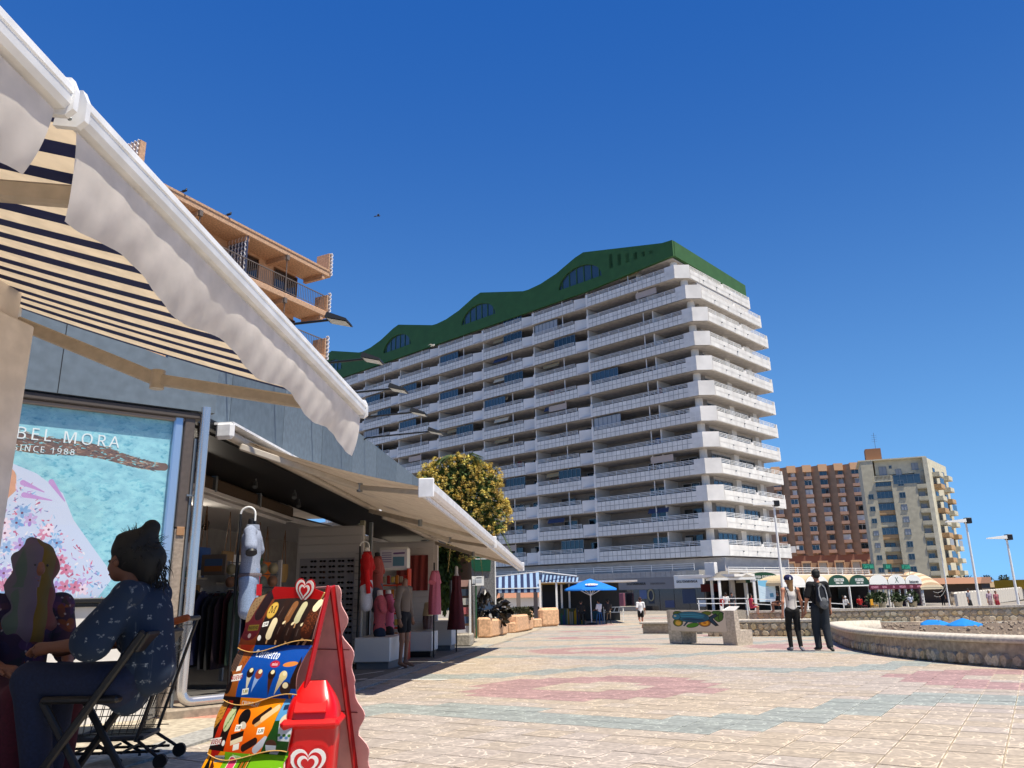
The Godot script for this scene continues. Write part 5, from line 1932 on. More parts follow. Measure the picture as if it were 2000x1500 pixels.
	if look.has("shoes"):
		for e in ["L", "R"]:
			var sm := MB.new()
			sm.body([[j["an" + e] + Vector3(0, -0.03, -0.02) * h, j["to" + e], 0.045 * h, 0.036 * h, Vector3(1, 0.9, 1)], [j["an" + e], j["an" + e], 0.043 * h, 0.043 * h, Vector3.ONE]], minf(cell, 0.014), 0.02)
			obj("shoe", sm, mat(look.shoes, 0.6), t)
	if look.has("hair"):
		var fw: Vector3 = look.get("face", Vector3(0, 0, 1))
		var hm := MB.new()
		var hb := [[j.head + Vector3(0, 0.045, 0) * h - fw * 0.02 * h, j.head + Vector3(0, 0.0, 0) * h - fw * 0.035 * h, 0.094 * h, 0.080 * h, Vector3.ONE]]
		if look.get("long", 0.0) > 0.0:
			hb.append([j.head - fw * 0.06 * h, j.head - fw * 0.085 * h + Vector3(0, -look.get("long", 0.0), 0), 0.07 * h, 0.045 * h, Vector3(1.2, 1, 0.7)])
		for q in look.get("hair_extra", []):
			hb.append(q)
		hm.body(hb, minf(cell, 0.014), 0.03)
		obj("hair", hm, mat(look.hair, 0.75, 0.0, "fine", 9.0) if look.get("shaggy", false) else mat(look.hair, 0.7), t)
	return t

func walk_joints(stride: float, turn_arm := 1.0) -> Dictionary:
	var s := stride
	return {
		"knL": Vector3(0.09, 0.51, 0.06 + 0.10 * s), "anL": Vector3(0.09, 0.09, 0.16 * s), "toL": Vector3(0.11, 0.04, 0.15 + 0.16 * s),
		"knR": Vector3(-0.09, 0.50, 0.02 - 0.04 * s), "anR": Vector3(-0.09, 0.11, -0.24 * s), "toR": Vector3(-0.11, 0.03, -0.09 - 0.24 * s),
		"elL": Vector3(0.235, 1.13, -0.05 - 0.06 * s), "wrL": Vector3(0.26, 0.88, -0.04 - 0.05 * s), "fiL": Vector3(0.262, 0.72, -0.02),
		"elR": Vector3(-0.235, 1.13, 0.0 + 0.02 * s), "wrR": Vector3(-0.26, 0.89, 0.10 * s + 0.02), "fiR": Vector3(-0.262, 0.74, 0.16 * s)}

func seated_joints() -> Dictionary:
	return {"pel": Vector3(0, 0.55, 0), "waist": Vector3(0, 0.68, -0.01), "chest": Vector3(0, 0.88, 0.0), "neck": Vector3(0, 1.06, 0.02), "head": Vector3(0, 1.22, 0.05),
		"hipL": Vector3(0.09, 0.53, 0.03), "hipR": Vector3(-0.09, 0.53, 0.03), "knL": Vector3(0.11, 0.53, 0.44), "knR": Vector3(-0.11, 0.53, 0.44),
		"anL": Vector3(0.11, 0.10, 0.42), "anR": Vector3(-0.11, 0.10, 0.42), "toL": Vector3(0.12, 0.035, 0.57), "toR": Vector3(-0.12, 0.035, 0.57),
		"shL": Vector3(0.175, 1.0, 0.0), "shR": Vector3(-0.175, 1.0, 0.0), "elL": Vector3(0.22, 0.74, 0.06), "elR": Vector3(-0.22, 0.74, 0.06),
		"wrL": Vector3(0.16, 0.68, 0.28), "wrR": Vector3(-0.16, 0.68, 0.28), "fiL": Vector3(0.12, 0.66, 0.42), "fiR": Vector3(-0.12, 0.66, 0.42)}

func print_cloth() -> StandardMaterial3D: # dark blue cotton with small pale sprigs
	var cv := Canvas.new(512, 512, Color(0.07, 0.145, 0.235))
	cv.wrap = true
	var r := RandomNumberGenerator.new()
	r.seed = 44
	for i in 7:
		for k in 7:
			var p := Vector2(i * 73 + (36 if k % 2 == 1 else 0), k * 73) + Vector2(r.randf_range(-12, 12), r.randf_range(-12, 12))
			for q in 3:
				cv.ellipse(p + Vector2.from_angle(r.randf() * TAU) * 7.0, 5.0, 3.2, r.randf() * PI, Color(0.55, 0.57, 0.58))
			cv.line([p, p + Vector2(r.randf_range(-5, 5), 13)], 1.2, Color(0.45, 0.48, 0.5))
	var m := StandardMaterial3D.new()
	m.albedo_texture = tex(cv.im)
	m.uv1_triplanar = true
	m.uv1_scale = Vector3.ONE * 1.9
	m.roughness = 0.95
	return m

func build_seated() -> void:
	# dark haired woman on a folding chair, seen from the side, facing left
	var gf := gy(-4.2)
	var base := Vector3(-1.99, gf, -4.2)
	var dy := -gf
	# local frame: facing +z -> world -x when turned by -90 degrees
	var j := {"pel": Vector3(0, 0.52 + dy, 0.0), "waist": Vector3(0, 0.66 + dy, -0.07), "chest": Vector3(0, 0.84 + dy, -0.035), "neck": Vector3(0, 1.01 + dy, 0.015), "head": Vector3(0.0, 1.15 + dy, 0.085),
		"hipL": Vector3(0.09, 0.535 + dy, 0.02), "hipR": Vector3(-0.09, 0.535 + dy, 0.02), "knL": Vector3(0.10, 0.56 + dy, 0.45), "knR": Vector3(-0.12, 0.54 + dy, 0.43),
		"anL": Vector3(0.10, 0.14 + dy, 0.36), "anR": Vector3(-0.10, 0.13 + dy, 0.42), "toL": Vector3(0.11, 0.03, 0.47), "toR": Vector3(-0.12, 0.03, 0.55),
		"shL": Vector3(0.17, 0.965 + dy, -0.02), "shR": Vector3(-0.17, 0.965 + dy, -0.02), "elL": Vector3(0.21, 0.74 + dy, 0.12), "elR": Vector3(-0.2, 0.73 + dy, 0.12),
		"wrL": Vector3(0.13, 0.72 + dy, 0.35), "wrR": Vector3(-0.12, 0.70 + dy, 0.36), "fiL": Vector3(0.07, 0.70 + dy, 0.50), "fiR": Vector3(-0.05, 0.68 + dy, 0.51)}
	var face := Vector3(-0.25, -0.18, 1).normalized()
	var hd: Vector3 = j.head
	var ex := []
	var r := RandomNumberGenerator.new()
	r.seed = 8
	for i in 16:
		var a := r.randf() * TAU
		var b := r.randf_range(-0.3, 1.2)
		var dirv := Vector3(cos(a) * cos(b), sin(b), sin(a) * cos(b))
		if dirv.z > 0.45 and dirv.y < 0.6:
			continue
		ex.append([hd + dirv * 0.085 + Vector3(0, 0.02, -0.02), hd + dirv * r.randf_range(0.10, 0.125) + Vector3(0, 0.02, -0.02), 0.022, 0.012, Vector3.ONE])
	ex.append([hd + Vector3(0, 0.045, -0.055), hd + Vector3(0, 0.0, -0.11), 0.115, 0.095, Vector3.ONE])
	# bun and loose tail
	ex.append([hd + Vector3(0, 0.13, -0.10), hd + Vector3(0, 0.165, -0.115), 0.05, 0.045, Vector3.ONE])
	ex.append([hd + Vector3(0, 0.02, -0.10), hd + Vector3(0.0, -0.07, -0.125), 0.062, 0.05, Vector3.ONE])
	ex.append([hd + Vector3(0.02, -0.06, -0.125), hd + Vector3(0.02, -0.15, -0.115), 0.05, 0.026, Vector3.ONE])
	var w := figure("seated_woman", "dark haired woman in a blue sprigged top, seated in profile on the black folding chair", base, -PI / 2, {
		"j": j, "cell": 0.011, "w": 1.0, "skin": Color(0.40, 0.25, 0.18), "top": print_cloth(), "sleeve": 1.0, "hem": 1.0, "bottom": mat(Color(0.085, 0.13, 0.24), 0.95, 0.0, "rough", 3.0), "bottom_name": "jeans", "shoes": Color(0.72, 0.73, 0.75),
		"hair": Color(0.018, 0.016, 0.016), "shaggy": true, "face": face, "hair_extra": ex, "flare": 0.015, "hand_side": Vector3(0, 0, 1)})
	w.set_meta("category", "person")
	# wide loose sleeves of the top
	var cape := MB.new()
	cape.body([[j.shL, j.elL + Vector3(0.02, 0.01, -0.02), 0.07, 0.10, Vector3(1, 1, 1)], [j.shR, j.elR + Vector3(-0.02, 0.01, -0.02), 0.07, 0.10, Vector3(1, 1, 1)], [j.chest + Vector3(0, 0.02, -0.02), j.pel + Vector3(0, 0.08, -0.11), 0.15, 0.135, Vector3(1, 1, 0.8)]], 0.014, 0.06)
	var shirt := w.get_node("shirt")
	obj("loose_sleeves", cape, shirt.material_override, shirt)
	# stray hairs
	var st := MB.new()
	for i in 260:
		var a := r.randf() * TAU
		var b := r.randf_range(-0.5, 1.4)
		var dirv := Vector3(cos(a) * cos(b), sin(b), sin(a) * cos(b))
		if dirv.z > 0.5 and dirv.y < 0.5:
			continue
		var p := hd + dirv * 0.11 + Vector3(0, 0.03, -0.06)
		var q := p + dirv * r.randf_range(0.02, 0.05) + Vector3(r.randf_range(-0.02, 0.02), r.randf_range(-0.03, 0.02), r.randf_range(-0.02, 0.02))
		st.tube([p, p.lerp(q, 0.5) + Vector3(0, 0.006, 0), q], [0.0022, 0.0016, 0.0006], 3, false)
	for i in 120:
		var p := hd + Vector3(r.randf_range(-0.05, 0.05), r.randf_range(-0.14, 0.0), -0.16 + r.randf_range(-0.05, 0.03))
		var q := p + Vector3(r.randf_range(-0.02, 0.02), r.randf_range(-0.09, -0.03), r.randf_range(-0.035, 0.02))
		st.tube([p, p.lerp(q, 0.5) + Vector3(0, 0, -0.008), q], [0.003, 0.002, 0.0006], 3, false)
	stuff(obj("stray_hair", st, mat(Color(0.018, 0.016, 0.016), 0.7), w.get_node("hair")))
	# folding chair
	var ch := thing("folding_chair", "black metal folding chair with crossed legs under the seated woman", "chair", base, -PI / 2)
	var sy_ := 0.475 + dy
	var se := MB.new()
	se.box(Vector3(0, sy_, 0.15), Vector3(0.40, 0.035, 0.38), 0.012)
	obj("seat", se, M.black, ch)
	for q in [-0.2, 0.2]:
		var a := MB.new()
		a.bar(Vector3(q, 0.0, 0.48), Vector3(q, 0.79 + dy, -0.14), 0.028, 0.038, Vector3.UP, 0.008)
		obj("leg", a, M.black, ch)
		var b := MB.new()
		b.bar(Vector3(q * 0.86, 0.0, -0.07), Vector3(q * 0.86, sy_, 0.34), 0.028, 0.036, Vector3.UP, 0.008)
		obj("leg", b, M.black, ch)
	var bk := MB.new()
	bk.box(Vector3(0, 0.74 + dy, -0.135), Vector3(0.42, 0.11, 0.022), 0.008, Basis(Vector3.RIGHT, -0.55))
	obj("backrest", bk, M.black, ch)
	var cb := MB.new()
	cb.bar(Vector3(-0.2, 0.12, 0.40), Vector3(0.2, 0.12, 0.40), 0.02, 0.02)
	obj("stretcher", cb, M.black, ch)
	# pale bag by her feet
	var bg := MB.new()
	bg.body([[Vector3(0, 0.06, 0), Vector3(0.02, 0.20, 0.0), 0.10, 0.07, Vector3(1.1, 1, 0.8)], [Vector3(0.06, 0.05, 0.03), Vector3(-0.05, 0.07, -0.02), 0.08, 0.08, Vector3.ONE]], 0.014, 0.04)
	tag(obj("cloth_bag", bg, mat(Color(0.62, 0.64, 0.70), 0.9, 0.0, "soft", 4.0)), "pale grey cloth bag on the ground under the folding chair", "bag").position = Vector3(-2.22, gf, -4.12)
	# second person, cut by the frame: colourful headscarf, plum patterned top
	var base2 := Vector3(-2.83, gf, -4.62)
	var scarf := Canvas.new(256, 256, Color(0.42, 0.36, 0.42))
	var cols := [Color(0.40, 0.31, 0.06), Color(0.46, 0.06, 0.10), Color(0.34, 0.29, 0.34), Color(0.28, 0.33, 0.30), Color(0.38, 0.32, 0.39)]
	for i in 5:
		scarf.poly([Vector2(i * 52 - 10, 0), Vector2(i * 52 + 44, 0), Vector2(i * 52 + 60, 256), Vector2(i * 52 + 6, 256)], cols[i])
	var sm := StandardMaterial3D.new()
	sm.albedo_texture = tex(scarf.im)
	sm.uv1_triplanar = true
	sm.uv1_scale = Vector3.ONE * 2.6
	sm.roughness = 0.95
	var j2 := seated_joints()
	for k in j2:
		j2[k] = j2[k] + Vector3(0, 0.05, 0)
	var pt := Canvas.new(256, 256, Color(0.16, 0.10, 0.20))
	pt.wrap = true
	for i in 60:
		pt.ellipse(Vector2(r.randf() * 256, r.randf() * 256), r.randf_range(8, 30), r.randf_range(6, 22), r.randf() * PI, [Color(0.36, 0.18, 0.10), Color(0.12, 0.11, 0.25), Color(0.25, 0.14, 0.30), Color(0.45, 0.24, 0.10), Color(0.10, 0.14, 0.17)][r.randi() % 5])
	for i in 22:
		pt.ellipse(Vector2(r.randf() * 256, r.randf() * 256), 4, 3, r.randf() * PI, Color(0.6, 0.55, 0.55))
	var pm := StandardMaterial3D.new()
	pm.albedo_texture = tex(pt.im)
	pm.uv1_triplanar = true
	pm.uv1_scale = Vector3.ONE * 2.2
	pm.roughness = 0.95
	var w2 := figure("seated_woman", "person in a mustard, red and mauve headscarf seated at the left edge", base2, 0.85, {
		"j": j2, "cell": 0.014, "skin": Color(0.45, 0.28, 0.20), "top": pm, "sleeve": 1.3, "hem": 1.0, "bottom": mat(Color(0.28, 0.04, 0.13), 0.95, 0.0, "rough", 3.0), "flare": 0.02, "bottom_name": "trousers"})
	var hj: Vector3 = j2.head
	var sc := MB.new()
	sc.body([[hj + Vector3(0, 0.03, -0.02), hj + Vector3(0, -0.02, -0.03), 0.115, 0.105, Vector3.ONE], [hj + Vector3(0, 0.12, -0.05), hj + Vector3(0, 0.15, -0.06), 0.04, 0.03, Vector3.ONE], [hj + Vector3(0, -0.06, -0.03), j2.chest + Vector3(0, 0.03, -0.02), 0.11, 0.16, Vector3.ONE]], 0.014, 0.05)
	for i in sc.v.size():
		sc.v[i] += sc.n[i] * 0.010 * (sin(sc.v[i].y * 42.0 + sc.v[i].x * 30.0 + 2.0 * sin(sc.v[i].z * 20.0)) + 0.6 * sin(sc.v[i].x * 71.0 + sc.v[i].y * 25.0))
	obj("headscarf", sc, sm, w2)
	var st2 := thing("stool", "plain dark stool under the person in the headscarf", "stool", base2, 0.85)
	var sb := MB.new()
	sb.box(Vector3(0, 0.43, 0.02), Vector3(0.36, 0.04, 0.36), 0.01)
	obj("seat", sb, M.black, st2)
	for q in [[-0.15, -0.13], [0.15, -0.13], [-0.15, 0.17], [0.15, 0.17]]:
		var lg := MB.new()
		lg.bar(Vector3(q[0], 0, q[1]), Vector3(q[0], 0.42, q[1]), 0.03, 0.03)
		obj("leg", lg, M.black, st2)

func build_trolley() -> void:
	var t := thing("shopping_trolley", "two tier wire shopping trolley behind the folding chair, orange handle end", "trolley", Vector3(-2.86, gy(-5.7), -5.72), 0.10)
	var wire := mat(Color(0.22, 0.215, 0.21), 0.4, 0.7)
	var fm := mat(Color(0.10, 0.10, 0.105), 0.5, 0.3)
	# upper basket: sides of thin wires
	var bx0 := -0.46
	var bx1 := 0.36
	var bk := MB.new()
	for sd in [-0.2, 0.2]:
		for i in 17:
			var x: float = lerpf(bx0, bx1, i / 16.0)
			bk.bar(Vector3(x + 0.03, 0.47, sd), Vector3(x * 0.9 - 0.02, 0.21, sd * 0.85), 0.004, 0.004)
		for yy in [0.47, 0.425, 0.33, 0.22]:
			bk.bar(Vector3(bx0, yy, sd * (0.85 + 0.15 * (yy - 0.21) / 0.26)), Vector3(bx1 + 0.02, yy, sd * (0.85 + 0.15 * (yy - 0.21) / 0.26)), 0.006, 0.006)
	for i in 9:
		var z := lerpf(-0.2, 0.2, i / 8.0)
		bk.bar(Vector3(bx0, 0.47, z), Vector3(bx0 * 0.92, 0.21, z * 0.85), 0.004, 0.004)
		bk.bar(Vector3(bx0 * 0.92, 0.21, z * 0.85), Vector3(0.3, 0.21, z * 0.85), 0.004, 0.004)
	stuff(obj("basket", bk, wire, t))
	# tall hinged back of close wires up to the handle
	var bb := MB.new()
	for i in 15:
		var z := lerpf(-0.19, 0.19, i / 14.0)
		bb.bar(Vector3(0.28, 0.21, z * 0.85), Vector3(0.485, 0.93, z), 0.004, 0.004)
	for q in [0.28, 0.5, 0.72, 0.9]:
		var x: float = 0.28 + (q - 0.21) / 0.72 * 0.205
		bb.bar(Vector3(x, q, -0.18), Vector3(x, q, 0.18), 0.006, 0.006)
	stuff(obj("basket_back", bb, wire, t))
	for z in [-0.205, 0.205]:
		var up := MB.new()
		up.tube([Vector3(0.29, 0.17, z), Vector3(0.40, 0.56, z), Vector3(0.505, 0.93, z)], 0.012, 8)
		obj("upright", up, wire, t)
	var hd := MB.new()
	hd.tube([Vector3(0.51, 0.945, -0.22), Vector3(0.51, 0.945, 0.22)], 0.017, 10)
	obj("handle", hd, fm, t)
	var he := MB.new()
	he.body([[Vector3(0.47, 0.93, 0.23), Vector3(0.56, 0.955, 0.23), 0.026, 0.024, Vector3(1, 1, 0.8)]], 0.008, 0.01)
	obj("handle_end", he, mat(Color(0.55, 0.26, 0.06), 0.5), t)
	var tr := MB.new()
	tr.box(Vector3(0.1, 0.185, 0.0), Vector3(0.46, 0.03, 0.34), 0.008)
	tr.box(Vector3(-0.26, 0.20, 0.0), Vector3(0.4, 0.05, 0.34), 0.01)
	obj("tray", tr, mat(Color(0.20, 0.195, 0.19), 0.55), t)
	# lower frame of bent tube
	for z in [-0.17, 0.17]:
		var lf := MB.new()
		lf.tube([Vector3(0.28, 0.18, z), Vector3(0.42, 0.085, z * 1.15), Vector3(0.44, 0.07, z * 1.15), Vector3(0.44, 0.03, z * 1.15)], 0.011, 8)
		lf.tube([Vector3(0.0, 0.175, z * 0.9), Vector3(0.13, 0.09, z), Vector3(0.20, 0.05, z), Vector3(0.20, 0.02, z)], 0.011, 8)
		lf.tube([Vector3(-0.36, 0.16, z), Vector3(-0.40, 0.06, z), Vector3(-0.40, 0.03, z)], 0.011, 8)
		obj("frame_tube", lf, fm, t)
	for x in [-0.12, 0.06, 0.2, 0.36]:
		var cr := MB.new()
		cr.tube([Vector3(x, 0.10, -0.18), Vector3(x, 0.10, 0.18)], 0.009, 8)
		obj("cross_tube", cr, fm, t)
	for z in [-0.1, 0.1]:
		var ln := MB.new()
		ln.tube([Vector3(-0.38, 0.09, z), Vector3(0.42, 0.09, z)], 0.009, 8)
		obj("long_tube", ln, fm, t)
	for q in [[0.46, 0.2], [0.46, -0.2], [-0.40, 0.17], [-0.40, -0.17]]:
		var wh := MB.new()
		wh.tube([Vector3(q[0], 0.045, q[1] - 0.015), Vector3(q[0], 0.045, q[1] + 0.015)], 0.045, 14)
		obj("wheel", wh, fm, t)
# ---------------------------------------------------------------- ice cream stand
func ice_print() -> Image:
	var W := 760
	var H := 1240
	var cv := Canvas.new(W, H, Color(0.9, 0.6, 0.2))
	var choc := Color(0.16, 0.085, 0.06)
	var cream := Color(0.93, 0.87, 0.70)
	var stick := Color(0.72, 0.55, 0.38)
	var F: Font = FONT.bold
	var pop := func(p: Vector2, ang: float, l: float, r: float, col: Color) -> void:
		var d := Vector2(sin(ang), -cos(ang))
		cv.capsule(p - d * (l * 0.5 + 16), p - d * (l * 0.5 + 46), 7, stick)
		cv.capsule(p - d * l * 0.5, p + d * l * 0.5, r, col)
		cv.capsule(p - d * l * 0.3 - Vector2(r * 0.4, 0), p + d * l * 0.3 - Vector2(r * 0.4, 0), 3, col.lightened(0.2))
	# ---- first tier: chocolate
	cv.poly([Vector2(0, 0), Vector2(W, 0), Vector2(W, 372), Vector2(0, 372)], Color(0.13, 0.085, 0.075))
	cv.poly([Vector2(0, 60), Vector2(255, 60), Vector2(205, 372), Vector2(0, 372)], Color(0.43, 0.19, 0.07))
	cv.ellipse(Vector2(110, 250), 115, 95, 0.2, Color(0.32, 0.07, 0.10))
	cv.capsule(Vector2(90, 90), Vector2(60, 200), 38, Color(0.52, 0.42, 0.30))
	cv.capsule(Vector2(180, 80), Vector2(165, 180), 46, Color(0.12, 0.05, 0.06))
	for i in 14:
		cv.ellipse(Vector2(60 + (i * 37) % 60, 90 + i * 9), 5, 4, 0, Color(0.35, 0.24, 0.16))
	cv.poly([Vector2(100, 255), Vector2(200, 250), Vector2(200, 285), Vector2(100, 290)], Color(0.42, 0.36, 0.10))
	cv.text("NUEVO", Vector2(150, 270), 20, Color(0.12, 0.08, 0.05), -0.04, 1.0, F)
	cv.ellipse(Vector2(130, 318), 16, 14, 0, Color(0.62, 0.55, 0.55))
	pop.call(Vector2(370, 170), 0.25, 90, 27, choc)
	pop.call(Vector2(455, 175), 0.25, 80, 26, Color(0.52, 0.34, 0.20))
	pop.call(Vector2(540, 180), 0.2, 80, 26, Color(0.76, 0.74, 0.58))
	pop.call(Vector2(325, 275), 0.25, 80, 27, cream)
	for i in 3:
		pop.call(Vector2(405 + i * 80, 285 + i * 6), 0.3, 70, 25, choc.lightened(0.03 * i))
		cv.ellipse(Vector2(425 + i * 80, 238 + i * 6), 15, 8, -0.6, cream)
	cv.capsule(Vector2(660, 190), Vector2(628, 290), 48, Color(0.27, 0.12, 0.07))
	var r := RandomNumberGenerator.new()
	r.seed = 3
	for i in 70:
		var q := r.randf()
		cv.ellipse(Vector2(660, 190).lerp(Vector2(628, 290), q) + Vector2(r.randf_range(-42, 42), r.randf_range(-30, 30)), 5, 4, 0, Color(0.45, 0.22, 0.12))
	cv.capsule(Vector2(668, 128), Vector2(655, 150), 26, cream)
	cv.capsule(Vector2(600, 340), Vector2(592, 372), 12, stick)
	cv.ellipse(Vector2(275, 165), 46, 50, 0.1, Color(0.74, 0.58, 0.20))
	cv.ellipse(Vector2(275, 165), 40, 44, 0.1, Color(0.83, 0.68, 0.30))
	cv.text("M", Vector2(275, 160), 44, Color(0.18, 0.11, 0.05), 0.0, 1.15, FONT.serif)
	cv.poly([Vector2(232, 238), Vector2(282, 230), Vector2(284, 258), Vector2(232, 266)], Color(0.95, 0.95, 0.93))
	cv.text("2,50", Vector2(258, 248), 17, Color(0.1, 0.1, 0.1), -0.12, 1.0, F)
	cv.ellipse(Vector2(232, 330), 17, 17, 0, Color(0.95, 0.95, 0.93))
	# ---- second tier: blue
	cv.poly([Vector2(0, 372), Vector2(230, 372), Vector2(W, 372), Vector2(W, 668), Vector2(0, 668)], Color(0.035, 0.29, 0.64))
	cv.poly([Vector2(0, 372), Vector2(205, 372), Vector2(150, 520), Vector2(152, 668), Vector2(0, 668)], Color(0.62, 0.33, 0.10))
	cv.poly([Vector2(60, 372), Vector2(205, 372), Vector2(140, 420), Vector2(60, 430)], Color(0.60, 0.17, 0.06))
	cv.text("Solero", Vector2(140, 470), 34, Color(0.45, 0.18, 0.03), -1.0, 1.0, FONT.serif)
	cv.ellipse(Vector2(55, 470), 46, 60, 0.2, Color(0.42, 0.33, 0.28))
	for i in 5:
		cv.line([Vector2(25 + i * 16, 420), Vector2(35 + i * 12, 470), Vector2(22 + i * 16, 520)], 4, Color(0.16, 0.09, 0.07))
	cv.ellipse(Vector2(45, 590), 42, 66, -0.2, Color(0.10, 0.06, 0.05))
	cv.poly([Vector2(80, 545), Vector2(165, 535), Vector2(160, 575), Vector2(75, 585)], Color(0.95, 0.94, 0.92))
	cv.text("NUEVO", Vector2(120, 560), 24, Color(0.66, 0.13, 0.08), -0.1, 1.0, F)
	cv.poly([Vector2(90, 500), Vector2(130, 490), Vector2(132, 520), Vector2(92, 528)], Color(0.92, 0.92, 0.90))
	cv.text("Cornetto", Vector2(330, 425), 46, Color(0.96, 0.97, 0.98), 0.05, 0.85, F, 0.2)
	cv.ellipse(Vector2(430, 478), 42, 20, 0, Color(0.70, 0.12, 0.22))
	cv.text("mini", Vector2(430, 478), 18, Color(0.95, 0.9, 0.9), 0, 1.0, F)
	cv.ellipse(Vector2(560, 476), 60, 14, -0.1, Color(0.85, 0.52, 0.25))
	var cone := func(p: Vector2, ang: float, l: float, w: float, top: Color, c2: Color) -> void:
		var d := Vector2(sin(ang), cos(ang))
		var n := Vector2(d.y, -d.x)
		cv.poly([p + n * w, p - n * w, p + d * l], c2)
		cv.ellipse(p, w * 1.15, w, 0, top)
		cv.ellipse(p - d * w * 0.5 + Vector2(3, 0), w * 0.6, w * 0.45, 0, cream)
	cone.call(Vector2(235, 530), 0.05, 110, 28, choc, Color(0.80, 0.78, 0.70))
	cone.call(Vector2(318, 535), -0.3, 110, 28, Color(0.55, 0.25, 0.2), Color(0.55, 0.66, 0.84))
	cone.call(Vector2(432, 535), 0.0, 120, 27, choc, Color(0.28, 0.14, 0.09))
	cone.call(Vector2(530, 540), -0.45, 120, 28, Color(0.86, 0.78, 0.55), Color(0.80, 0.72, 0.55))
	cone.call(Vector2(565, 610), 0.35, 70, 38, choc.lightened(0.05), Color(0.65, 0.42, 0.22))
	cv.poly([Vector2(205, 622), Vector2(262, 614), Vector2(264, 648), Vector2(207, 656)], Color(0.95, 0.95, 0.9))
	cv.text("1,80", Vector2(234, 635), 20, Color(0.5, 0.45, 0.05), -0.1, 1.0, F)
	cv.poly([Vector2(630, 430), Vector2(672, 560), Vector2(668, 610), Vector2(600, 610), Vector2(595, 560)], choc)
	cv.poly([Vector2(752, 380), Vector2(760, 500), Vector2(742, 570), Vector2(690, 610), Vector2(655, 570), Vector2(690, 500)], Color(0.94, 0.93, 0.91))
	for i in 5:
		cv.line([Vector2(742 - i * 6, 400 + i * 22), Vector2(720 - i * 8, 450 + i * 20), Vector2(738 - i * 10, 480 + i * 22), Vector2(700 - i * 9, 550 + i * 12)], 5, Color(0.06, 0.045, 0.05))
	cone.call(Vector2(690, 610), 0.1, 58, 20, Color(0.9, 0.9, 0.9), Color(0.30, 0.45, 0.70))
	# ---- third tier: orange
	for y in range(668, 958):
		for x in W:
			cv.im.set_pixel(x, y, Color(0.93, 0.55, 0.06).lerp(Color(0.85, 0.26, 0.03), clampf((y - 668) / 330.0 + (300 - x) / 900.0, 0, 1)))
	cv.poly([Vector2(0, 668), Vector2(205, 668), Vector2(175, 958), Vector2(0, 958)], Color(0.12, 0.07, 0.06))
	cv.poly([Vector2(95, 690), Vector2(135, 690), Vector2(110, 930), Vector2(60, 930)], Color(0.72, 0.16, 0.06))
	cv.poly([Vector2(5, 720), Vector2(80, 690), Vector2(78, 790), Vector2(10, 880)], Color(0.70, 0.48, 0.17))
	for i in 26:
		cv.ellipse(Vector2(15 + (i * 29) % 62, 720 + (i * 47) % 130), 3, 3, 0, Color(0.35, 0.2, 0.06))
	cv.ellipse(Vector2(150, 790), 36, 66, 0.1, Color(0.72, 0.74, 0.56))
	for i in 30:
		cv.ellipse(Vector2(125 + (i * 31) % 52, 740 + (i * 43) % 105), 4, 3, 0, Color(0.40, 0.52, 0.26))
	cv.poly([Vector2(38, 900), Vector2(135, 885), Vector2(132, 922), Vector2(36, 938)], Color(0.95, 0.94, 0.92))
	cv.text("NUEVO", Vector2(86, 912), 25, Color(0.66, 0.13, 0.08), -0.1, 1.0, F)
	cv.ellipse(Vector2(160, 915), 15, 16, 0, Color(0.94, 0.94, 0.92))
	cv.text("CRUNCHY", Vector2(290, 702), 26, Color(0.94, 0.92, 0.88), 0.05, 0.85, F)
	cv.ellipse(Vector2(280, 775), 48, 44, 0, Color(0.07, 0.055, 0.055))
	cv.ellipse(Vector2(295, 815), 30, 18, 0.3, Color(0.78, 0.75, 0.70))
	cv.poly([Vector2(232, 815), Vector2(285, 810), Vector2(284, 845), Vector2(234, 850)], Color(0.94, 0.94, 0.9))
	cv.text("2,00", Vector2(260, 830), 19, Color(0.2, 0.15, 0.1), -0.1, 1.0, F)
	for q in [[Vector2(455, 770), Color(0.78, 0.62, 0.42)], [Vector2(430, 760), choc], [Vector2(490, 745), Color(0.86, 0.74, 0.55)]]:
		cv.capsule(q[0] + Vector2(-50, 30), q[0] + Vector2(40, -30), 17, q[1])
	cv.poly([Vector2(430, 822), Vector2(485, 815), Vector2(488, 850), Vector2(432, 856)], Color(0.94, 0.94, 0.9))
	cv.text("2,20", Vector2(460, 836), 19, Color(0.2, 0.15, 0.1), -0.1, 1.0, F)
	cv.poly([Vector2(215, 880), Vector2(320, 855), Vector2(325, 895), Vector2(228, 925)], Color(0.90, 0.84, 0.70))
	cv.poly([Vector2(212, 868), Vector2(318, 840), Vector2(322, 868), Vector2(222, 900)], Color(0.11, 0.06, 0.045))
	cv.poly([Vector2(255, 918), Vector2(305, 905), Vector2(308, 938), Vector2(257, 950)], Color(0.94, 0.94, 0.9))
	cv.capsule(Vector2(345, 930), Vector2(430, 890), 20, choc)
	cv.capsule(Vector2(440, 935), Vector2(510, 880), 21, Color(0.74, 0.76, 0.80))
	cv.poly([Vector2(560, 668), Vector2(W, 668), Vector2(W, 958), Vector2(480, 958), Vector2(545, 820)], Color(0.10, 0.27, 0.08))
	cv.poly([Vector2(560, 668), Vector2(W, 668), Vector2(W, 760), Vector2(552, 780)], Color(0.32, 0.58, 0.78))
	cv.poly([Vector2(575, 700), Vector2(640, 690), Vector2(700, 705), Vector2(695, 730), Vector2(640, 716), Vector2(580, 726)], Color(0.12, 0.18, 0.30))
	cv.ellipse(Vector2(650, 780), 62, 42, 0, Color(0.83, 0.78, 0.66))
	cv.poly([Vector2(592, 790), Vector2(712, 790), Vector2(696, 880), Vector2(610, 880)], Color(0.75, 0.79, 0.82))
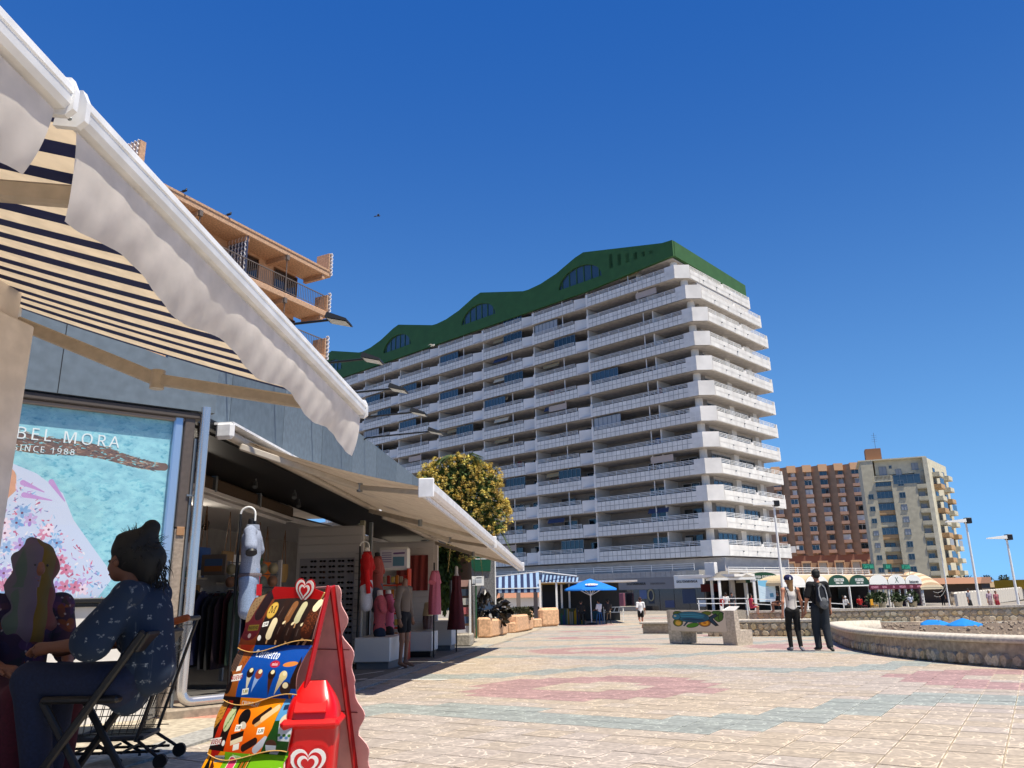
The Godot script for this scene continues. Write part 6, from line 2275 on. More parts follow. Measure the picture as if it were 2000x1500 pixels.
	for i in 5:
		cv.ellipse(Vector2(612 + i * 20, 850 + (i % 2) * 12), 13, 8, 0, [Color(0.25, 0.45, 0.20), Color(0.35, 0.50, 0.72)][i % 2])
	cv.ellipse(Vector2(560, 900), 44, 24, 0, Color(0.28, 0.17, 0.12))
	cv.poly([Vector2(518, 905), Vector2(602, 905), Vector2(594, 956), Vector2(528, 956)], Color(0.66, 0.70, 0.74))
	# ---- fourth tier: green and yellow
	cv.poly([Vector2(0, 958), Vector2(W, 958), Vector2(W, H), Vector2(0, H)], Color(0.42, 0.66, 0.09))
	cv.poly([Vector2(0, 958), Vector2(195, 958), Vector2(165, 1100), Vector2(160, H), Vector2(0, H)], Color(0.92, 0.60, 0.04))
	cv.poly([Vector2(60, 958), Vector2(150, 958), Vector2(110, 1000), Vector2(55, 1000)], Color(0.72, 0.10, 0.05))
	cv.poly([Vector2(45, 985), Vector2(85, 1060), Vector2(100, 1160), Vector2(70, 1215), Vector2(15, 1200), Vector2(30, 1090)], Color(0.05, 0.04, 0.045))
	cv.poly([Vector2(80, 1010), Vector2(120, 1040), Vector2(112, 1090), Vector2(88, 1080)], Color(0.28, 0.10, 0.06))
	cv.text("Dracula", Vector2(98, 1135), 44, Color(0.97, 0.96, 0.95), -0.16, 0.72, F)
	cv.poly([Vector2(100, 985), Vector2(195, 978), Vector2(192, 1012), Vector2(100, 1022)], Color(0.60, 0.63, 0.66))
	cv.text("ME MUERO", Vector2(146, 999), 17, Color(0.16, 0.17, 0.2), -0.07, 0.9, F)
	cv.capsule(Vector2(265, 1010), Vector2(250, 1070), 34, Color(0.93, 0.96, 0.88))
	cv.capsule(Vector2(265, 1010), Vector2(250, 1070), 29, Color(0.83, 0.26, 0.42))
	cv.text("TWISTER", Vector2(300, 980), 15, Color(0.93, 0.96, 0.9), 0.1, 0.9, F)
	for i in 5:
		cv.capsule(Vector2(335 + i * 17, 1010 - i * 3), Vector2(330 + i * 17, 1045 - i * 3), 6, [Color(0.25, 0.09, 0.07), Color(0.68, 0.12, 0.10)][i % 2])
	cv.poly([Vector2(285, 1105), Vector2(380, 1090), Vector2(372, 1150), Vector2(280, 1160)], Color(0.60, 0.10, 0.28))
	cv.text("FRIGO", Vector2(330, 1126), 25, Color(0.16, 0.03, 0.14), -0.1, 0.9, F)
	cv.capsule(Vector2(205, 1150), Vector2(200, 1200), 26, Color(0.83, 0.60, 0.58))
	cv.line([Vector2(400, 958), Vector2(390, 1060), Vector2(405, H)], 2.5, Color(0.75, 0.85, 0.35))
	for q in [[430, 1170, Color(0.85, 0.52, 0.22), 34], [530, 1120, Color(0.80, 0.34, 0.07), 27], [600, 1090, Color(0.17, 0.06, 0.09), 26], [660, 1085, Color(0.62, 0.10, 0.11), 27]]:
		cv.capsule(Vector2(q[0], q[1] - 40), Vector2(q[0] - 14, q[1] + 110), q[3] + 5, Color(0.90, 0.90, 0.80))
		cv.capsule(Vector2(q[0], q[1] - 40), Vector2(q[0] - 14, q[1] + 110), q[3], q[2])
	cv.capsule(Vector2(725, 1040), Vector2(695, 1170), 36, Color(0.40, 0.66, 0.12))
	cv.capsule(Vector2(722, 1035), Vector2(700, 1100), 12, Color(0.60, 0.80, 0.30))
	for q in [[250, 1205], [345, 1205], [640, 1200]]:
		cv.poly([Vector2(q[0] - 28, q[1] - 16), Vector2(q[0] + 28, q[1] - 20), Vector2(q[0] + 28, q[1] + 14), Vector2(q[0] - 28, q[1] + 18)], Color(0.94, 0.95, 0.90))
		cv.text("1,20", Vector2(q[0], q[1] - 1), 19, Color(0.2, 0.3, 0.1), -0.07, 1.0, F)
	return cv.im

func heart_logo(parent: Node3D, r: float, xf: Transform3D, called := "heart_logo") -> void:
	# nested hearts, each a thin raised shape on the one below
	var red := mat(Color(0.74, 0.045, 0.075), 0.35)
	for i in 5:
		var m := MB.new()
		var pl := PackedVector2Array()
		for p in heart(Vector2.ZERO, r * [1.0, 0.88, 0.68, 0.52, 0.34][i]):
			pl.append(Vector2(p.x, -p.y - r * [0.0, 0.01, 0.03, 0.05, 0.05][i]))
		m.xf = Transform3D(Basis(), Vector3(0, 0, 0.0015 * i))
		m.prism(pl, 0.0015)
		var o := obj(called, m, red if i % 2 == 0 else M.paint_white, parent)
		o.transform = xf

func build_sign() -> void:
	var dw := Vector3(-0.89, 0, -0.456) # along the top edge, right to left
	var front := Vector3(-0.456, 0, 0.89)
	var org := Vector3(-1.07, gy(-4.6) + 0.02, -4.60) + dw * 0.28
	var t := thing("ice_cream_stand", "ice cream price board of four wavy printed tiers, folded out like a tent", "sign")
	# local x = to the right along the board, y up, z = towards its front
	t.transform = Transform3D(Basis(-dw * 0.88, Vector3.UP, front), org + dw * -0.03)
	var H := 1.13
	var pm := StandardMaterial3D.new()
	pm.albedo_texture = tex(ice_print())
	pm.roughness = 0.35
	pm.metallic_specular = 0.4
	var edge := mat(Color(0.88, 0.70, 0.42), 0.6)
	var lean := 0.33
	var left := func(v: float) -> float: # outline of the cut-out, v from 0 at the top to 1
		return -0.29 - 0.035 * absf(sin(v * 12.6 + 0.3)) - 0.03 * v + (0.09 if v < 0.06 else 0.0)
	var right := func(v: float) -> float:
		return 0.275 + 0.03 * sin(v * 12.6 - 0.6) + (0.02 if v > 0.8 else 0.0)
	for k in 4:
		var v0: float = [0.03, 0.27, 0.51, 0.745][k]
		var v1: float = [0.305, 0.545, 0.78, 1.0][k]
		var rows := []
		var uvr := []
		for i in 15:
			var q := i / 14.0
			var v := lerpf(v0, v1, q)
			var row := []
			for jx in 15:
				var u := jx / 14.0
				# lower edge of a tier swings like a wave
				var vv := v + 0.030 * q * sin(u * PI * 1.5 + 0.4) * (1.0 if k < 3 else 0.0)
				var x: float = lerpf(left.call(vv), right.call(vv), u)
				var bulge := 0.055 * sin(q * PI * 0.75) + 0.012 * sin(u * PI)
				row.append(Vector3(x, H * (1.0 - vv), lean * vv + bulge + 0.012))
			rows.append(row)
		var m := MB.new()
		m.grid(rows)
		for n in m.v.size():
			m.t[n] = Vector2((m.v[n].x + 0.36) / 0.72, 1.0 - m.v[n].y / H)
		obj("tier", m, pm, t)
		var lm := MB.new()
		lm.tube(rows[14], 0.0028, 6)
		obj("tier_edge", lm, edge, t)
		# backing a few mm behind
		var bm := MB.new()
		for i in rows.size():
			for jx in 15:
				rows[i][jx] = rows[i][jx] - Vector3(0, 0, 0.006)
		bm.grid(rows, false, true, true)
		obj("tier_back", bm, mat(Color(0.72, 0.50, 0.48), 0.7), t)
	# red header with its heart
	var hp := PackedVector2Array([Vector2(-0.12, 1.02), Vector2(-0.04, 0.985), Vector2(0.06, 0.955), Vector2(0.16, 0.955), Vector2(0.24, 1.0), Vector2(0.29, 1.075), Vector2(0.20, 1.10), Vector2(-0.14, 1.115), Vector2(-0.16, 1.09)])
	var hm := MB.new()
	hm.prism(hp, 0.006)
	var hd := obj("header", hm, mat(Color(0.80, 0.05, 0.06), 0.35), t)
	hd.position = Vector3(0, 0, 0.115)
	hd.rotation.x = -0.05
	var rim := MB.new()
	rim.tube([Vector3(-0.16, 1.04, 0.0), Vector3(-0.04, 0.984, 0), Vector3(0.06, 0.953, 0), Vector3(0.16, 0.953, 0), Vector3(0.24, 0.998, 0), Vector3(0.29, 1.075, 0)], 0.005, 6)
	obj("header_rim", rim, edge, hd)
	heart_logo(hd, 0.088, Transform3D(Basis(Vector3(0, 0, 1), -0.08), Vector3(0.13, 1.09, 0.008)))
	var tm := obj("header_lettering", text_mesh("FRIGO", 0.026, 0.002, true), M.paint_white, hd)
	tm.position = Vector3(0.125, 0.992, 0.008)
	# frame: red edge strips and the rear board with its cut outline, bare on the inside
	var redm := mat(Color(0.62, 0.02, 0.035), 0.4)
	var fr := MB.new()
	fr.bar(Vector3(0.285, H - 0.02, 0.02), Vector3(0.285, 0.0, 0.335), 0.022, 0.03, Vector3.UP, 0.005)
	obj("front_leg", fr, redm, t)
	var rr := MB.new()
	rr.bar(Vector3(0.285, H - 0.02, -0.01), Vector3(0.285, 0.0, -0.30), 0.022, 0.045, Vector3.UP, 0.005)
	obj("rear_leg", rr, redm, t)
	var out := PackedVector2Array([Vector2(-0.30, 0.0), Vector2(0.42, 0.0)])
	for i in 49:
		var v := i / 48.0
		out.append(Vector2(0.355 + 0.055 * absf(sin(v * PI * 4.0)) * (1.0 - 0.35 * v) + 0.02 * sin(v * 40.0) - 0.05 * v, v * (H + 0.02)))
	out.append(Vector2(-0.28, H))
	var rbm := MB.new()
	rbm.prism(out, 0.006)
	var rb := obj("rear_board", rbm, mat(Color(0.90, 0.68, 0.66), 0.65, 0.0, "soft", 1.5), t)
	rb.rotation.x = 0.256
	rb.position = Vector3(0, 0, -0.32)
	for y in [0.42, 0.78]:
		var sm := MB.new()
		sm.box(Vector3(0.05, y, 0.0085), Vector3(0.6, 0.004, 0.004))
		obj("seam", sm, mat(Color(0.45, 0.10, 0.12), 0.6), rb)
	# red swing-lid bin standing inside the tent
	var b := thing("litter_bin", "red plastic swing-lid bin with a white heart beside the ice cream board", "bin", Vector3(-1.065, gy(-4.55), -4.56) + front * 0.09, atan2(-0.456, 0.89) + 0.55)
	var bred := mat(Color(0.80, 0.025, 0.04), 0.3)
	bred.metallic_specular = 0.5
	var bd := MB.new()
	var rows := []
	for q in [[0.0, 0.115, 0.10], [0.02, 0.12, 0.105], [0.40, 0.138, 0.12], [0.405, 0.138, 0.12]]:
		var row := []
		for k in 32:
			var a := -TAU * k / 32
			var c := cos(a)
			var s := sin(a)
			row.append(Vector3(signf(c) * pow(absf(c), 0.45) * q[1], q[0], signf(s) * pow(absf(s), 0.45) * q[2]))
		rows.append(row)
	bd.grid(rows, true)
	obj("body", bd, bred, b)
	var rimm := MB.new()
	rimm.box(Vector3(0, 0.425, 0), Vector3(0.31, 0.05, 0.275), 0.02)
	obj("rim", rimm, bred, b)
	var lid := MB.new()
	var lr := []
	for i in 9:
		var q := i / 8.0
		var row := []
		var wv := cos(q * PI * 0.46)
		for k in 32:
			var a := -TAU * k / 32
			var c := cos(a)
			var s := sin(a)
			row.append(Vector3(signf(c) * pow(absf(c), 0.5) * 0.14 * (0.35 + 0.65 * wv), 0.44 + 0.19 * q, signf(s) * pow(absf(s), 0.5) * 0.122 * wv + 0.0))
		lr.append(row)
	lid.grid(lr, true)
	obj("lid", lid, bred, b)
	var fl := MB.new()
	fl.box(Vector3(0, 0.53, 0.085), Vector3(0.17, 0.13, 0.01), 0.004, Basis(Vector3.RIGHT, -0.75))
	obj("flap", fl, mat(Color(0.86, 0.04, 0.05), 0.3), b)
	heart_logo(b, 0.105, Transform3D(Basis(Vector3.RIGHT, 0.04), Vector3(0, 0.24, 0.117)))
# ---------------------------------------------------------------- things on the promenade
func fish_image() -> Image:
	var W := 640
	var H := 360
	var cv := Canvas.new(W, H, Color(0.80, 0.755, 0.68))
	var ink := Color(0.05, 0.09, 0.10)
	var out_e := func(c: Vector2, rx: float, ry: float, a: float, col: Color) -> void:
		cv.ellipse(c, rx + 6, ry + 6, a, ink)
		cv.ellipse(c, rx, ry, a, col)
	out_e.call(Vector2(105, 62), 60, 46, 0.3, Color(0.30, 0.38, 0.08))
	out_e.call(Vector2(430, 50), 58, 36, -0.3, Color(0.36, 0.42, 0.08))
	out_e.call(Vector2(560, 40), 62, 34, 0.2, Color(0.22, 0.40, 0.12))
	out_e.call(Vector2(545, 125), 30, 66, -0.35, Color(0.26, 0.42, 0.10))
	out_e.call(Vector2(590, 100), 24, 70, 0.1, Color(0.22, 0.38, 0.10))
	out_e.call(Vector2(92, 215), 54, 66, 0.15, Color(0.40, 0.42, 0.08))
	cv.ellipse(Vector2(94, 222), 34, 44, 0.15, Color(0.84, 0.66, 0.26))
	out_e.call(Vector2(402, 212), 64, 62, -0.4, Color(0.62, 0.40, 0.10))
	cv.ellipse(Vector2(404, 214), 44, 42, -0.4, Color(0.90, 0.62, 0.16))
	cv.ellipse(Vector2(404, 214), 18, 16, 0, Color(0.72, 0.40, 0.06))
	out_e.call(Vector2(262, 258), 72, 34, -0.35, Color(0.26, 0.52, 0.10))
	cv.poly([Vector2(440, 120), Vector2(540, 40), Vector2(560, 90), Vector2(500, 140), Vector2(560, 250), Vector2(520, 265), Vector2(440, 165)], ink)
	cv.poly([Vector2(455, 130), Vector2(530, 60), Vector2(545, 88), Vector2(490, 138), Vector2(535, 235), Vector2(518, 245), Vector2(452, 158)], Color(0.07, 0.20, 0.30))
	out_e.call(Vector2(265, 115), 195, 92, 0.06, Color(0.10, 0.37, 0.47))
	cv.ellipse(Vector2(250, 90), 160, 50, 0.04, Color(0.18, 0.50, 0.60))
	cv.ellipse(Vector2(275, 160), 130, 30, 0.08, Color(0.06, 0.26, 0.38))
	for i in 5:
		cv.line([Vector2(90, 70 + i * 30), Vector2(200, 52 + i * 36), Vector2(330, 60 + i * 32), Vector2(440, 90 + i * 18)], 2.6, ink)
	out_e.call(Vector2(78, 112), 44, 50, 0.1, Color(0.16, 0.44, 0.54))
	cv.ellipse(Vector2(64, 100), 14, 14, 0, Color(0.85, 0.83, 0.70))
	cv.ellipse(Vector2(64, 100), 7, 7, 0, ink)
	cv.poly([Vector2(190, 200), Vector2(215, 205), Vector2(165, 280), Vector2(150, 270)], Color(0.06, 0.22, 0.32))
	return cv.im

func build_bench() -> void:
	# painted concrete bench: tall back towards us, seat beyond
	var p0 := Vector3(4.60, 0, -23.5)
	var p1 := Vector3(5.98, 0, -21.75)
	var al := (p1 - p0).normalized()
	var fr := al.cross(Vector3.UP)
	var t := thing("bench", "white concrete bench with a painted blue fish and lemons on its back", "bench")
	t.transform = Transform3D(Basis(al, Vector3.UP, fr), Vector3(p0.x, gy(-22.6), p0.z))
	var L := (p1 - p0).length()
	var conc := mat(Color(0.80, 0.755, 0.68), 0.85, 0.0, "rough", 0.8, "lump", 2.0, 0.3)
	# side outline of the back slab, swept along
	var leg := PackedVector2Array([Vector2(-0.18, 0), Vector2(0.48, 0), Vector2(0.50, 0.40), Vector2(0.0, 0.40), Vector2(-0.08, 0.92), Vector2(-0.24, 0.92), Vector2(-0.22, 0.40)])
	for q in 2:
		var m := MB.new()
		var x0 := -0.06 if q == 0 else L - 0.40
		m.xf = Transform3D(Basis(Vector3(0, 0, -1), Vector3(0, 1, 0), Vector3(1, 0, 0)), Vector3(x0, 0, 0))
		m.prism(leg, 0.46)
		m.xf = Transform3D()
		obj("leg", m, conc, t)
	var bk := MB.new()
	bk.hexa([Vector3(0.40, 0.33, 0.20), Vector3(L - 0.40, 0.33, 0.20), Vector3(L - 0.40, 0.33, 0.04), Vector3(0.40, 0.33, 0.04), Vector3(0.40, 0.92, 0.237), Vector3(L - 0.40, 0.92, 0.237), Vector3(L - 0.40, 0.92, 0.08), Vector3(0.40, 0.92, 0.08)])
	obj("back", bk, conc, t)
	var se := MB.new()
	se.box(Vector3(L * 0.5, 0.36, -0.22), Vector3(L - 0.8, 0.09, 0.5), 0.02)
	obj("seat", se, conc, t)
	var pa := MB.new()
	pa.quad(Vector3(0.06, 0.36, 0.226), Vector3(L - 0.22, 0.36, 0.226), Vector3(L - 0.22, 0.915, 0.246), Vector3(0.06, 0.915, 0.246))
	var pm := StandardMaterial3D.new()
	pm.albedo_texture = tex(fish_image())
	pm.roughness = 0.7
	obj("painting", pa, pm, t)

func stone_mesh(sd: int) -> Mesh:
	var r := RandomNumberGenerator.new()
	r.seed = sd
	var m := MB.new()
	var pl := PackedVector2Array()
	var nn := r.randi_range(5, 7)
	for i in nn:
		var a := TAU * i / nn + r.randf_range(-0.25, 0.25)
		pl.append(Vector2(cos(a), sin(a)) * r.randf_range(0.40, 0.52))
	# bevelled pillow
	var inner := PackedVector2Array()
	for p in pl:
		inner.append(p * 0.72)
	for i in nn:
		var k := (i + 1) % nn
		m.quad(Vector3(pl[i].x, pl[i].y, 0), Vector3(pl[k].x, pl[k].y, 0), Vector3(inner[k].x, inner[k].y, 1.0), Vector3(inner[i].x, inner[i].y, 1.0))
	for i in range(1, nn - 1):
		m.tri(Vector3(inner[0].x, inner[0].y, 1.0), Vector3(inner[i].x, inner[i].y, 1.0), Vector3(inner[i + 1].x, inner[i + 1].y, 1.0))
	return m.mesh()

var STONES := []
var STONE_M := []
func stones_on(parent: Node3D, a: Vector3, b: Vector3, out: Vector3, y0: float, y1: float, size: float, sd: int, most := 150) -> void:
	if STONES.is_empty():
		for i in 6:
			STONES.append(stone_mesh(100 + i))
		for c in [Color(0.83, 0.76, 0.64), Color(0.79, 0.70, 0.57), Color(0.86, 0.80, 0.69), Color(0.75, 0.68, 0.58), Color(0.82, 0.73, 0.56)]:
			STONE_M.append(mat(c, 0.9, 0.0, "rough", 1.1))
	var r := RandomNumberGenerator.new()
	r.seed = sd
	var L := (b - a).length()
	var al := (b - a) / L
	var rows := maxi(1, int(round((y1 - y0) / (size * 0.8))))
	var cols := int(L / size)
	var cnt := 0
	for j in rows:
		for i in cols:
			if cnt >= most:
				return
			cnt += 1
			var o := obj("stone", STONES[r.randi() % 6], STONE_M[r.randi() % 5], parent)
			var p := a + al * (i + 0.5 + 0.45 * (j % 2)) * size + al * r.randf_range(-0.05, 0.05)
			p.y = a.y + (b.y - a.y) * (i + 0.5) / cols + y0 + (j + 0.5) * (y1 - y0) / rows
			o.transform = Transform3D(Basis(al, Vector3.UP, out).rotated(out.normalized(), r.randf_range(-0.3, 0.3)) * Basis.from_scale(Vector3(size * r.randf_range(1.05, 1.5), (y1 - y0) / rows * r.randf_range(1.05, 1.4), 0.05 + r.randf() * 0.04)), p)

func build_walls() -> void:
	# low curved seat wall round the planted beach edge
	var pts := [Vector2(12.6, 28.6), Vector2(11.3, 28.0), Vector2(10.2, 26.2), Vector2(9.2, 23.4), Vector2(8.35, 20.8), Vector2(7.72, 18.6), Vector2(7.36, 16.6), Vector2(7.24, 14.9), Vector2(7.32, 13.3), Vector2(7.62, 12.0), Vector2(8.2, 10.4), Vector2(9.3, 8.8)]
	var t := thing("seat_wall", "low curving stone seat wall with a pale coping along the right edge", "wall")
	var conc := mat(Color(0.72, 0.66, 0.575), 0.9, 0.0, "rough", 0.45, "lump", 1.2, 0.8)
	var cop := mat(Color(0.84, 0.80, 0.735), 0.8, 0.0, "rough", 0.6)
	var cv := Curve3D.new()
	for i in pts.size():
		var a: Vector2 = pts[maxi(i - 1, 0)]
		var b: Vector2 = pts[mini(i + 1, pts.size() - 1)]
		var d := (b - a) * 0.16
		cv.add_point(Vector3(pts[i].x, 0, -pts[i].y), Vector3(-d.x, 0, d.y), Vector3(d.x, 0, -d.y))
	var n := 60
	var L := cv.get_baked_length()
	var w := MB.new()
	var c := MB.new()
	var wr := [[], [], []]
	var cr := [[], [], [], [], [], []]
	for i in n + 1:
		var p := cv.sample_baked(L * i / n)
		var q := cv.sample_baked(minf(L, L * i / n + 0.05))
		if i == n:
			q = p + (p - cv.sample_baked(L - 0.05))
		var sd := (q - p).normalized().cross(Vector3.UP) # towards the beach or the walk
		if sd.x > 0:
			sd = -sd
		var g := gy(p.z)
		wr[0].append(p + Vector3.UP * (g - 0.1))
		wr[1].append(p + sd * 0.01 + Vector3.UP * (g + 0.2))
		wr[2].append(p + sd * 0.01 + Vector3.UP * (g + 0.40))
		var k := 0
		for e in [[0.05, 0.36], [0.08, 0.385], [0.07, 0.44], [0.02, 0.465], [-0.38, 0.465], [-0.42, 0.2]]:
			cr[k].append(p + sd * e[0] + Vector3.UP * (g + e[1]))
			k += 1
	w.grid(wr)
	c.grid(cr)
	obj("wall", w, conc, t)
	obj("coping", c, cop, t)
	for i in range(2, n - 2):
		var p: Vector3 = wr[0][i]
		var q: Vector3 = wr[0][i + 1]
		var out := (q - p).normalized().cross(Vector3.UP)
		if out.x > 0:
			out = -out
		var u := Vector3(p.x, p.y + 0.1, p.z)
		var v := Vector3(q.x, q.y + 0.1, q.z)
		stones_on(t, u + out * 0.0, v + out * 0.0, out, 0.0, 0.21, (v - u).length() * 0.5, 300 + i, 2)
	# straight stone wall with coping between the bench and the couple
	var t2 := thing("stone_wall", "low rubble stone wall with a flat coping behind the painted bench", "wall")
	var a := on(7.0, -29.4)
	var b := on(10.6, -27.3)
	var al := (b - a).normalized()
	var out2 := -(al.cross(Vector3.UP))
	out2 = out2 if out2.z > 0 else -out2
	var m := MB.new()
	m.bar(a + Vector3.UP * 0.22, b + Vector3.UP * 0.22, 0.36, 0.52)
	obj("wall", m, conc, t2)
	var m2 := MB.new()
	m2.bar(a + Vector3.UP * 0.52, b + Vector3.UP * 0.52, 0.5, 0.10, Vector3.UP, 0.02)
	obj("coping", m2, cop, t2)
	stones_on(t2, a + out2 * 0.18, b + out2 * 0.18, out2, 0.0, 0.46, 0.24, 41, 60)
	# far retaining wall below the restaurants
	var t3 := thing("stone_wall", "long pale rubble retaining wall in front of the restaurant terrace", "wall")
	var a3 := Vector3(14.5, -1.15, -50.0)
	var b3 := Vector3(33.0, -1.0, -43.0)
	var al3 := (b3 - a3).normalized()
	var o3 := -(al3.cross(Vector3.UP))
	o3 = o3 if o3.z > 0 else -o3
	var m3 := MB.new()
	m3.bar(a3 + Vector3.UP * 0.28, b3 + Vector3.UP * 0.36, 0.4, 0.75)
	obj("wall", m3, mat(Color(0.80, 0.73, 0.61), 0.9, 0.0, "rough", 0.5), t3)
	var m4 := MB.new()
	m4.bar(a3 + Vector3.UP * 0.68, b3 + Vector3.UP * 0.78, 0.6, 0.12)
	obj("coping", m4, cop, t3)
	stones_on(t3, a3 + o3 * 0.2, b3 + o3 * 0.2, o3, -0.05, 0.62, 0.34, 42, 150)
	# round planter left of the bench
	var t4 := thing("seat_wall", "short round-ended seat wall left of the painted bench", "wall")
	var m5 := MB.new()
	m5.bar(on(5.5, -34.5, 0.15), on(7.6, -32.6, 0.15), 0.5, 0.5, Vector3.UP, 0.05)
	obj("wall", m5, conc, t4)
	var m6 := MB.new()
	m6.bar(on(5.4, -34.5, 0.44), on(7.7, -32.5, 0.44), 0.62, 0.10, Vector3.UP, 0.03)
	obj("coping", m6, cop, t4)
	# dry earth and rubble of the beach edge
	var e := MB.new()
	var fn := FastNoiseLite.new()
	fn.seed = 12
	fn.frequency = 0.25
	fn.fractal_octaves = 5
	var rows := []
	for i in 60:
		var f := 10.0 + 34.0 * i / 59.0
		var row := []
		for k in 70:
			var edge: float = 7.65 if f < 18 else 7.65 + (f - 18.0) * 0.34
			var x := edge + 34.0 * k / 69.0
			var hgt := fn.get_noise_2d(x * 1.3, f * 1.3) * 0.22 + 0.10 * fn.get_noise_2d(x * 5.0, f * 5.0) + 0.10 * clampf((f - 22.0) / 8.0, 0, 1) - 0.10 * clampf((f - 32.0) / 8.0, 0, 1)
			row.append(Vector3(x, gy(-f) + 0.02 + hgt, -f))
		rows.append(row)
	e.grid(rows)
	structure("dry_earth", e, mat(Color(0.55, 0.48, 0.41), 0.95, 0.0, "rough", 0.9, "lump", 0.8, 6.0))
	var rk := RandomNumberGenerator.new()
	rk.seed = 15
	var rb := MB.new()
	for i in 900:
		var f := rk.randf_range(22, 42)
		var x := rk.randf_range(11.0, 34.0)
		var s := rk.randf_range(0.03, 0.10)
		rb.box(Vector3(x, gy(-f) + 0.08 + 0.10 * clampf((f - 22.0) / 8.0, 0, 1) - 0.10 * clampf((f - 32.0) / 8.0, 0, 1), -f), Vector3(s * 1.6, s, s), s * 0.3, Basis(Vector3(rk.randf(), rk.randf(), rk.randf()).normalized(), rk.randf() * 6.0))
	tag(obj("rubble", rb, mat(Color(0.58, 0.52, 0.45), 0.95), null), "loose rubble and dry weed scattered on the beach edge", "rubble", "", "stuff")

func parasol_canopy(r: float, hgt: float, segs := 8, droop := 0.14) -> MB:
	var m := MB.new()
	for k in segs:
		var rows := []
		for i in 7:
			var q := i / 6.0
			var row := []
			for j in 5:
				var a := TAU * (k + j / 4.0) / segs
				var inn := 1.0 - 0.05 * q * sin(j / 4.0 * PI)
				row.append(Vector3(cos(a) * r * q * inn, hgt * (1.0 - q) * (1.0 + 0.12 * q), -sin(a) * r * q * inn))
			rows.append(row)
		var fr := []
		for j in 5:
			fr.append(rows[6][j] + Vector3(0, -droop, 0))
		rows.append(fr)
		m.grid(rows)
	return m

func build_beach_parasols() -> void:
	var c := fabric_mat(Color(0.03, 0.52, 0.84), Color(0.02, 0.25, 0.42))
	var t := thing("beach_parasol", "bright blue beach parasol beyond the seat wall, right of the two", "parasol", Vector3(16.60, gy(-30) + 0.02, -30.0), 0.3)
	var m := parasol_canopy(0.62, 0.24)
	var o := obj("canopy", m, c, t)
	o.position.y = 0.20
	o.rotation.z = 0.06
	var p := MB.new()
	p.tube([Vector3(0, -0.3, 0), Vector3(0, 0.46, 0)], 0.016, 6)
	obj("pole", p, M.alu, t)
	var d := dup(t, Vector3(16.25, gy(-31) - 0.06, -31.2), 1.0, "bright blue beach parasol beyond the seat wall, tilted left one of the two")
	d.rotation = Vector3(0.2, 1.0, 0.32)

func wall_block(t: Node3D, a: Vector3, b: Vector3, w: float, h: float, m: Material, called: String, bev := 0.04) -> void:
	var mb := MB.new()
	mb.bar(a + Vector3.UP * h * 0.5, b + Vector3.UP * h * 0.5, w, h, Vector3.UP, bev)
	obj(called, mb, m, t)

func leaf_clump(parent: Node3D, called: String, c: Vector3, r: Vector3, count: int, size: float, m: Material, sd: int, droop := 0.0, shell := 0.5) -> void:
	var mm := MultiMesh.new()
	mm.transform_format = MultiMesh.TRANSFORM_3D
	mm.use_colors = true
	var lf := MB.new()
	lf.tri(Vector3(0, 0, 0), Vector3(0.28, 0.5, 0.06), Vector3(0, 1, 0))
	lf.tri(Vector3(0, 0, 0), Vector3(0, 1, 0), Vector3(-0.28, 0.5, 0.06))
	mm.mesh = lf.mesh()
	mm.instance_count = count
	var rg := RandomNumberGenerator.new()
	rg.seed = sd
	for i in count:
		var d := Vector3(rg.randfn(), rg.randfn(), rg.randfn()).normalized()
		var q := lerpf(shell, 1.0, sqrt(rg.randf())) * (0.86 + 0.14 * sin(d.x * 5.0 + sd) * sin(d.y * 6.0 + d.z * 4.0))
		var up := (d + Vector3(rg.randf_range(-0.8, 0.8), rg.randf_range(-0.8, 0.8) - droop, rg.randf_range(-0.8, 0.8))).normalized()
		var sdv := up.cross(Vector3(rg.randf_range(-1, 1), rg.randf_range(-1, 1), rg.randf_range(-1, 1))).normalized()
		var s := size * rg.randf_range(0.6, 1.25)
		mm.set_instance_transform(i, Transform3D(Basis(sdv * s, up * s, sdv.cross(up) * s), c + d * r * q))
		var g := rg.randf_range(0.65, 1.25)
		mm.set_instance_color(i, Color(g, g, g))
	var o := MultiMeshInstance3D.new()
	o.name = called
	o.multimesh = mm
	var mv: StandardMaterial3D = m.duplicate()
	mv.vertex_color_use_as_albedo = true
	o.material_override = mv
	parent.add_child(o, true)
	o.set_meta("kind", "stuff")

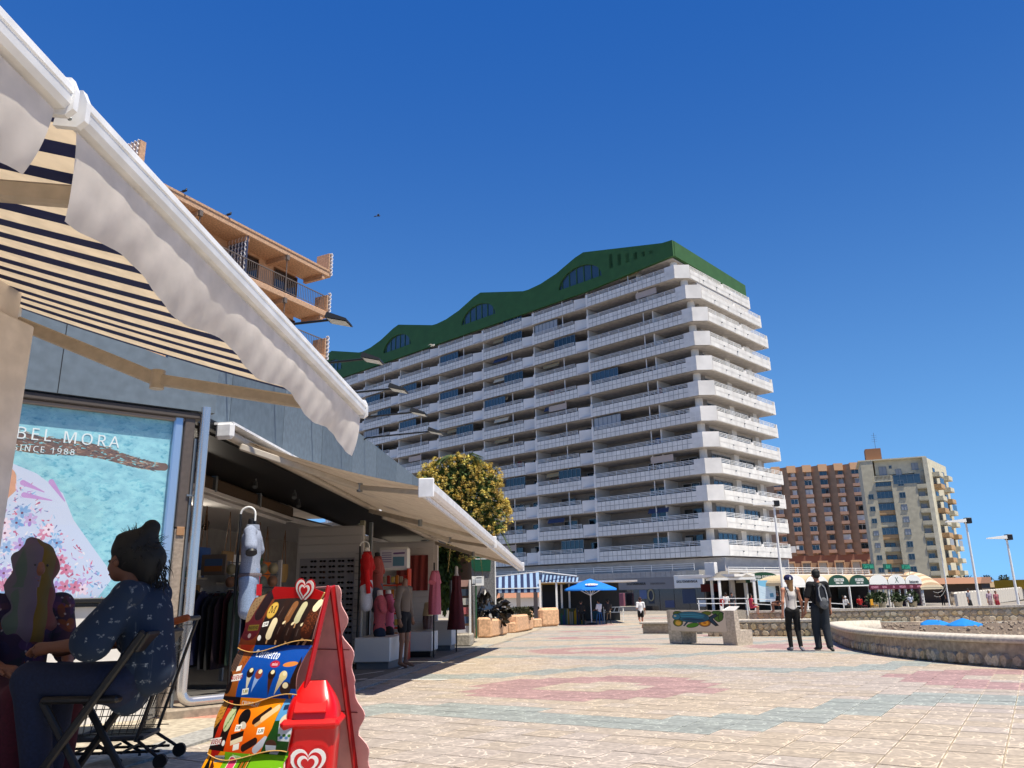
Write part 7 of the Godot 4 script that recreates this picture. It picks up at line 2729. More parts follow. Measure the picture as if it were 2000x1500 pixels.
func build_palm_clump() -> void:
	# broad dome of yellow flowering climber grown over a palm skirt, fronds sticking out on top
	var at := Vector3(-1.55, gy(-27.5), -27.5)
	var t := thing("flowering_palm", "palm smothered in a dome of yellow-flowered climber beyond the beige awning", "tree", at)
	var tr := MB.new()
	tr.tube([Vector3(-0.3, 0, 0), Vector3(-0.35, 3.0, 0), Vector3(-0.3, 6.0, 0)], [0.42, 0.36, 0.30], 10)
	obj("trunk", tr, mat(Color(0.30, 0.22, 0.15), 0.95, 0.0, "rough", 1.5), t)
	var green := mat(Color(0.24, 0.32, 0.11), 0.8)
	green.backlight_enabled = true
	green.backlight = Color(0.10, 0.13, 0.03)
	var yel := mat(Color(0.80, 0.74, 0.42), 0.85)
	yel.backlight_enabled = true
	yel.backlight = Color(0.25, 0.18, 0.05)
	var dry := mat(Color(0.55, 0.45, 0.24), 0.9)
	leaf_clump(t, "crown", Vector3(-0.45, 4.62, 0), Vector3(1.85, 1.8, 1.8), 7000, 0.17, green, 51, 0.3, 0.35)
	leaf_clump(t, "crown", Vector3(-0.85, 2.6, -0.1), Vector3(0.62, 1.6, 0.8), 2600, 0.26, green, 52, 0.8, 0.4)
	# flower heads: small tight rosettes
	var rg := RandomNumberGenerator.new()
	rg.seed = 53
	var mm := MultiMesh.new()
	mm.transform_format = MultiMesh.TRANSFORM_3D
	mm.use_colors = true
	var ro := MB.new()
	for i in 22:
		var d := Vector3(rg.randfn(), rg.randfn(), rg.randfn()).normalized()
		var s := d.cross(Vector3.UP).normalized()
		ro.tri(d * 0.2, d * 0.6 + s * 0.22, d * 1.0)
		ro.tri(d * 0.2, d * 1.0, d * 0.6 - s * 0.22)
	mm.mesh = ro.mesh()
	mm.instance_count = 1250
	for i in mm.instance_count:
		var d := Vector3(rg.randfn(), rg.randfn() * 0.9 + 0.15, rg.randfn()).normalized()
		var s := rg.randf_range(0.07, 0.13)
		var wob := 0.93 + 0.14 * sin(d.x * 5.0 + 51) * sin(d.y * 6.0 + d.z * 4.0)
		mm.set_instance_transform(i, Transform3D(Basis(Vector3.UP, rg.randf() * TAU).scaled(Vector3(s, s, s)), Vector3(-0.45, 4.62, 0) + d * Vector3(1.85, 1.8, 1.8) * wob * rg.randf_range(0.93, 1.05)))
		var g := rg.randf_range(0.7, 1.25)
		mm.set_instance_color(i, Color(g, g * rg.randf_range(0.85, 1.05), g * 0.9))
	var o := MultiMeshInstance3D.new()
	o.name = "flower_heads"
	o.multimesh = mm
	yel.vertex_color_use_as_albedo = true
	o.material_override = yel
	t.add_child(o)
	o.set_meta("kind", "stuff")
	# fronds
	var frm := mat(Color(0.26, 0.33, 0.14), 0.7)
	frm.backlight_enabled = true
	frm.backlight = Color(0.12, 0.16, 0.05)
	for k in 22:
		var top := k < 12
		var a := rg.randf() * TAU
		var m := MB.new()
		var o0 := Vector3(-0.25, 6.2, 0) if top else Vector3(-0.2, 5.2 - rg.randf() * 1.2, 0)
		var len_ := rg.randf_range(1.1, 1.7) if top else rg.randf_range(2.1, 2.6)
		var dirv := Vector3(cos(a), 0, sin(a))
		var spine := []
		for i in 11:
			var q := i / 10.0
			var rise := 0.75 * q - 1.05 * q * q if top else 0.35 * q - 1.25 * q * q
			spine.append(o0 + dirv * len_ * (q - 0.18 * q * q) + Vector3.UP * len_ * rise)
		m.tube(spine, [0.03, 0.028, 0.025, 0.022, 0.02, 0.018, 0.016, 0.014, 0.012, 0.008, 0.004], 5)
		for i in range(2, 40):
			var q := i / 40.0
			var fi := q * 10.0
			var p: Vector3 = spine[int(fi)].lerp(spine[mini(int(fi) + 1, 10)], fi - int(fi))
			var sdv := dirv.cross(Vector3.UP)
			for s in [-1.0, 1.0]:
				var ln := 0.42 * sin(q * PI * 0.9 + 0.3)
				var tip = p + sdv * s * ln * 0.8 + dirv * ln * 0.45 - Vector3.UP * ln * 0.35
				var wv := dirv * 0.018
				m.tri(p - wv, p + wv, tip)
		obj("frond", m, frm if top or rg.randf() < 0.4 else dry, t)

func build_planters() -> void:
	var t := thing("planter", "peach plastered planter wall with a raised front, nearest the green sign pole", "planter")
	wall_block(t, on(-1.22, -33.2), on(-0.62, -37.8), 0.45, 0.72, M.peach, "wall", 0.08)
	wall_block(t, on(-1.62, -33.0), on(-1.0, -33.0), 0.5, 0.80, M.peach, "wall", 0.08)
	wall_block(t, on(-2.4, -34.4), on(-1.7, -34.4), 0.4, 1.0, M.peach, "wall", 0.10)
	var t2 := thing("planter", "peach plastered planter block in the middle, round green bush behind it", "planter")
	wall_block(t2, on(-0.20, -40.4), on(0.72, -46.0), 0.5, 0.84, M.peach, "wall", 0.08)
	wall_block(t2, on(-0.45, -40.2), on(-0.05, -40.2), 0.4, 0.5, M.peach, "wall", 0.05)
	wall_block(t2, on(0.60, -46.4), on(0.95, -46.4), 0.5, 1.05, M.peach, "wall", 0.12)
	wall_block(t2, on(-0.9, -42.0), on(-0.6, -42.0), 0.3, 0.45, M.peach, "wall", 0.03)
	var t3 := thing("planter", "peach plastered wall beside the coloured juice bar counter", "planter")
	wall_block(t3, on(1.35, -48.6), on(2.55, -49.3), 0.5, 1.1, M.peach, "wall", 0.15)
	wall_block(t3, on(0.9, -47.8), on(1.4, -48.4), 0.4, 0.5, M.peach, "wall", 0.06)
	# plants
	var dark := mat(Color(0.10, 0.085, 0.05), 0.35)
	var bush := mat(Color(0.19, 0.20, 0.07), 0.8)
	var s1 := thing("shrub", "dark glossy broad-leaved shrub rising from the peach planter", "shrub", on(-1.45, -35.6))
	var st := MB.new()
	for q in [-0.4, 0.0, 0.35, 0.6]:
		st.tube([Vector3(q * 0.6, 0, 0), Vector3(q * 1.4, 1.2, 0.1)], [0.03, 0.015], 5)
	obj("stem", st, M.wood, s1)
	leaf_clump(s1, "foliage", Vector3(0, 1.05, 0), Vector3(1.25, 0.9, 0.8), 420, 0.42, dark, 61, 0.4, 0.3)
	var s2 := thing("shrub", "rounded clipped olive-green bush behind the middle planter", "shrub", on(0.05, -44.5))
	var st2 := MB.new()
	st2.tube([Vector3(0, 0, 0), Vector3(0, 0.7, 0)], [0.06, 0.04], 6)
	obj("stem", st2, M.wood, s2)
	leaf_clump(s2, "foliage", Vector3(0, 0.85, 0), Vector3(1.0, 0.42, 0.9), 3200, 0.10, bush, 62, 0.0, 0.5)
	var s3 := thing("hedge", "clipped yellow-green hedge under the blue striped awning", "hedge", on(1.0, -55.0))
	var hb := MB.new()
	hb.box(Vector3(0, 0.85, 0), Vector3(2.0, 0.3, 0.7), 0.06)
	obj("core", hb, bush, s3)
	leaf_clump(s3, "foliage", Vector3(0, 0.86, 0), Vector3(1.1, 0.24, 0.45), 1500, 0.09, mat(Color(0.30, 0.30, 0.09), 0.8), 63, 0.0, 0.7)
	# green pole with the small white sign, grey kiosk wall with the pharmacy sign
	var sg_ := thing("pole_sign", "small white notice with a black arrow on a green pole", "sign", on(-1.62, -32.2))
	var po := MB.new()
	po.tube([Vector3(0, 0, 0), Vector3(0, 2.05, 0)], 0.035, 8)
	obj("pole", po, mat(Color(0.11, 0.30, 0.17), 0.5), sg_)
	var pl := MB.new()
	pl.box(Vector3(0.0, 2.22, 0.04), Vector3(0.66, 0.37, 0.02))
	var plo := obj("plate", pl, M.paint_white, sg_)
	var ar := MB.new()
	ar.prism(PackedVector2Array([Vector2(-0.28, 2.30), Vector2(-0.18, 2.36), Vector2(-0.20, 2.31), Vector2(-0.14, 2.30), Vector2(-0.20, 2.28), Vector2(-0.18, 2.23)]), 0.055)
	ar.box(Vector3(-0.16, 2.09, 0.052), Vector3(0.28, 0.045, 0.006))
	ar.box(Vector3(0.13, 2.34, 0.052), Vector3(0.22, 0.03, 0.006))
	obj("print", ar, mat(Color(0.10, 0.12, 0.16), 0.6), plo)
	var br := MB.new()
	br.box(Vector3(0.06, 2.21, 0.052), Vector3(0.36, 0.14, 0.006))
	obj("print", br, mat(Color(0.70, 0.72, 0.74), 0.6), plo)
	var gw := thing("sign_tower", "tall grey slab with a curved foot carrying a green pharmacy arrow sign", "sign", on(-1.25, -32.9))
	gw.scale.x = 0.85
	var gp := PackedVector2Array([Vector2(-0.9, 0.0), Vector2(-0.55, 0.0), Vector2(-0.45, 1.6), Vector2(-0.2, 2.05), Vector2(0.1, 1.9), Vector2(0.38, 1.45), Vector2(0.46, 1.2), Vector2(0.46, 3.6), Vector2(-0.9, 3.6)])
	var gm := MB.new()
	gm.prism(gp, 0.25)
	obj("slab", gm, mat(Color(0.50, 0.50, 0.50), 0.85, 0.0, "rough", 0.8), gw)
	var ed := MB.new()
	ed.box(Vector3(0.48, 2.5, 0.14), Vector3(0.05, 2.4, 0.27))
	obj("edge", ed, M.paint_white, gw)
	var gs := MB.new()
	gs.prism(PackedVector2Array([Vector2(-0.72, 2.9), Vector2(-0.52, 2.62), Vector2(0.25, 2.62), Vector2(0.30, 3.55), Vector2(-0.45, 3.55), Vector2(-0.85, 3.15)]), 0.05)
	var gso := obj("sign_board", gs, mat(Color(0.01, 0.30, 0.20), 0.5), gw)
	gso.position.z = 0.27
	var al := MB.new()
	for q in [[Vector3(-0.45, 3.12, 0.055), Vector3(-0.70, 3.30, 0.055)], [Vector3(-0.70, 3.30, 0.055), Vector3(-0.45, 3.48, 0.055)], [Vector3(-0.45, 3.12, 0.055), Vector3(0.27, 3.12, 0.055)]]:
		al.bar(q[0], q[1], 0.03, 0.006, Vector3.BACK)
	obj("arrow_outline", al, M.paint_white, gso)
	var tx := obj("lettering", text_mesh("FARMACIA", 0.17, 0.006, true), M.paint_white, gso)
	tx.position = Vector3(-0.16, 3.30, 0.056)
	tx.scale.x = 0.85

func build_kiosk() -> void:
	var t := thing("kiosk", "beach kiosk with a blue and white striped awning on white posts", "kiosk", Vector3(0, gy(-50), 0))
	var blue := fabric_mat(Color(0.05, 0.13, 0.30), Color(0.01, 0.03, 0.08))
	var pale := fabric_mat(Color(0.55, 0.66, 0.78), Color(0.2, 0.24, 0.28))
	var a := MB.new()
	var b := MB.new()
	# long left slope: from (-1.6,-50) to (1.45,-50)
	for k in 16:
		var x0 := -1.65 + k * 0.194
		var m := a if k % 2 == 0 else b
		var tp := 2.95 + (x0 + 1.65) * 0.10
		m.quad(Vector3(x0, 2.28, -48.9), Vector3(x0 + 0.194, 2.28, -48.9), Vector3(x0 + 0.194, tp + 0.02, -49.8), Vector3(x0, tp, -49.8))
		m.quad(Vector3(x0, 2.02, -48.88), Vector3(x0 + 0.194, 2.02, -48.88), Vector3(x0 + 0.194, 2.27, -48.88), Vector3(x0, 2.27, -48.88))
	for k in 20:
		var x0 := 1.50 + k * 0.12
		var m := a if k % 2 == 0 else b
		m.quad(Vector3(x0, 2.62, -50.0), Vector3(x0 + 0.12, 2.60, -50.1), Vector3(x0 + 0.22, 3.12 - k * 0.012, -50.6), Vector3(x0 + 0.10, 3.12 - k * 0.012, -50.6))
	stuff(obj("navy_stripes", a, blue, t))
	stuff(obj("pale_stripes", b, pale, t))
	var tr := MB.new()
	tr.bar(Vector3(-1.65, 2.98, -49.8), Vector3(1.5, 3.28, -49.8), 0.06, 0.06)
	tr.bar(Vector3(1.5, 3.28, -49.8), Vector3(3.9, 2.98, -50.6), 0.06, 0.06)
	tr.bar(Vector3(-1.65, 2.28, -48.87), Vector3(1.45, 2.28, -48.87), 0.04, 0.05)
	obj("trim", tr, M.paint_white, t)
	for q in [[1.48, -49.0, 2.75], [1.62, -51.5, 2.7], [2.55, -50.2, 2.7], [2.95, -51.6, 2.65], [3.5, -52.4, 2.6]]:
		var p := MB.new()
		p.box(Vector3(q[0], q[2] * 0.5, q[1]), Vector3(0.12, q[2], 0.12))
		obj("post", p, M.paint_white, t)
	for q in [-0.9, 0.15, 1.25]:
		var p := MB.new()
		p.box(Vector3(q, 1.05, -51.2), Vector3(0.26, 2.1, 0.26))
		obj("pillar", p, mat(Color(0.48, 0.45, 0.44), 0.9), t)
	var dk := MB.new()
	dk.box(Vector3(2.3, 1.1, -53.0), Vector3(1.5, 1.9, 0.1))
	obj("navy_panel", dk, mat(Color(0.03, 0.06, 0.13), 0.6), t)
	var yl := MB.new()
	yl.box(Vector3(2.2, 2.52, -51.4), Vector3(1.9, 0.06, 2.2))
	obj("yellow_ceiling", yl, mat(Color(0.62, 0.46, 0.10), 0.8), t)
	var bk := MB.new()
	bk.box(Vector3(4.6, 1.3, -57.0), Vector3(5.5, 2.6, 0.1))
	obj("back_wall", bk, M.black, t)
	var rf := MB.new()
	rf.box(Vector3(4.6, 2.62, -54.0), Vector3(6.4, 0.1, 6.0))
	obj("roof", rf, M.soffit, t)
	# low white house glimpsed behind
	var hs := thing("house", "small white house with a terracotta tile roof glimpsed under the striped awning", "house", Vector3(-0.4, gy(-62), -62))
	var w := MB.new()
	w.box(Vector3(0.6, 0.7, 0), Vector3(3.4, 1.9, 2.0))
	obj("wall", w, M.paint_white, hs)
	var r2 := MB.new()
	r2.hexa([Vector3(-1.3, 1.65, 1.3), Vector3(2.5, 1.65, 1.3), Vector3(2.5, 1.65, -1.3), Vector3(-1.3, 1.65, -1.3), Vector3(-1.2, 2.0, 0.2), Vector3(2.4, 2.0, 0.2), Vector3(2.4, 2.0, -0.2), Vector3(-1.2, 2.0, -0.2)])
	obj("roof", r2, mat(Color(0.62, 0.43, 0.33), 0.9), hs)
	# counter with coloured print, cafe parasol
	var ct := thing("bar_counter", "juice bar counter with a green and yellow printed front under the big blue parasol", "counter", on(3.55, -51.1))
	var cb := MB.new()
	cb.box(Vector3(0, 0.5, 0), Vector3(1.55, 1.0, 0.5), 0.01)
	obj("counter", cb, mat(Color(0.16, 0.20, 0.22), 0.7), ct)
	var cv := Canvas.new(256, 160, Color(0.20, 0.24, 0.16))
	var rg := RandomNumberGenerator.new()
	rg.seed = 77
	for i in 26:
		var x := rg.randf() * 256
		cv.capsule(Vector2(x, rg.randf_range(0, 80)), Vector2(x + rg.randf_range(-6, 6), 160), rg.randf_range(5, 12), [Color(0.36, 0.40, 0.08), Color(0.55, 0.46, 0.08), Color(0.14, 0.22, 0.34), Color(0.30, 0.22, 0.10), Color(0.10, 0.30, 0.22), Color(0.45, 0.45, 0.40)][rg.randi() % 6])
	var fm := StandardMaterial3D.new()
	fm.albedo_texture = tex(cv.im)
	var fp := MB.new()
	fp.quad(Vector3(-0.76, 0.02, 0.254), Vector3(0.76, 0.02, 0.254), Vector3(0.76, 0.99, 0.254), Vector3(-0.76, 0.99, 0.254))
	obj("printed_front", fp, fm, ct)
	var pa := thing("cafe_parasol", "large blue cafe parasol with a white oval emblem over the juice bar", "parasol", on(4.72, -50.6))
	var cn := obj("canopy", parasol_canopy(1.72, 0.62, 8, 0.12), fabric_mat(Color(0.03, 0.48, 0.86), Color(0.01, 0.20, 0.36)), pa)
	cn.position.y = 2.18
	cn.rotation.y = 0.39
	var pp := MB.new()
	pp.tube([Vector3(0, 0, 0), Vector3(0, 2.75, 0)], 0.035, 8)
	obj("pole", pp, M.paint_white, pa)
	var pb := MB.new()
	pb.lathe([Vector2(0.36, 0), Vector2(0.36, 0.06), Vector2(0.08, 0.12)], 14)
	obj("base", pb, M.black, pa)
	for k in 8:
		var a2 := TAU * (k + 0.5) / 8 + 0.2
		var rb := MB.new()
		rb.bar(Vector3(0, 1.75, 0), Vector3(cos(a2) * 1.2, 2.34, sin(a2) * 1.2), 0.025, 0.025)
		obj("rib", rb, M.paint_white, pa)
	var em := MB.new()
	var el := PackedVector2Array()
	for i in 24:
		el.append(Vector2(cos(TAU * i / 24) * 0.40, sin(TAU * i / 24) * 0.13))
	em.prism(el, 0.01)
	var eo := obj("emblem", em, M.paint_white, cn)
	eo.transform = Transform3D(Basis(Vector3.UP, -0.39) * Basis(Vector3.RIGHT, -1.15), Vector3(-0.53, 0.24, 1.20))
	var et := obj("emblem_lettering", text_mesh("Granini", 0.12, 0.006, true), mat(Color(0.60, 0.10, 0.15), 0.5), eo)
	et.position = Vector3(0, 0, 0.014)
	var tb := thing("lattice_table", "white lattice table frame right of the juice bar", "table", on(6.7, -54.5))
	var tf := MB.new()
	for q in [0.62, 0.95]:
		tf.bar(Vector3(-0.8, q, 0), Vector3(0.6, q, 0), 0.05, 0.05)
	for k in 5:
		tf.bar(Vector3(-0.8 + k * 0.35, 0.62, 0), Vector3(-0.45 + k * 0.25, 0.95, 0), 0.04, 0.04)
	for q in [-0.75, 0.55]:
		tf.bar(Vector3(q, 0, 0), Vector3(q, 0.95, 0), 0.05, 0.05)
	obj("frame", tf, M.paint_white, tb)

func build_lamps() -> void:
	var names := ["between the white block and the walking couple", "left of the two against the open sky", "right of the two against the open sky"]
	var ps := [Vector3(15.9, 0, -47.5), Vector3(28.6, 0, -49.5), Vector3(31.3, 0, -50.0)]
	var hs := [6.9, 5.6, 4.55]
	var first: Node3D = null
	for k in 3:
		var lab := "white street lamp with black box head, %s" % names[k]
		var at := Vector3(ps[k].x, gy(-50) + (0.0 if k == 0 else 0.2), ps[k].z)
		var t: Node3D
		if first == null:
			t = thing("street_lamp", lab, "lamp", at, 0.0, "street lamps on the promenade")
			first = t
			var p := MB.new()
			p.tube([Vector3(0, 0, 0), Vector3(0, 1, 0)], [0.085, 0.06], 10)
			obj("pole", p, M.paint_white, t)
			var b := MB.new()
			b.box(Vector3(0.14, 0.05, 0), Vector3(0.34, 0.36, 0.4), 0.03)
			obj("head_box", b, M.black, t)
			var s := MB.new()
			s.hexa([Vector3(-1.25, 0.0, 0.12), Vector3(-0.05, -0.02, 0.2), Vector3(-0.05, -0.02, -0.2), Vector3(-1.25, 0.0, -0.12), Vector3(-1.2, 0.07, 0.1), Vector3(-0.05, 0.2, 0.18), Vector3(-0.05, 0.2, -0.18), Vector3(-1.2, 0.07, -0.1)])
			obj("shade", s, M.paint_white, t)
		else:
			t = dup(first, at, 0.0, lab)
		var h: float = hs[k]
		t.get_node("pole").scale = Vector3(1, h, 1)
		t.get_node("head_box").position.y = h + 0.05
		t.get_node("shade").position.y = h + 0.02
	var f := thing("flagpole", "bare white mast in front of the cream tower", "pole", Vector3(27.0, gy(-50), -50.0))
	var p := MB.new()
	p.tube([Vector3(0, 0, 0), Vector3(0, 4.3, 0)], [0.05, 0.03], 8)
	obj("pole", p, M.paint_white, f)
	for k in 2:
		var sl := MB.new()
		var pts := []
		for i in 7:
			var q := i / 6.0
			pts.append(Vector3(-0.9 * q, 1.9 - 0.55 * q + (0.25 if k == 1 else 0.0) - 0.3 * sin(q * PI), 0.02))
		sl.tube(pts, 0.006, 5)
		obj("guy_rope", sl, M.paint_white, f)
# ---------------------------------------------------------------- towers and houses in the distance
func vframe(t: Node3D, org: Vector3, along: Vector3) -> void: # local x along the front, y up, z out of it
	t.transform = Transform3D(Basis(along, Vector3.UP, along.cross(Vector3.UP)), org)

func simple_window(parent: Node3D, c: Vector3, w: float, h: float, frame: Material, pane: Material, share := {}) -> void:
	var key := "%.2f_%.2f" % [w, h]
	if not share.has(key):
		var f := MB.new()
		f.box(Vector3(0, h * 0.5 - 0.04, 0.03), Vector3(w, 0.08, 0.10))
		f.box(Vector3(0, -h * 0.5 + 0.04, 0.05), Vector3(w + 0.1, 0.08, 0.16))
		for q in [-0.5, 0.0, 0.5]:
			f.box(Vector3(q * (w - 0.07), 0, 0.03), Vector3(0.07, h - 0.17, 0.09))
		var p := MB.new()
		p.quad(Vector3(-w * 0.5, -h * 0.5, 0.015), Vector3(w * 0.5, -h * 0.5, 0.015), Vector3(w * 0.5, h * 0.5, 0.015), Vector3(-w * 0.5, h * 0.5, 0.015))
		share[key] = [f.mesh(), p.mesh()]
	var o := obj("window", share[key][0], frame, parent)
	o.position = c
	obj("pane", share[key][1], pane, o)

func balcony_box(w: float, d: float, h: float) -> MB:
	var m := MB.new()
	m.box(Vector3(0, 0.08, d * 0.5), Vector3(w, 0.16, d))
	m.box(Vector3(0, h * 0.5 + 0.1, d - 0.05), Vector3(w, h, 0.1))
	for q in [-0.5, 0.5]:
		m.box(Vector3(q * (w - 0.1), h * 0.5 + 0.1, d * 0.5 - 0.05), Vector3(0.1, h, d - 0.1))
	return m

func build_cream_tower() -> void:
	var al := Vector3(0.9336, 0, -0.0) # replaced below
	var h := deg_to_rad(-69.0)
	al = -Vector3(sin(h), 0, -cos(h)) # left to right along the front
	var t := thing("apartment_tower", "tall cream apartment tower with glazed balconies, right of the orange block", "building")
	vframe(t, Vector3(94.26, -1.0, -175.0), al)
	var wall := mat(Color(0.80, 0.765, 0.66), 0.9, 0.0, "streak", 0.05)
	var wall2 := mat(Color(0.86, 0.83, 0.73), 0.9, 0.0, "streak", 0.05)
	var top := 30.2
	for q in [[-13.6, -11.0, 0.0, 30.2], [-11.0, -7.7, -1.3, 26.0], [-7.7, -2.5, 0.35, 26.4], [-2.5, -0.6, -0.6, 27.2], [-0.6, 0.3, 0.5, 30.3]]:
		var m := MB.new()
		m.box(Vector3((q[0] + q[1]) * 0.5, q[3] * 0.5, q[2] - 6.0), Vector3(q[1] - q[0], q[3], 12.0))
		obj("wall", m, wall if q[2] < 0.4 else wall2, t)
	var m0 := MB.new()
	m0.box(Vector3(-5.4, 28.6, -6.4), Vector3(10.4, 3.4, 10.6))
	obj("wall", m0, wall2, t)
	var pr := MB.new()
	pr.box(Vector3(-7.0, 30.35, -6.2), Vector3(14.2, 0.25, 12.6))
	var roof := obj("roof", pr, wall2, t)
	var st := MB.new()
	st.box(Vector3(-10.4, 31.8, -4.0), Vector3(3.4, 3.2, 4.0))
	obj("stair_house", st, mat(Color(0.60, 0.43, 0.31), 0.9), roof)
	var mast := MB.new()
	mast.tube([Vector3(-9.6, 33, -4), Vector3(-9.6, 37.5, -4)], 0.05, 5)
	for k in 4:
		mast.bar(Vector3(-10.2, 35.4 + k * 0.5, -4), Vector3(-9.0, 35.4 + k * 0.5, -4), 0.04, 0.04)
	stuff(obj("aerial", mast, M.alu, roof))
	var share := {}
	var r := RandomNumberGenerator.new()
	r.seed = 66
	var bal := balcony_box(3.3, 1.0, 0.95).mesh()
	var bal2 := balcony_box(1.9, 1.1, 0.95).mesh()
	var floorm := mat(Color(0.74, 0.60, 0.43), 0.9)
	for k in 10:
		var y := 1.6 + k * 2.75
		if k < 8:
			simple_window(t, Vector3(-12.3, y + 1.0, 0.0), 1.1, 1.15, M.alu, M.win_dark if r.randf() < 0.6 else M.blind, share)
		simple_window(t, Vector3(-5.75, y + 1.0, 0.35 if k < 9 else -1.05), 1.25, 1.35, M.alu, M.win_dark if r.randf() < 0.5 else M.blind, share)
		if k < 9:
			var b := obj("balcony", bal, wall if r.randf() < 0.5 else floorm, t)
			b.position = Vector3(-9.35, y - 0.5, -1.25)
			if r.randf() < 0.68:
				var g := window_unit(t, Vector3(-11.0, y + 0.6, -0.22), Vector3(1, 0, 0), 3.3, 1.5, 4, M.alu, M.win_blue, "glazing", 0.06)
			else:
				simple_window(t, Vector3(-9.6, y + 0.6, -1.3), 2.2, 1.9, M.wood, M.win_dark, share)
			var b2 := obj("balcony", bal2, wall, t)
			b2.position = Vector3(-1.55, y - 0.5, -0.6)
			simple_window(t, Vector3(-1.6, y + 0.75, -0.6), 1.2, 1.7, M.alu, M.win_blue if r.randf() < 0.5 else M.blind, share)
	window_unit(t, Vector3(-7.2, 24.4, 0.4), Vector3(1, 0, 0), 5.6, 2.1, 4, M.alu, M.win_blue, "glazing", 0.06)
	var tb := MB.new()
	tb.box(Vector3(-9.3, 25.3, -0.2), Vector3(3.8, 0.2, 1.4))
	for i in 14:
		tb.box(Vector3(-11.1 + i * 0.28, 25.9, 0.45), Vector3(0.12, 1.1, 0.08))
	tb.box(Vector3(-9.3, 26.5, 0.45), Vector3(3.8, 0.1, 0.1))
	stuff(obj("roof_terrace", tb, wall2, t))
	simple_window(t, Vector3(-9.0, 27.8, -1.05), 1.6, 2.0, M.alu, M.blind, share)
	simple_window(t, Vector3(-2.2, 28.4, -1.05), 1.4, 1.6, M.alu, M.blind, share)
	simple_window(t, Vector3(-7.3, 28.6, -1.05), 0.6, 0.7, M.alu, M.win_dark, share)
	# the receding right side with its ranks of balconies
	var sd := MB.new()
	var s40 := al.rotated(Vector3.UP, deg_to_rad(0.0))
	var bdir := Basis(al, Vector3.UP, al.cross(Vector3.UP)).inverse() * Vector3(sin(deg_to_rad(40.0)), 0, -cos(deg_to_rad(40.0)))
	var bn := bdir.cross(Vector3.UP)
	sd.hexa([Vector3(0.3, 0, 0.4), Vector3(0.3, 0, 0.4) + bdir * 19.0, Vector3(0.3, 0, 0.4) + bdir * 19.0 - bn * 6.0, Vector3(-1, 0, -5), Vector3(0.3, 30.0, 0.4), Vector3(0.3, 30.0, 0.4) + bdir * 19.0, Vector3(0.3, 30.0, 0.4) + bdir * 19.0 - bn * 6.0, Vector3(-1, 30.0, -5)])
	obj("side_wall", sd, wall2, t)
	var bal3 := balcony_box(4.0, 1.5, 0.95).mesh()
	for k in 10:
		for c in [5.0, 14.5]:
			var y := 1.2 + k * 2.75
			var b := obj("balcony", bal3, wall2 if r.randf() < 0.6 else floorm, t)
			b.transform = Transform3D(Basis(bdir, Vector3.UP, bn), Vector3(0.3, y, 0.4) + bdir * c)
			if r.randf() < 0.45:
				var g := MB.new()
				g.box(Vector3(0, 1.75, 1.4), Vector3(3.7, 1.4, 0.06))
				var go := obj("glazing", g, M.win_blue if r.randf() < 0.6 else M.blind, t)
				go.transform = b.transform
			else:
				var g := MB.new()
				g.box(Vector3(0, 1.2, 0.03), Vector3(2.2, 2.0, 0.08))
				var go := obj("door", g, M.win_dark, t)
				go.transform = b.transform

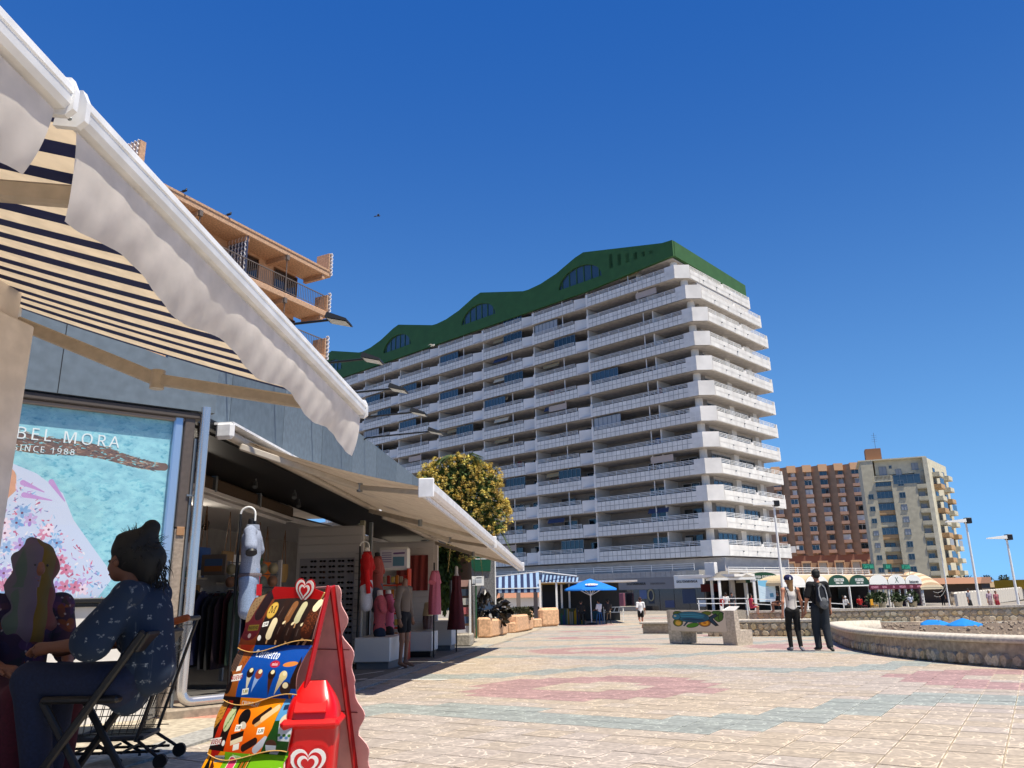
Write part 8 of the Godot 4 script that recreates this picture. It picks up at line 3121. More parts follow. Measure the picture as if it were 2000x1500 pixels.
func build_orange_block() -> void:
	var h := deg_to_rad(-75.0)
	var al := -Vector3(sin(h), 0, -cos(h))
	var t := thing("apartment_tower", "terracotta apartment block with folded bays of balconies behind the white block", "building")
	vframe(t, Vector3(101.34, -1.0, -220.0), al)
	var wall := mat(Color(0.70, 0.575, 0.465), 0.9, 0.0, "streak", 0.04)
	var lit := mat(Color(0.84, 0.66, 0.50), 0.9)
	var rail_m := mat(Color(0.70, 0.56, 0.48), 0.9)
	var r := RandomNumberGenerator.new()
	r.seed = 70
	var share := {}
	var bal := MB.new()
	bal.box(Vector3(0, 0.08, 0.45), Vector3(2.4, 0.16, 0.9))
	bal.box(Vector3(0, 0.5, 0.86), Vector3(2.3, 0.75, 0.08))
	var balm := bal.mesh()
	var top := 36.0
	for b in 7:
		var x := -28.0 + b * 4.3
		# folded wall: a long brown face and a short lit face with the windows
		var m := MB.new()
		m.hexa([Vector3(x, 10.5, 0.0), Vector3(x + 2.1, 10.5, 1.5), Vector3(x + 2.1, 10.5, -6.0), Vector3(x, 10.5, -6.0), Vector3(x, top, 0.0), Vector3(x + 2.1, top, 1.5), Vector3(x + 2.1, top, -6.0), Vector3(x, top, -6.0)])
		obj("wall", m, wall, t)
		var f := MB.new()
		f.hexa([Vector3(x + 2.1, 10.5, 0.7), Vector3(x + 4.3, 10.5, 0.0), Vector3(x + 4.3, 10.5, -6.0), Vector3(x + 2.1, 10.5, -6.0), Vector3(x + 2.1, top - 1.6, 0.7), Vector3(x + 4.3, top - 1.6, 0.0), Vector3(x + 4.3, top - 1.6, -6.0), Vector3(x + 2.1, top - 1.6, -6.0)])
		obj("wall", f, wall, t)
		var cap := MB.new()
		cap.hexa([Vector3(x + 1.9, top - 1.7, 1.55), Vector3(x + 4.35, top - 1.7, 1.2), Vector3(x + 4.35, top - 1.7, -6.0), Vector3(x + 1.9, top - 1.7, -6.0), Vector3(x + 1.9, top + 0.3, 1.55), Vector3(x + 4.35, top + 0.3, 1.2), Vector3(x + 4.35, top + 0.3, -6.0), Vector3(x + 1.9, top + 0.3, -6.0)])
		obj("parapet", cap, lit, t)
		for k in 9:
			var y := 11.2 + k * 2.62
			var bb := obj("balcony", balm, rail_m, t)
			bb.position = Vector3(x + 3.15, y, 0.35)
			var pane: Material = [M.win_blue, M.blind, M.win_dark, M.paint_white][r.randi() % 4]
			simple_window(t, Vector3(x + 3.15, y + 1.45, 0.75 if r.randf() < 0.55 else 0.42), 2.0, 1.75, M.paint_white if r.randf() < 0.5 else M.alu, pane, share)
	var band := MB.new()
	band.box(Vector3(-13.5, 9.6, -2.6), Vector3(30.4, 2.2, 6.4))
	obj("wall", band, mat(Color(0.56, 0.40, 0.33), 0.9), t)
	# podium with framed white windows
	var pod := MB.new()
	pod.box(Vector3(-13.0, 4.2, 0.0), Vector3(31.0, 8.6, 7.0))
	obj("podium", pod, wall, t)
	for b in 7:
		var x := -26.5 + b * 4.3
		var fr := MB.new()
		fr.box(Vector3(x + 2.6, 8.7, 4.2), Vector3(2.6, 0.5, 1.4))
		for q in [-1.2, 1.2]:
			fr.box(Vector3(x + 2.6 + q, 5.6, 4.3), Vector3(0.25, 5.8, 1.2))
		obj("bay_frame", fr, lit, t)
		simple_window(t, Vector3(x + 2.6, 7.2, 3.75), 1.9, 2.4, M.paint_white, M.paint_white if b % 2 == 0 else M.blind, share)
	var laundry := MB.new()
	laundry.box(Vector3(-22.4, 12.4, 1.6), Vector3(1.3, 1.8, 0.06))
	laundry.box(Vector3(-21.2, 12.9, 1.6), Vector3(0.7, 1.0, 0.06))
	obj("laundry", laundry, M.paint_white, t)

func build_pink_block() -> void:
	var h := deg_to_rad(27.5)
	var al := Vector3(sin(h), 0, -cos(h))
	var t := thing("apartment_house", "peach apartment house with long balconies and white lattice dividers behind the shops", "building")
	vframe(t, Vector3(-10.95, 0.0, -43.6), al)
	var wall := mat(Color(0.83, 0.67, 0.53), 0.9, 0.0, "soft", 0.3)
	var slabm := mat(Color(0.83, 0.67, 0.54), 0.9, 0.0, "rough", 0.5)
	var railm := mat(Color(0.42, 0.38, 0.35), 0.5)
	var lat_w := mat(Color(0.86, 0.86, 0.88), 0.6)
	var lat_b := mat(Color(0.20, 0.23, 0.34), 0.7)
	var x0 := -17.0
	var bk := MB.new()
	bk.box(Vector3(x0 * 0.5 - 0.8, 9.6, -5.2), Vector3(-x0 - 1.2, 21.0, 7.4))
	obj("wall", bk, wall, t)
	var lv := [20.1, 17.5, 14.75, 12.0, 9.3]
	var lu := MB.new() # a lattice unit: curved white tile
	for i in 5:
		var a := -0.9 + 1.8 * i / 4.0
		lu.bar(Vector3(cos(a) * 0.09 - 0.05, sin(a) * 0.12, 0), Vector3(cos(a + 0.42) * 0.09 - 0.05, sin(a + 0.42) * 0.12, 0), 0.10, 0.035)
	var lum := lu.mesh()
	for k in 5:
		var y: float = lv[k]
		var sl := MB.new()
		sl.box(Vector3(x0 * 0.5, y - 0.2, -0.85), Vector3(-x0, 0.34, 1.72), 0.03)
		var s := obj("floor_slab", sl, slabm, t)
		if k == 0:
			var tr := MB.new()
			tr.box(Vector3(x0 * 0.5, y + 0.0, 0.0), Vector3(-x0 + 0.1, 0.12, 0.1))
			obj("roof_trim", tr, slabm, s)
		# beams under the slab
		for x in [-0.6, -3.7, -6.6, -9.8, -13.0]:
			var bm := MB.new()
			bm.box(Vector3(x, y - 0.5, -0.8), Vector3(0.22, 0.28, 1.5))
			obj("beam", bm, slabm, s)
			if k < 4 and x < -2.0:
				var lower: float = lv[k + 1]
				if absf(x + 6.6) < 0.1 or absf(x + 13.0) < 0.1:
					var dv := MB.new()
					dv.box(Vector3(x, (y + lower) * 0.5 - 0.2, -0.72), Vector3(0.10, y - lower - 0.34, 1.35))
					var d := obj("divider", dv, lat_b, t)
					for iy in 9:
						for iz in 6:
							var u := obj("lattice_tile", lum, lat_w, d)
							u.position = Vector3(x - 0.07, lower + 0.25 + iy * 0.26, -0.1 - iz * 0.24)
							u.rotation.y = PI / 2
				else:
					var ps := MB.new()
					ps.tube([Vector3(x, lower, 0.0), Vector3(x, y - 0.4, 0.0)], 0.03, 8)
					ps.box(Vector3(x, y - 0.5, 0.0), Vector3(0.2, 0.3, 0.2))
					obj("post", ps, railm, t)
		if k > 0:
			var rl := MB.new()
			rl.bar(Vector3(x0, y + 0.92, -0.06), Vector3(-0.35, y + 0.92, -0.06), 0.05, 0.05)
			rl.bar(Vector3(x0, y + 0.08, -0.06), Vector3(-0.35, y + 0.08, -0.06), 0.03, 0.03)
			for i in 120:
				var xx := x0 + i * 0.14
				if xx < -0.4:
					rl.box(Vector3(xx, y + 0.5, -0.06), Vector3(0.02, 0.84, 0.02))
			stuff(obj("railing", rl, railm, t))
			for q in [-2.3, -5.4, -8.7, -12.0]:
				window_unit(t, Vector3(q - 0.9, y + 0.05, -1.48), Vector3(1, 0, 0), 1.9, 2.0, 2, M.wood, M.win_dark)
		# white lattice end piece
		var ec := MB.new()
		ec.box(Vector3(-0.15, y + (0.42 if k == 0 else 0.35), -0.5), Vector3(0.14, 1.5 if k == 0 else 1.4, 1.0), 0.01)
		obj("end_wall", ec, slabm, t)
		for iy in 6:
			var u := obj("lattice_tile", lum, lat_w, t)
			u.position = Vector3(-0.1, y - 0.2 + iy * 0.25, 0.06)
			u.scale = Vector3(1.6, 1.0, 1.6)
	# tall lattice chimney block on the roof
	var cb := MB.new()
	cb.box(Vector3(-13.3, 20.9, -0.75), Vector3(0.3, 1.7, 1.5))
	var c := obj("roof_block", cb, slabm, t)
	for iy in 7:
		for iz in 6:
			var u := obj("lattice_tile", lum, lat_w, c)
			u.position = Vector3(-13.48, 20.2 + iy * 0.24, -0.1 - iz * 0.24)
			u.rotation.y = PI / 2
	# pigeons on the roof edge
	for q in [[-10.9, "left"], [-8.1, "right"]]:
		var b := MB.new()
		b.body([[Vector3(0, 0.12, 0), Vector3(0.12, 0.16, 0), 0.06, 0.05, Vector3.ONE], [Vector3(0.13, 0.22, 0), Vector3(0.14, 0.24, 0), 0.035, 0.03, Vector3.ONE], [Vector3(-0.1, 0.10, 0), Vector3(-0.2, 0.08, 0), 0.03, 0.015, Vector3.ONE]], 0.02, 0.03)
		b.bar(Vector3(0, 0, 0.02), Vector3(0, 0.1, 0.02), 0.012, 0.012)
		var p := obj("pigeon", b, M.black, null)
		tag(p, "dark pigeon perched on the peach house's roof edge, %s of the two" % q[1], "bird", "pigeons on the roof")
		p.position = t.transform * Vector3(q[0], 20.16, 0.0)
		p.scale = Vector3.ONE * 1.15

func build_gulls() -> void:
	for q in [[Vector3(-13.89, 39.78, -74.0), 0.5, "small dark gull gliding alone in the open sky", 1.0, true], [Vector3(-7.52, 23.91, -70.0), -0.4, "white gull flying before the green roof", 0.9, false]]:
		var b := MB.new()
		b.body([[Vector3(-0.2, 0, 0), Vector3(0.16, 0.02, 0), 0.035, 0.07, Vector3.ONE], [Vector3(0.2, 0.04, 0), Vector3(0.27, 0.04, 0), 0.05, 0.03, Vector3.ONE], [Vector3(-0.2, 0, 0), Vector3(-0.32, 0, 0), 0.03, 0.012, Vector3(1, 0.6, 2)]], 0.025, 0.03)
		for s in [-1.0, 1.0]:
			var rows := []
			for i in 6:
				var u := i / 5.0
				var y := 0.16 * sin(u * 2.0) - 0.10 * u * u
				rows.append([Vector3(0.12 - 0.16 * u * u, 0.03 + y, s * u * 0.62), Vector3(-0.08 - 0.2 * u * u, 0.02 + y, s * u * 0.62)])
			b.grid(rows)
		var g := obj("gull", b, mat(Color(0.22, 0.23, 0.26), 0.8) if q[4] else M.paint_white, null)
		tag(g, q[2], "bird")
		g.position = q[0]
		g.rotation = Vector3(0.2, q[1], 0.25)
		g.scale = Vector3.ONE * q[3]
# ---------------------------------------------------------------- shops under the white block and the row of restaurants
const ROW_O := Vector3(29.5, -1.20, -72.0)
const ROW_D := Vector3(0.7771, 0, -0.6293)
const ROW_N := Vector3(0.6293, 0, 0.7771)

func row_thing(called: String, label: String, cat: String, group := "") -> Node3D:
	var t := thing(called, label, cat, Vector3.ZERO, 0.0, group)
	t.transform = Transform3D(Basis(ROW_D, Vector3.UP, ROW_N), ROW_O)
	return t

func arch_poly(x0: float, x1: float, y0: float, rise: float, flat := 1.0) -> PackedVector2Array:
	var pl := PackedVector2Array()
	for i in 17:
		var a := PI * i / 16.0
		pl.append(Vector2((x0 + x1) * 0.5 + cos(a) * (x1 - x0) * 0.5, y0 + pow(sin(a), 0.8) * rise))
	return pl

func build_storefront() -> void:
	var t := thing("storefront", "grey and dark glass shopfront under the white block, white box sign at its corner", "shop")
	t.transform = Transform3D(Basis(WL, Vector3.UP, WR), WBASE)
	var grey := mat(Color(0.50, 0.50, 0.51), 0.7)
	var dkg := mat(Color(0.17, 0.18, 0.20), 0.12)
	dkg.metallic_specular = 0.7
	var s := MB.new()
	s.box(Vector3(7.0, 1.62, -2.16), Vector3(10.0, 1.15, 0.2))
	obj("sign_band", s, grey, t)
	var tm := obj("sign_lettering", text_mesh("DELFINMANGA", 0.24, 0.02, true), M.black, t)
	tm.transform = Transform3D(Basis(Vector3(-1, 0, 0), Vector3.UP, Vector3(0, 0, -1)), Vector3(9.3, 1.62, -2.28))
	var tm2 := obj("sign_lettering", text_mesh("INMOBILIARIA", 0.2, 0.02), mat(Color(0.34, 0.34, 0.35), 0.6), t)
	tm2.transform = Transform3D(Basis(Vector3(-1, 0, 0), Vector3.UP, Vector3(0, 0, -1)), Vector3(6.6, 1.6, -2.28))
	for k in 6:
		var g := MB.new()
		g.box(Vector3(2.2 + k * 1.75, 0.0, -2.06), Vector3(1.7, 2.1, 0.06))
		obj("pane", g, dkg, t)
	# printed posters inside the glass
	var rg := RandomNumberGenerator.new()
	rg.seed = 71
	for q in [[8.6, 0.55, 0.9, 0.9, Color(0.30, 0.38, 0.55)], [7.6, 0.25, 0.7, 1.3, Color(0.10, 0.15, 0.24)], [5.4, -0.45, 1.1, 0.7, Color(0.24, 0.28, 0.42)], [3.1, 0.3, 1.5, 1.4, Color(0.16, 0.22, 0.34)], [1.7, -0.4, 0.9, 0.6, Color(0.70, 0.75, 0.80)], [8.9, -0.6, 0.7, 0.7, Color(0.09, 0.24, 0.26)]]:
		var p := MB.new()
		p.box(Vector3(q[0], q[1], -2.10), Vector3(q[2], q[3], 0.015))
		obj("window_print", p, mat(q[4], 0.5), t)
	var ring := MB.new()
	var rr := []
	for i in 21:
		rr.append(Vector3(7.6 + cos(TAU * i / 20) * 0.34, 0.45 + sin(TAU * i / 20) * 0.55, -2.13))
	ring.tube(rr, 0.07, 6)
	obj("window_print", ring, mat(Color(0.62, 0.60, 0.48), 0.6), t)
	var bx := MB.new()
	bx.box(Vector3(2.85, 1.72, -2.35), Vector3(3.3, 1.25, 0.25), 0.02)
	var bo := obj("box_sign", bx, M.paint_white, t)
	var t3 := obj("sign_lettering", text_mesh("DELFINMANGA", 0.24, 0.02, true), M.black, bo)
	t3.transform = Transform3D(Basis(Vector3(-1, 0, 0), Vector3.UP, Vector3(0, 0, -1)), Vector3(3.0, 1.72, -2.49))
	var pi := MB.new()
	pi.box(Vector3(0.55, 1.2, -1.8), Vector3(1.1, 4.6, 0.6), 0.02)
	obj("corner_pillar", pi, M.white, t)
	var st := MB.new()
	st.box(Vector3(11.5, -0.85, -3.4), Vector3(7.0, 0.45, 1.2), 0.03)
	obj("front_step", st, M.concrete, t)
	var cab := MB.new()
	cab.box(Vector3(13.0, 0.9, -4.2), Vector3(2.6, 0.25, 1.2), 0.02)
	obj("canopy", cab, M.soffit, t)
	# palisade of stacked loungers left of the glass
	var pk := MB.new()
	pk.box(Vector3(10.9, -0.1, -2.9), Vector3(0.9, 1.6, 0.3), 0.03)
	obj("pink_panel", pk, mat(Color(0.50, 0.30, 0.36), 0.8), t)

func build_pavilion() -> void:
	var t := thing("pavilion", "small pavilion with a grey pyramid roof on white posts at the block's corner", "pavilion", Vector3(18.35, -1.15, -68.0))
	var r := MB.new()
	var b := [Vector3(-1.75, 3.0, 1.4), Vector3(1.75, 3.0, 1.4), Vector3(1.75, 3.0, -1.4), Vector3(-1.75, 3.0, -1.4)]
	var tp := [Vector3(-0.75, 3.55, 0.3), Vector3(0.55, 3.55, 0.3), Vector3(0.55, 3.55, -0.3), Vector3(-0.75, 3.55, -0.3)]
	r.hexa(b + tp)
	obj("roof", r, mat(Color(0.44, 0.42, 0.39), 0.8), t)
	var f := MB.new()
	for q in [[-1.4, 1.4, 1.4], [-1.4, 1.4, -1.4]]:
		f.bar(Vector3(-1.75, 2.9, q[2]), Vector3(1.75, 2.9, q[2]), 0.10, 0.2)
	for x in [-1.7, 1.7]:
		f.bar(Vector3(x, 2.9, -1.35), Vector3(x, 2.9, 1.35), 0.10, 0.2)
	obj("eaves", f, M.paint_white, t)
	for q in [[-1.3, 1.3], [1.6, 1.3], [-1.3, -1.3], [1.6, -1.3]]:
		var p := MB.new()
		p.box(Vector3(q[0], 1.4, q[1]), Vector3(0.20, 2.8, 0.20))
		obj("post", p, M.paint_white, t)
	var cl := MB.new()
	cl.lathe([Vector2(0.28, 0), Vector2(0.28, 3.0)], 12, Vector3(0.9, 0, -3.0))
	obj("round_column", cl, M.white, t)
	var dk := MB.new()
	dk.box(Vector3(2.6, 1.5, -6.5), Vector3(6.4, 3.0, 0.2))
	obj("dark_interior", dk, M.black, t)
	var rd := MB.new()
	rd.box(Vector3(-0.4, 2.2, -4.6), Vector3(2.2, 0.7, 0.1))
	obj("red_sign", rd, mat(Color(0.35, 0.03, 0.04), 0.6), t)
	# gallery entrance canopy
	var g := thing("entrance_canopy", "green arched canopy lettered GALERIA COMERCIAL over the arcade entrance", "canopy", Vector3(21.2, -1.15, -68.0))
	var ou := arch_poly(-1.55, 1.45, 2.55, 0.86)
	var gm := MB.new()
	gm.prism(ou, 0.12)
	obj("fascia", gm, mat(Color(0.055, 0.27, 0.16), 0.6), g)
	var wb := MB.new()
	wb.box(Vector3(0.0, 2.72, 0.14), Vector3(2.4, 0.26, 0.03))
	obj("white_band", wb, M.paint_white, g)
	var l1 := obj("lettering", text_mesh("GALERIA COMERCIAL", 0.20, 0.02, true), M.paint_white, g)
	l1.position = Vector3(0.0, 3.02, 0.13)
	l1.scale.x = 0.92
	var l2 := obj("lettering", text_mesh("PLAYA SALIDA", 0.15, 0.02, true), mat(Color(0.35, 0.5, 0.42), 0.6), g)
	l2.position = Vector3(0.0, 2.72, 0.165)
	var vt := MB.new()
	var rows := []
	for z in [0.0, -3.0]:
		var row := []
		for p in ou:
			row.append(Vector3(p.x, p.y + 0.02, z))
		rows.append(row)
	vt.grid(rows)
	obj("vault", vt, fabric_mat(Color(0.83, 0.80, 0.72), Color(0.3, 0.28, 0.24)), g)
	for x in [-1.45, 1.35]:
		var p := MB.new()
		p.box(Vector3(x, 1.3, -0.1), Vector3(0.10, 2.6, 0.10))
		obj("post", p, M.paint_white, g)
	var ar := MB.new()
	ar.prism(PackedVector2Array([Vector2(1.5, 3.7), Vector2(1.9, 3.75), Vector2(1.95, 2.35), Vector2(2.15, 2.4), Vector2(1.75, 1.9), Vector2(1.35, 2.35), Vector2(1.55, 2.35)]), 0.06)
	obj("white_arrow", ar, M.paint_white, g)
	# town map panel
	var mp := thing("map_panel", "pale blue map panel between two dark posts under the green canopy", "sign", Vector3(21.2, -1.0, -67.2))
	var pb := MB.new()
	pb.box(Vector3(-0.05, 1.7, 0), Vector3(1.45, 1.75, 0.06))
	var cv := Canvas.new(128, 160, Color(0.78, 0.87, 0.92))
	cv.ellipse(Vector2(40, 20), 60, 26, 0.2, Color(0.50, 0.76, 0.88))
	for i in 24:
		cv.line([Vector2((i * 37) % 128, 60 + (i * 53) % 90), Vector2((i * 37) % 128 + 22, 56 + (i * 53) % 90)], 1.0, Color(0.66, 0.76, 0.82))
	cv.poly([Vector2(80, 100), Vector2(108, 96), Vector2(110, 126), Vector2(82, 130)], Color(0.36, 0.58, 0.70))
	var mm := StandardMaterial3D.new()
	mm.albedo_texture = tex(cv.im)
	obj("panel", pb, M.paint_white, mp)
	var fp := MB.new()
	fp.quad(Vector3(-0.76, 0.85, 0.034), Vector3(0.66, 0.85, 0.034), Vector3(0.66, 2.56, 0.034), Vector3(-0.76, 2.56, 0.034))
	obj("print", fp, mm, mp)
	for x in [-0.88, 0.80]:
		var p := MB.new()
		p.box(Vector3(x, 1.25, -0.02), Vector3(0.14, 2.6, 0.14))
		obj("post", p, M.black, mp)
	# stepped ramp with white railing
	var rp := thing("access_ramp", "white railed access ramp and steps behind the low rubble wall", "ramp", Vector3(15.6, -1.07, -55.5))
	var rm := MB.new()
	rm.hexa([Vector3(-0.6, 0, 0.6), Vector3(5.5, 0, 0.6), Vector3(5.5, 0, -0.6), Vector3(-0.6, 0, -0.6), Vector3(-0.6, 0.62, 0.6), Vector3(5.5, 0.18, 0.6), Vector3(5.5, 0.18, -0.6), Vector3(-0.6, 0.62, -0.6)])
	obj("ramp", rm, M.concrete, rp)
	var sl := MB.new()
	sl.hexa([Vector3(-2.8, 0, 1.4), Vector3(-1.6, 0, 1.4), Vector3(-1.6, 0, 0.7), Vector3(-2.8, 0, 0.7), Vector3(-1.1, 0.85, 1.3), Vector3(-0.5, 0.85, 1.3), Vector3(-0.5, 0.85, 0.8), Vector3(-1.1, 0.85, 0.8)])
	obj("stair_cheek", sl, M.white, rp)
	var ra := MB.new()
	for q in [0.95, 0.62]:
		ra.bar(Vector3(-3.2, q + 0.45, 0.65), Vector3(0.2, q + 0.40, 0.65), 0.05, 0.05)
		ra.bar(Vector3(0.2, q + 0.40, 0.65), Vector3(7.0, q - 0.1, 0.65), 0.05, 0.05)
	for k in 7:
		ra.box(Vector3(-3.1 + k * 1.65, 0.8 - 0.035 * k, 0.65), Vector3(0.05, 1.0, 0.05))
	obj("railing", ra, M.white_rail, rp)

func build_restaurants() -> void:
	var t := row_thing("restaurant_row", "row of terrace restaurants under one long roof with striped barrel vaults", "restaurant")
	var per := 3.63
	var stripeA := fabric_mat(Color(0.80, 0.72, 0.58), Color(0.3, 0.26, 0.2))
	var stripeB := fabric_mat(Color(0.40, 0.31, 0.26), Color(0.06, 0.04, 0.03))
	var rf := MB.new()
	rf.box(Vector3(2.5, 3.22, -5.5), Vector3(30.0, 0.22, 6.0))
	obj("roof", rf, M.white, t)
	obj("roof_railing", rail_mesh(Vector3(-13.0, 3.33, -2.7), Vector3(10.5, 3.33, -2.7), 3, 0.55, 2.6), M.white_rail, t)
	var bw := MB.new()
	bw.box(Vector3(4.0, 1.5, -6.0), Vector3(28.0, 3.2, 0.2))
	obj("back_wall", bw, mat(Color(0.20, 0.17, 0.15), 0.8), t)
	var fl := MB.new()
	fl.box(Vector3(4.0, -0.05, -2.0), Vector3(30.0, 0.14, 8.0))
	obj("floor", fl, M.concrete, t)
	for k in 4:
		var p := MB.new()
		p.box(Vector3(0.5 + k * 3.3, 1.7, -5.8), Vector3(1.7, 1.5, 0.05))
		obj("pane", p, mat(Color(0.30, 0.36, 0.36), 0.15), t)
	for k in range(-2, 5):
		var x0 := -2.4 + per * k + 0.06
		var x1 := x0 + per - 0.12
		var ap := arch_poly(x0, x1, 2.28, 0.88)
		var green := k == 0 or k == 1
		var fm := MB.new()
		fm.prism(ap, 0.06)
		var f := obj("fascia", fm, mat(Color(0.055, 0.25, 0.17), 0.6) if green else M.paint_white, t)
		if green:
			for q in [["CERVECERIA" if k == 0 else "HELADERIA", 0.26, 2.72], ["TERRAZA - TAPAS", 0.14, 2.45]]:
				var l := obj("lettering", text_mesh(q[0], q[1], 0.02, true), M.paint_white, f)
				l.position = Vector3((x0 + x1) * 0.5, q[2], 0.07)
				l.scale.x = 0.8
		elif k == 3:
			var x := MB.new()
			for s in [-1.0, 1.0]:
				x.bar(Vector3((x0 + x1) * 0.5 - 0.3 * s, 2.42, 0.07), Vector3((x0 + x1) * 0.5 + 0.25 * s, 2.95, 0.07), 0.06, 0.02, Vector3.BACK)
			obj("emblem", x, mat(Color(0.12, 0.30, 0.26), 0.6), f)
		elif k == 4:
			var l := obj("lettering", text_mesh("Restaurante", 0.27, 0.02), mat(Color(0.15, 0.17, 0.2), 0.6), f)
			l.position = Vector3((x0 + x1) * 0.5, 2.48, 0.07)
		# vault stripes running back
		var ma := MB.new()
		var mb := MB.new()
		for i in 16:
			var rows := []
			for z in [-0.02, -2.9]:
				rows.append([Vector3(ap[i].x, ap[i].y + 0.02, z), Vector3(ap[i + 1].x, ap[i + 1].y + 0.02, z)])
			(ma if (i / 2) % 2 == 0 else mb).grid(rows)
		obj("vault", ma, stripeA, t)
		obj("vault", mb, stripeB if k >= 2 else stripeA, t)
		if k <= 1:
			var bd := MB.new()
			bd.box(Vector3((x0 + x1) * 0.5, 2.22, 0.02), Vector3(x1 - x0, 0.14, 0.06))
			obj("valance", bd, M.paint_white, t)
		var ps := MB.new()
		ps.box(Vector3(x1 + 0.06, 1.12, -0.05), Vector3(0.14, 2.2, 0.14))
		obj("post", ps, M.paint_white, t)
	var mr := MB.new()
	mr.box(Vector3(10.3, 2.02, 0.06), Vector3(11.2, 0.42, 0.08))
	var band := obj("maroon_band", mr, mat(Color(0.36, 0.05, 0.15), 0.6), t)
	var wi := 0
	for w in ["RESTAURANTE", "PIZZERIA", "BAR", "MARISQUERIA", "A CASA", "ARROCERIA"]:
		var l := obj("lettering", text_mesh(w, 0.2, 0.02, true), mat(Color(0.80, 0.55, 0.62), 0.6), band)
		l.position = Vector3(5.7 + wi * 1.85, 2.02, 0.11)
		l.scale.x = 0.72
		wi += 1
	for q in [7.6, 9.2, 10.9, 12.1]:
		var ps := MB.new()
		ps.box(Vector3(q, 0.92, -0.1), Vector3(0.17, 1.85, 0.12))
		obj("post", ps, M.paint_white, t)
	# door frame and spotted panels
	for q in [13.3, 15.4]:
		var p := MB.new()
		p.box(Vector3(q, 0.92, 0.0), Vector3(0.36, 1.84, 0.08))
		var po := obj("spotted_panel", p, mat(Color(0.70, 0.69, 0.70), 0.6), t)
		for k in 5:
			var d := MB.new()
			d.box(Vector3(q + (0.06 if k % 2 == 0 else -0.06), 0.3 + k * 0.33, 0.045), Vector3(0.16, 0.15, 0.02), 0.01)
			obj("spot", d, M.black, po)
	# big fan awning at the far end
	var fa := row_thing("fan_awning", "big cream striped quarter-dome awning at the right end of the restaurants", "awning")
	var ca := MB.new()
	var cb := MB.new()
	for k in 10:
		var rows := []
		for s in 2:
			var a := PI * 0.5 * (k + s) / 10.0
			var row := []
			for j in 13:
				var b := PI * j / 12.0
				row.append(Vector3(17.6 + cos(b) * 2.6, 1.9 + sin(b) * 1.65 * sin(a), 0.2 - 2.2 + 2.2 * cos(a) + 0.0))
			rows.append(row)
		(ca if k % 2 == 0 else cb).grid(rows)
	obj("cream_cloth", ca, fabric_mat(Color(0.84, 0.78, 0.66), Color(0.35, 0.32, 0.26)), fa)
	obj("tan_cloth", cb, fabric_mat(Color(0.74, 0.62, 0.49), Color(0.25, 0.20, 0.15)), fa)
	var rimb := MB.new()
	rimb.box(Vector3(17.6, 1.80, 0.15), Vector3(5.2, 0.2, 0.06))
	obj("rim", rimb, fabric_mat(Color(0.84, 0.78, 0.66), Color(0.35, 0.32, 0.26)), fa)
	var ew := MB.new()
	ew.box(Vector3(17.6, 0.9, -2.4), Vector3(5.2, 1.9, 0.2))
	obj("end_wall", ew, mat(Color(0.27, 0.17, 0.20), 0.8), fa)
	# three green letter signs on the roof
	for q in [[7.1, "CAFE BAR", "left"], [11.0, "BAR", "middle"], [14.9, "LA SIDRA", "right"]]:
		var s := row_thing("roof_sign", "green letter sign standing on the restaurant roof, %s of three" % q[2], "sign", "green roof signs")
		var b := MB.new()
		var wd := 2.3 if q[2] == "left" else 1.7
		b.box(Vector3(q[0], 3.98, -1.0), Vector3(wd, 0.55, 0.06))
		obj("board", b, mat(Color(0.02, 0.30, 0.24), 0.5), s)
		var l := obj("lettering", text_mesh(q[1], 0.36, 0.03, true), mat(Color(0.20, 0.62, 0.50), 0.5), s)
		l.position = Vector3(q[0], 3.98, -0.95)
		l.scale.x = 0.85
		for e in [-0.4, 0.4]:
			var lg := MB.new()
			lg.bar(Vector3(q[0] + e * wd, 3.1, -1.0), Vector3(q[0] + e * wd, 3.75, -1.0), 0.04, 0.04)
			obj("leg", lg, M.alu, s)
	# potted plants and chairs on the terrace
	var pot0: Node3D = null
	var pots := [[3.6, 0.9, "with broad leaves before the second green arch"], [4.7, 1.0, "before the post right of the second green arch"], [7.5, 1.2, "tall one under the first white arch with the maroon band"], [10.3, 1.3, "small one beside the man in the white hat"]]
	for q in pots:
		var pt := row_thing("plant_pot", "cream plant pot %s" % q[2], "plant pot", "pots on the terrace")
		pt.position = pt.transform * Vector3(q[0], 0.02, q[1])
		var b := MB.new()
		b.lathe([Vector2(0.0, 0), Vector2(0.30, 0), Vector2(0.42, 0.62), Vector2(0.45, 0.66), Vector2(0.38, 0.66), Vector2(0.3, 0.55)], 12)
		obj("pot", b, mat(Color(0.80, 0.74, 0.60), 0.8), pt)
		leaf_clump(pt, "plant", Vector3(0, 1.0, 0), Vector3(0.6, 0.55, 0.6), 260, 0.28, mat(Color(0.16, 0.24, 0.08), 0.7), 80 + int(q[0]), 0.0, 0.2)
	for k in 5:
		var c := row_thing("terrace_chair", "%s terrace chair before the green arches" % ["yellow", "dark red", "brown", "dark", "wicker"][k], "chair", "terrace chairs")
		c.position = c.transform * Vector3([2.2, 0.6, -0.8, 4.0, 5.2][k], 0.02, [1.6, 1.4, 0.6, 0.2, 0.5][k])
		var cm := mat([Color(0.75, 0.55, 0.03), Color(0.35, 0.05, 0.05), Color(0.25, 0.13, 0.08), Color(0.08, 0.07, 0.07), Color(0.30, 0.20, 0.12)][k], 0.6)
		var se := MB.new()
		se.box(Vector3(0, 0.45, 0), Vector3(0.48, 0.05, 0.46), 0.01)
		obj("seat", se, cm, c)
		var ba := MB.new()
		ba.box(Vector3(0, 0.72, -0.22), Vector3(0.48, 0.5, 0.04), 0.01)
		obj("backrest", ba, cm, c)
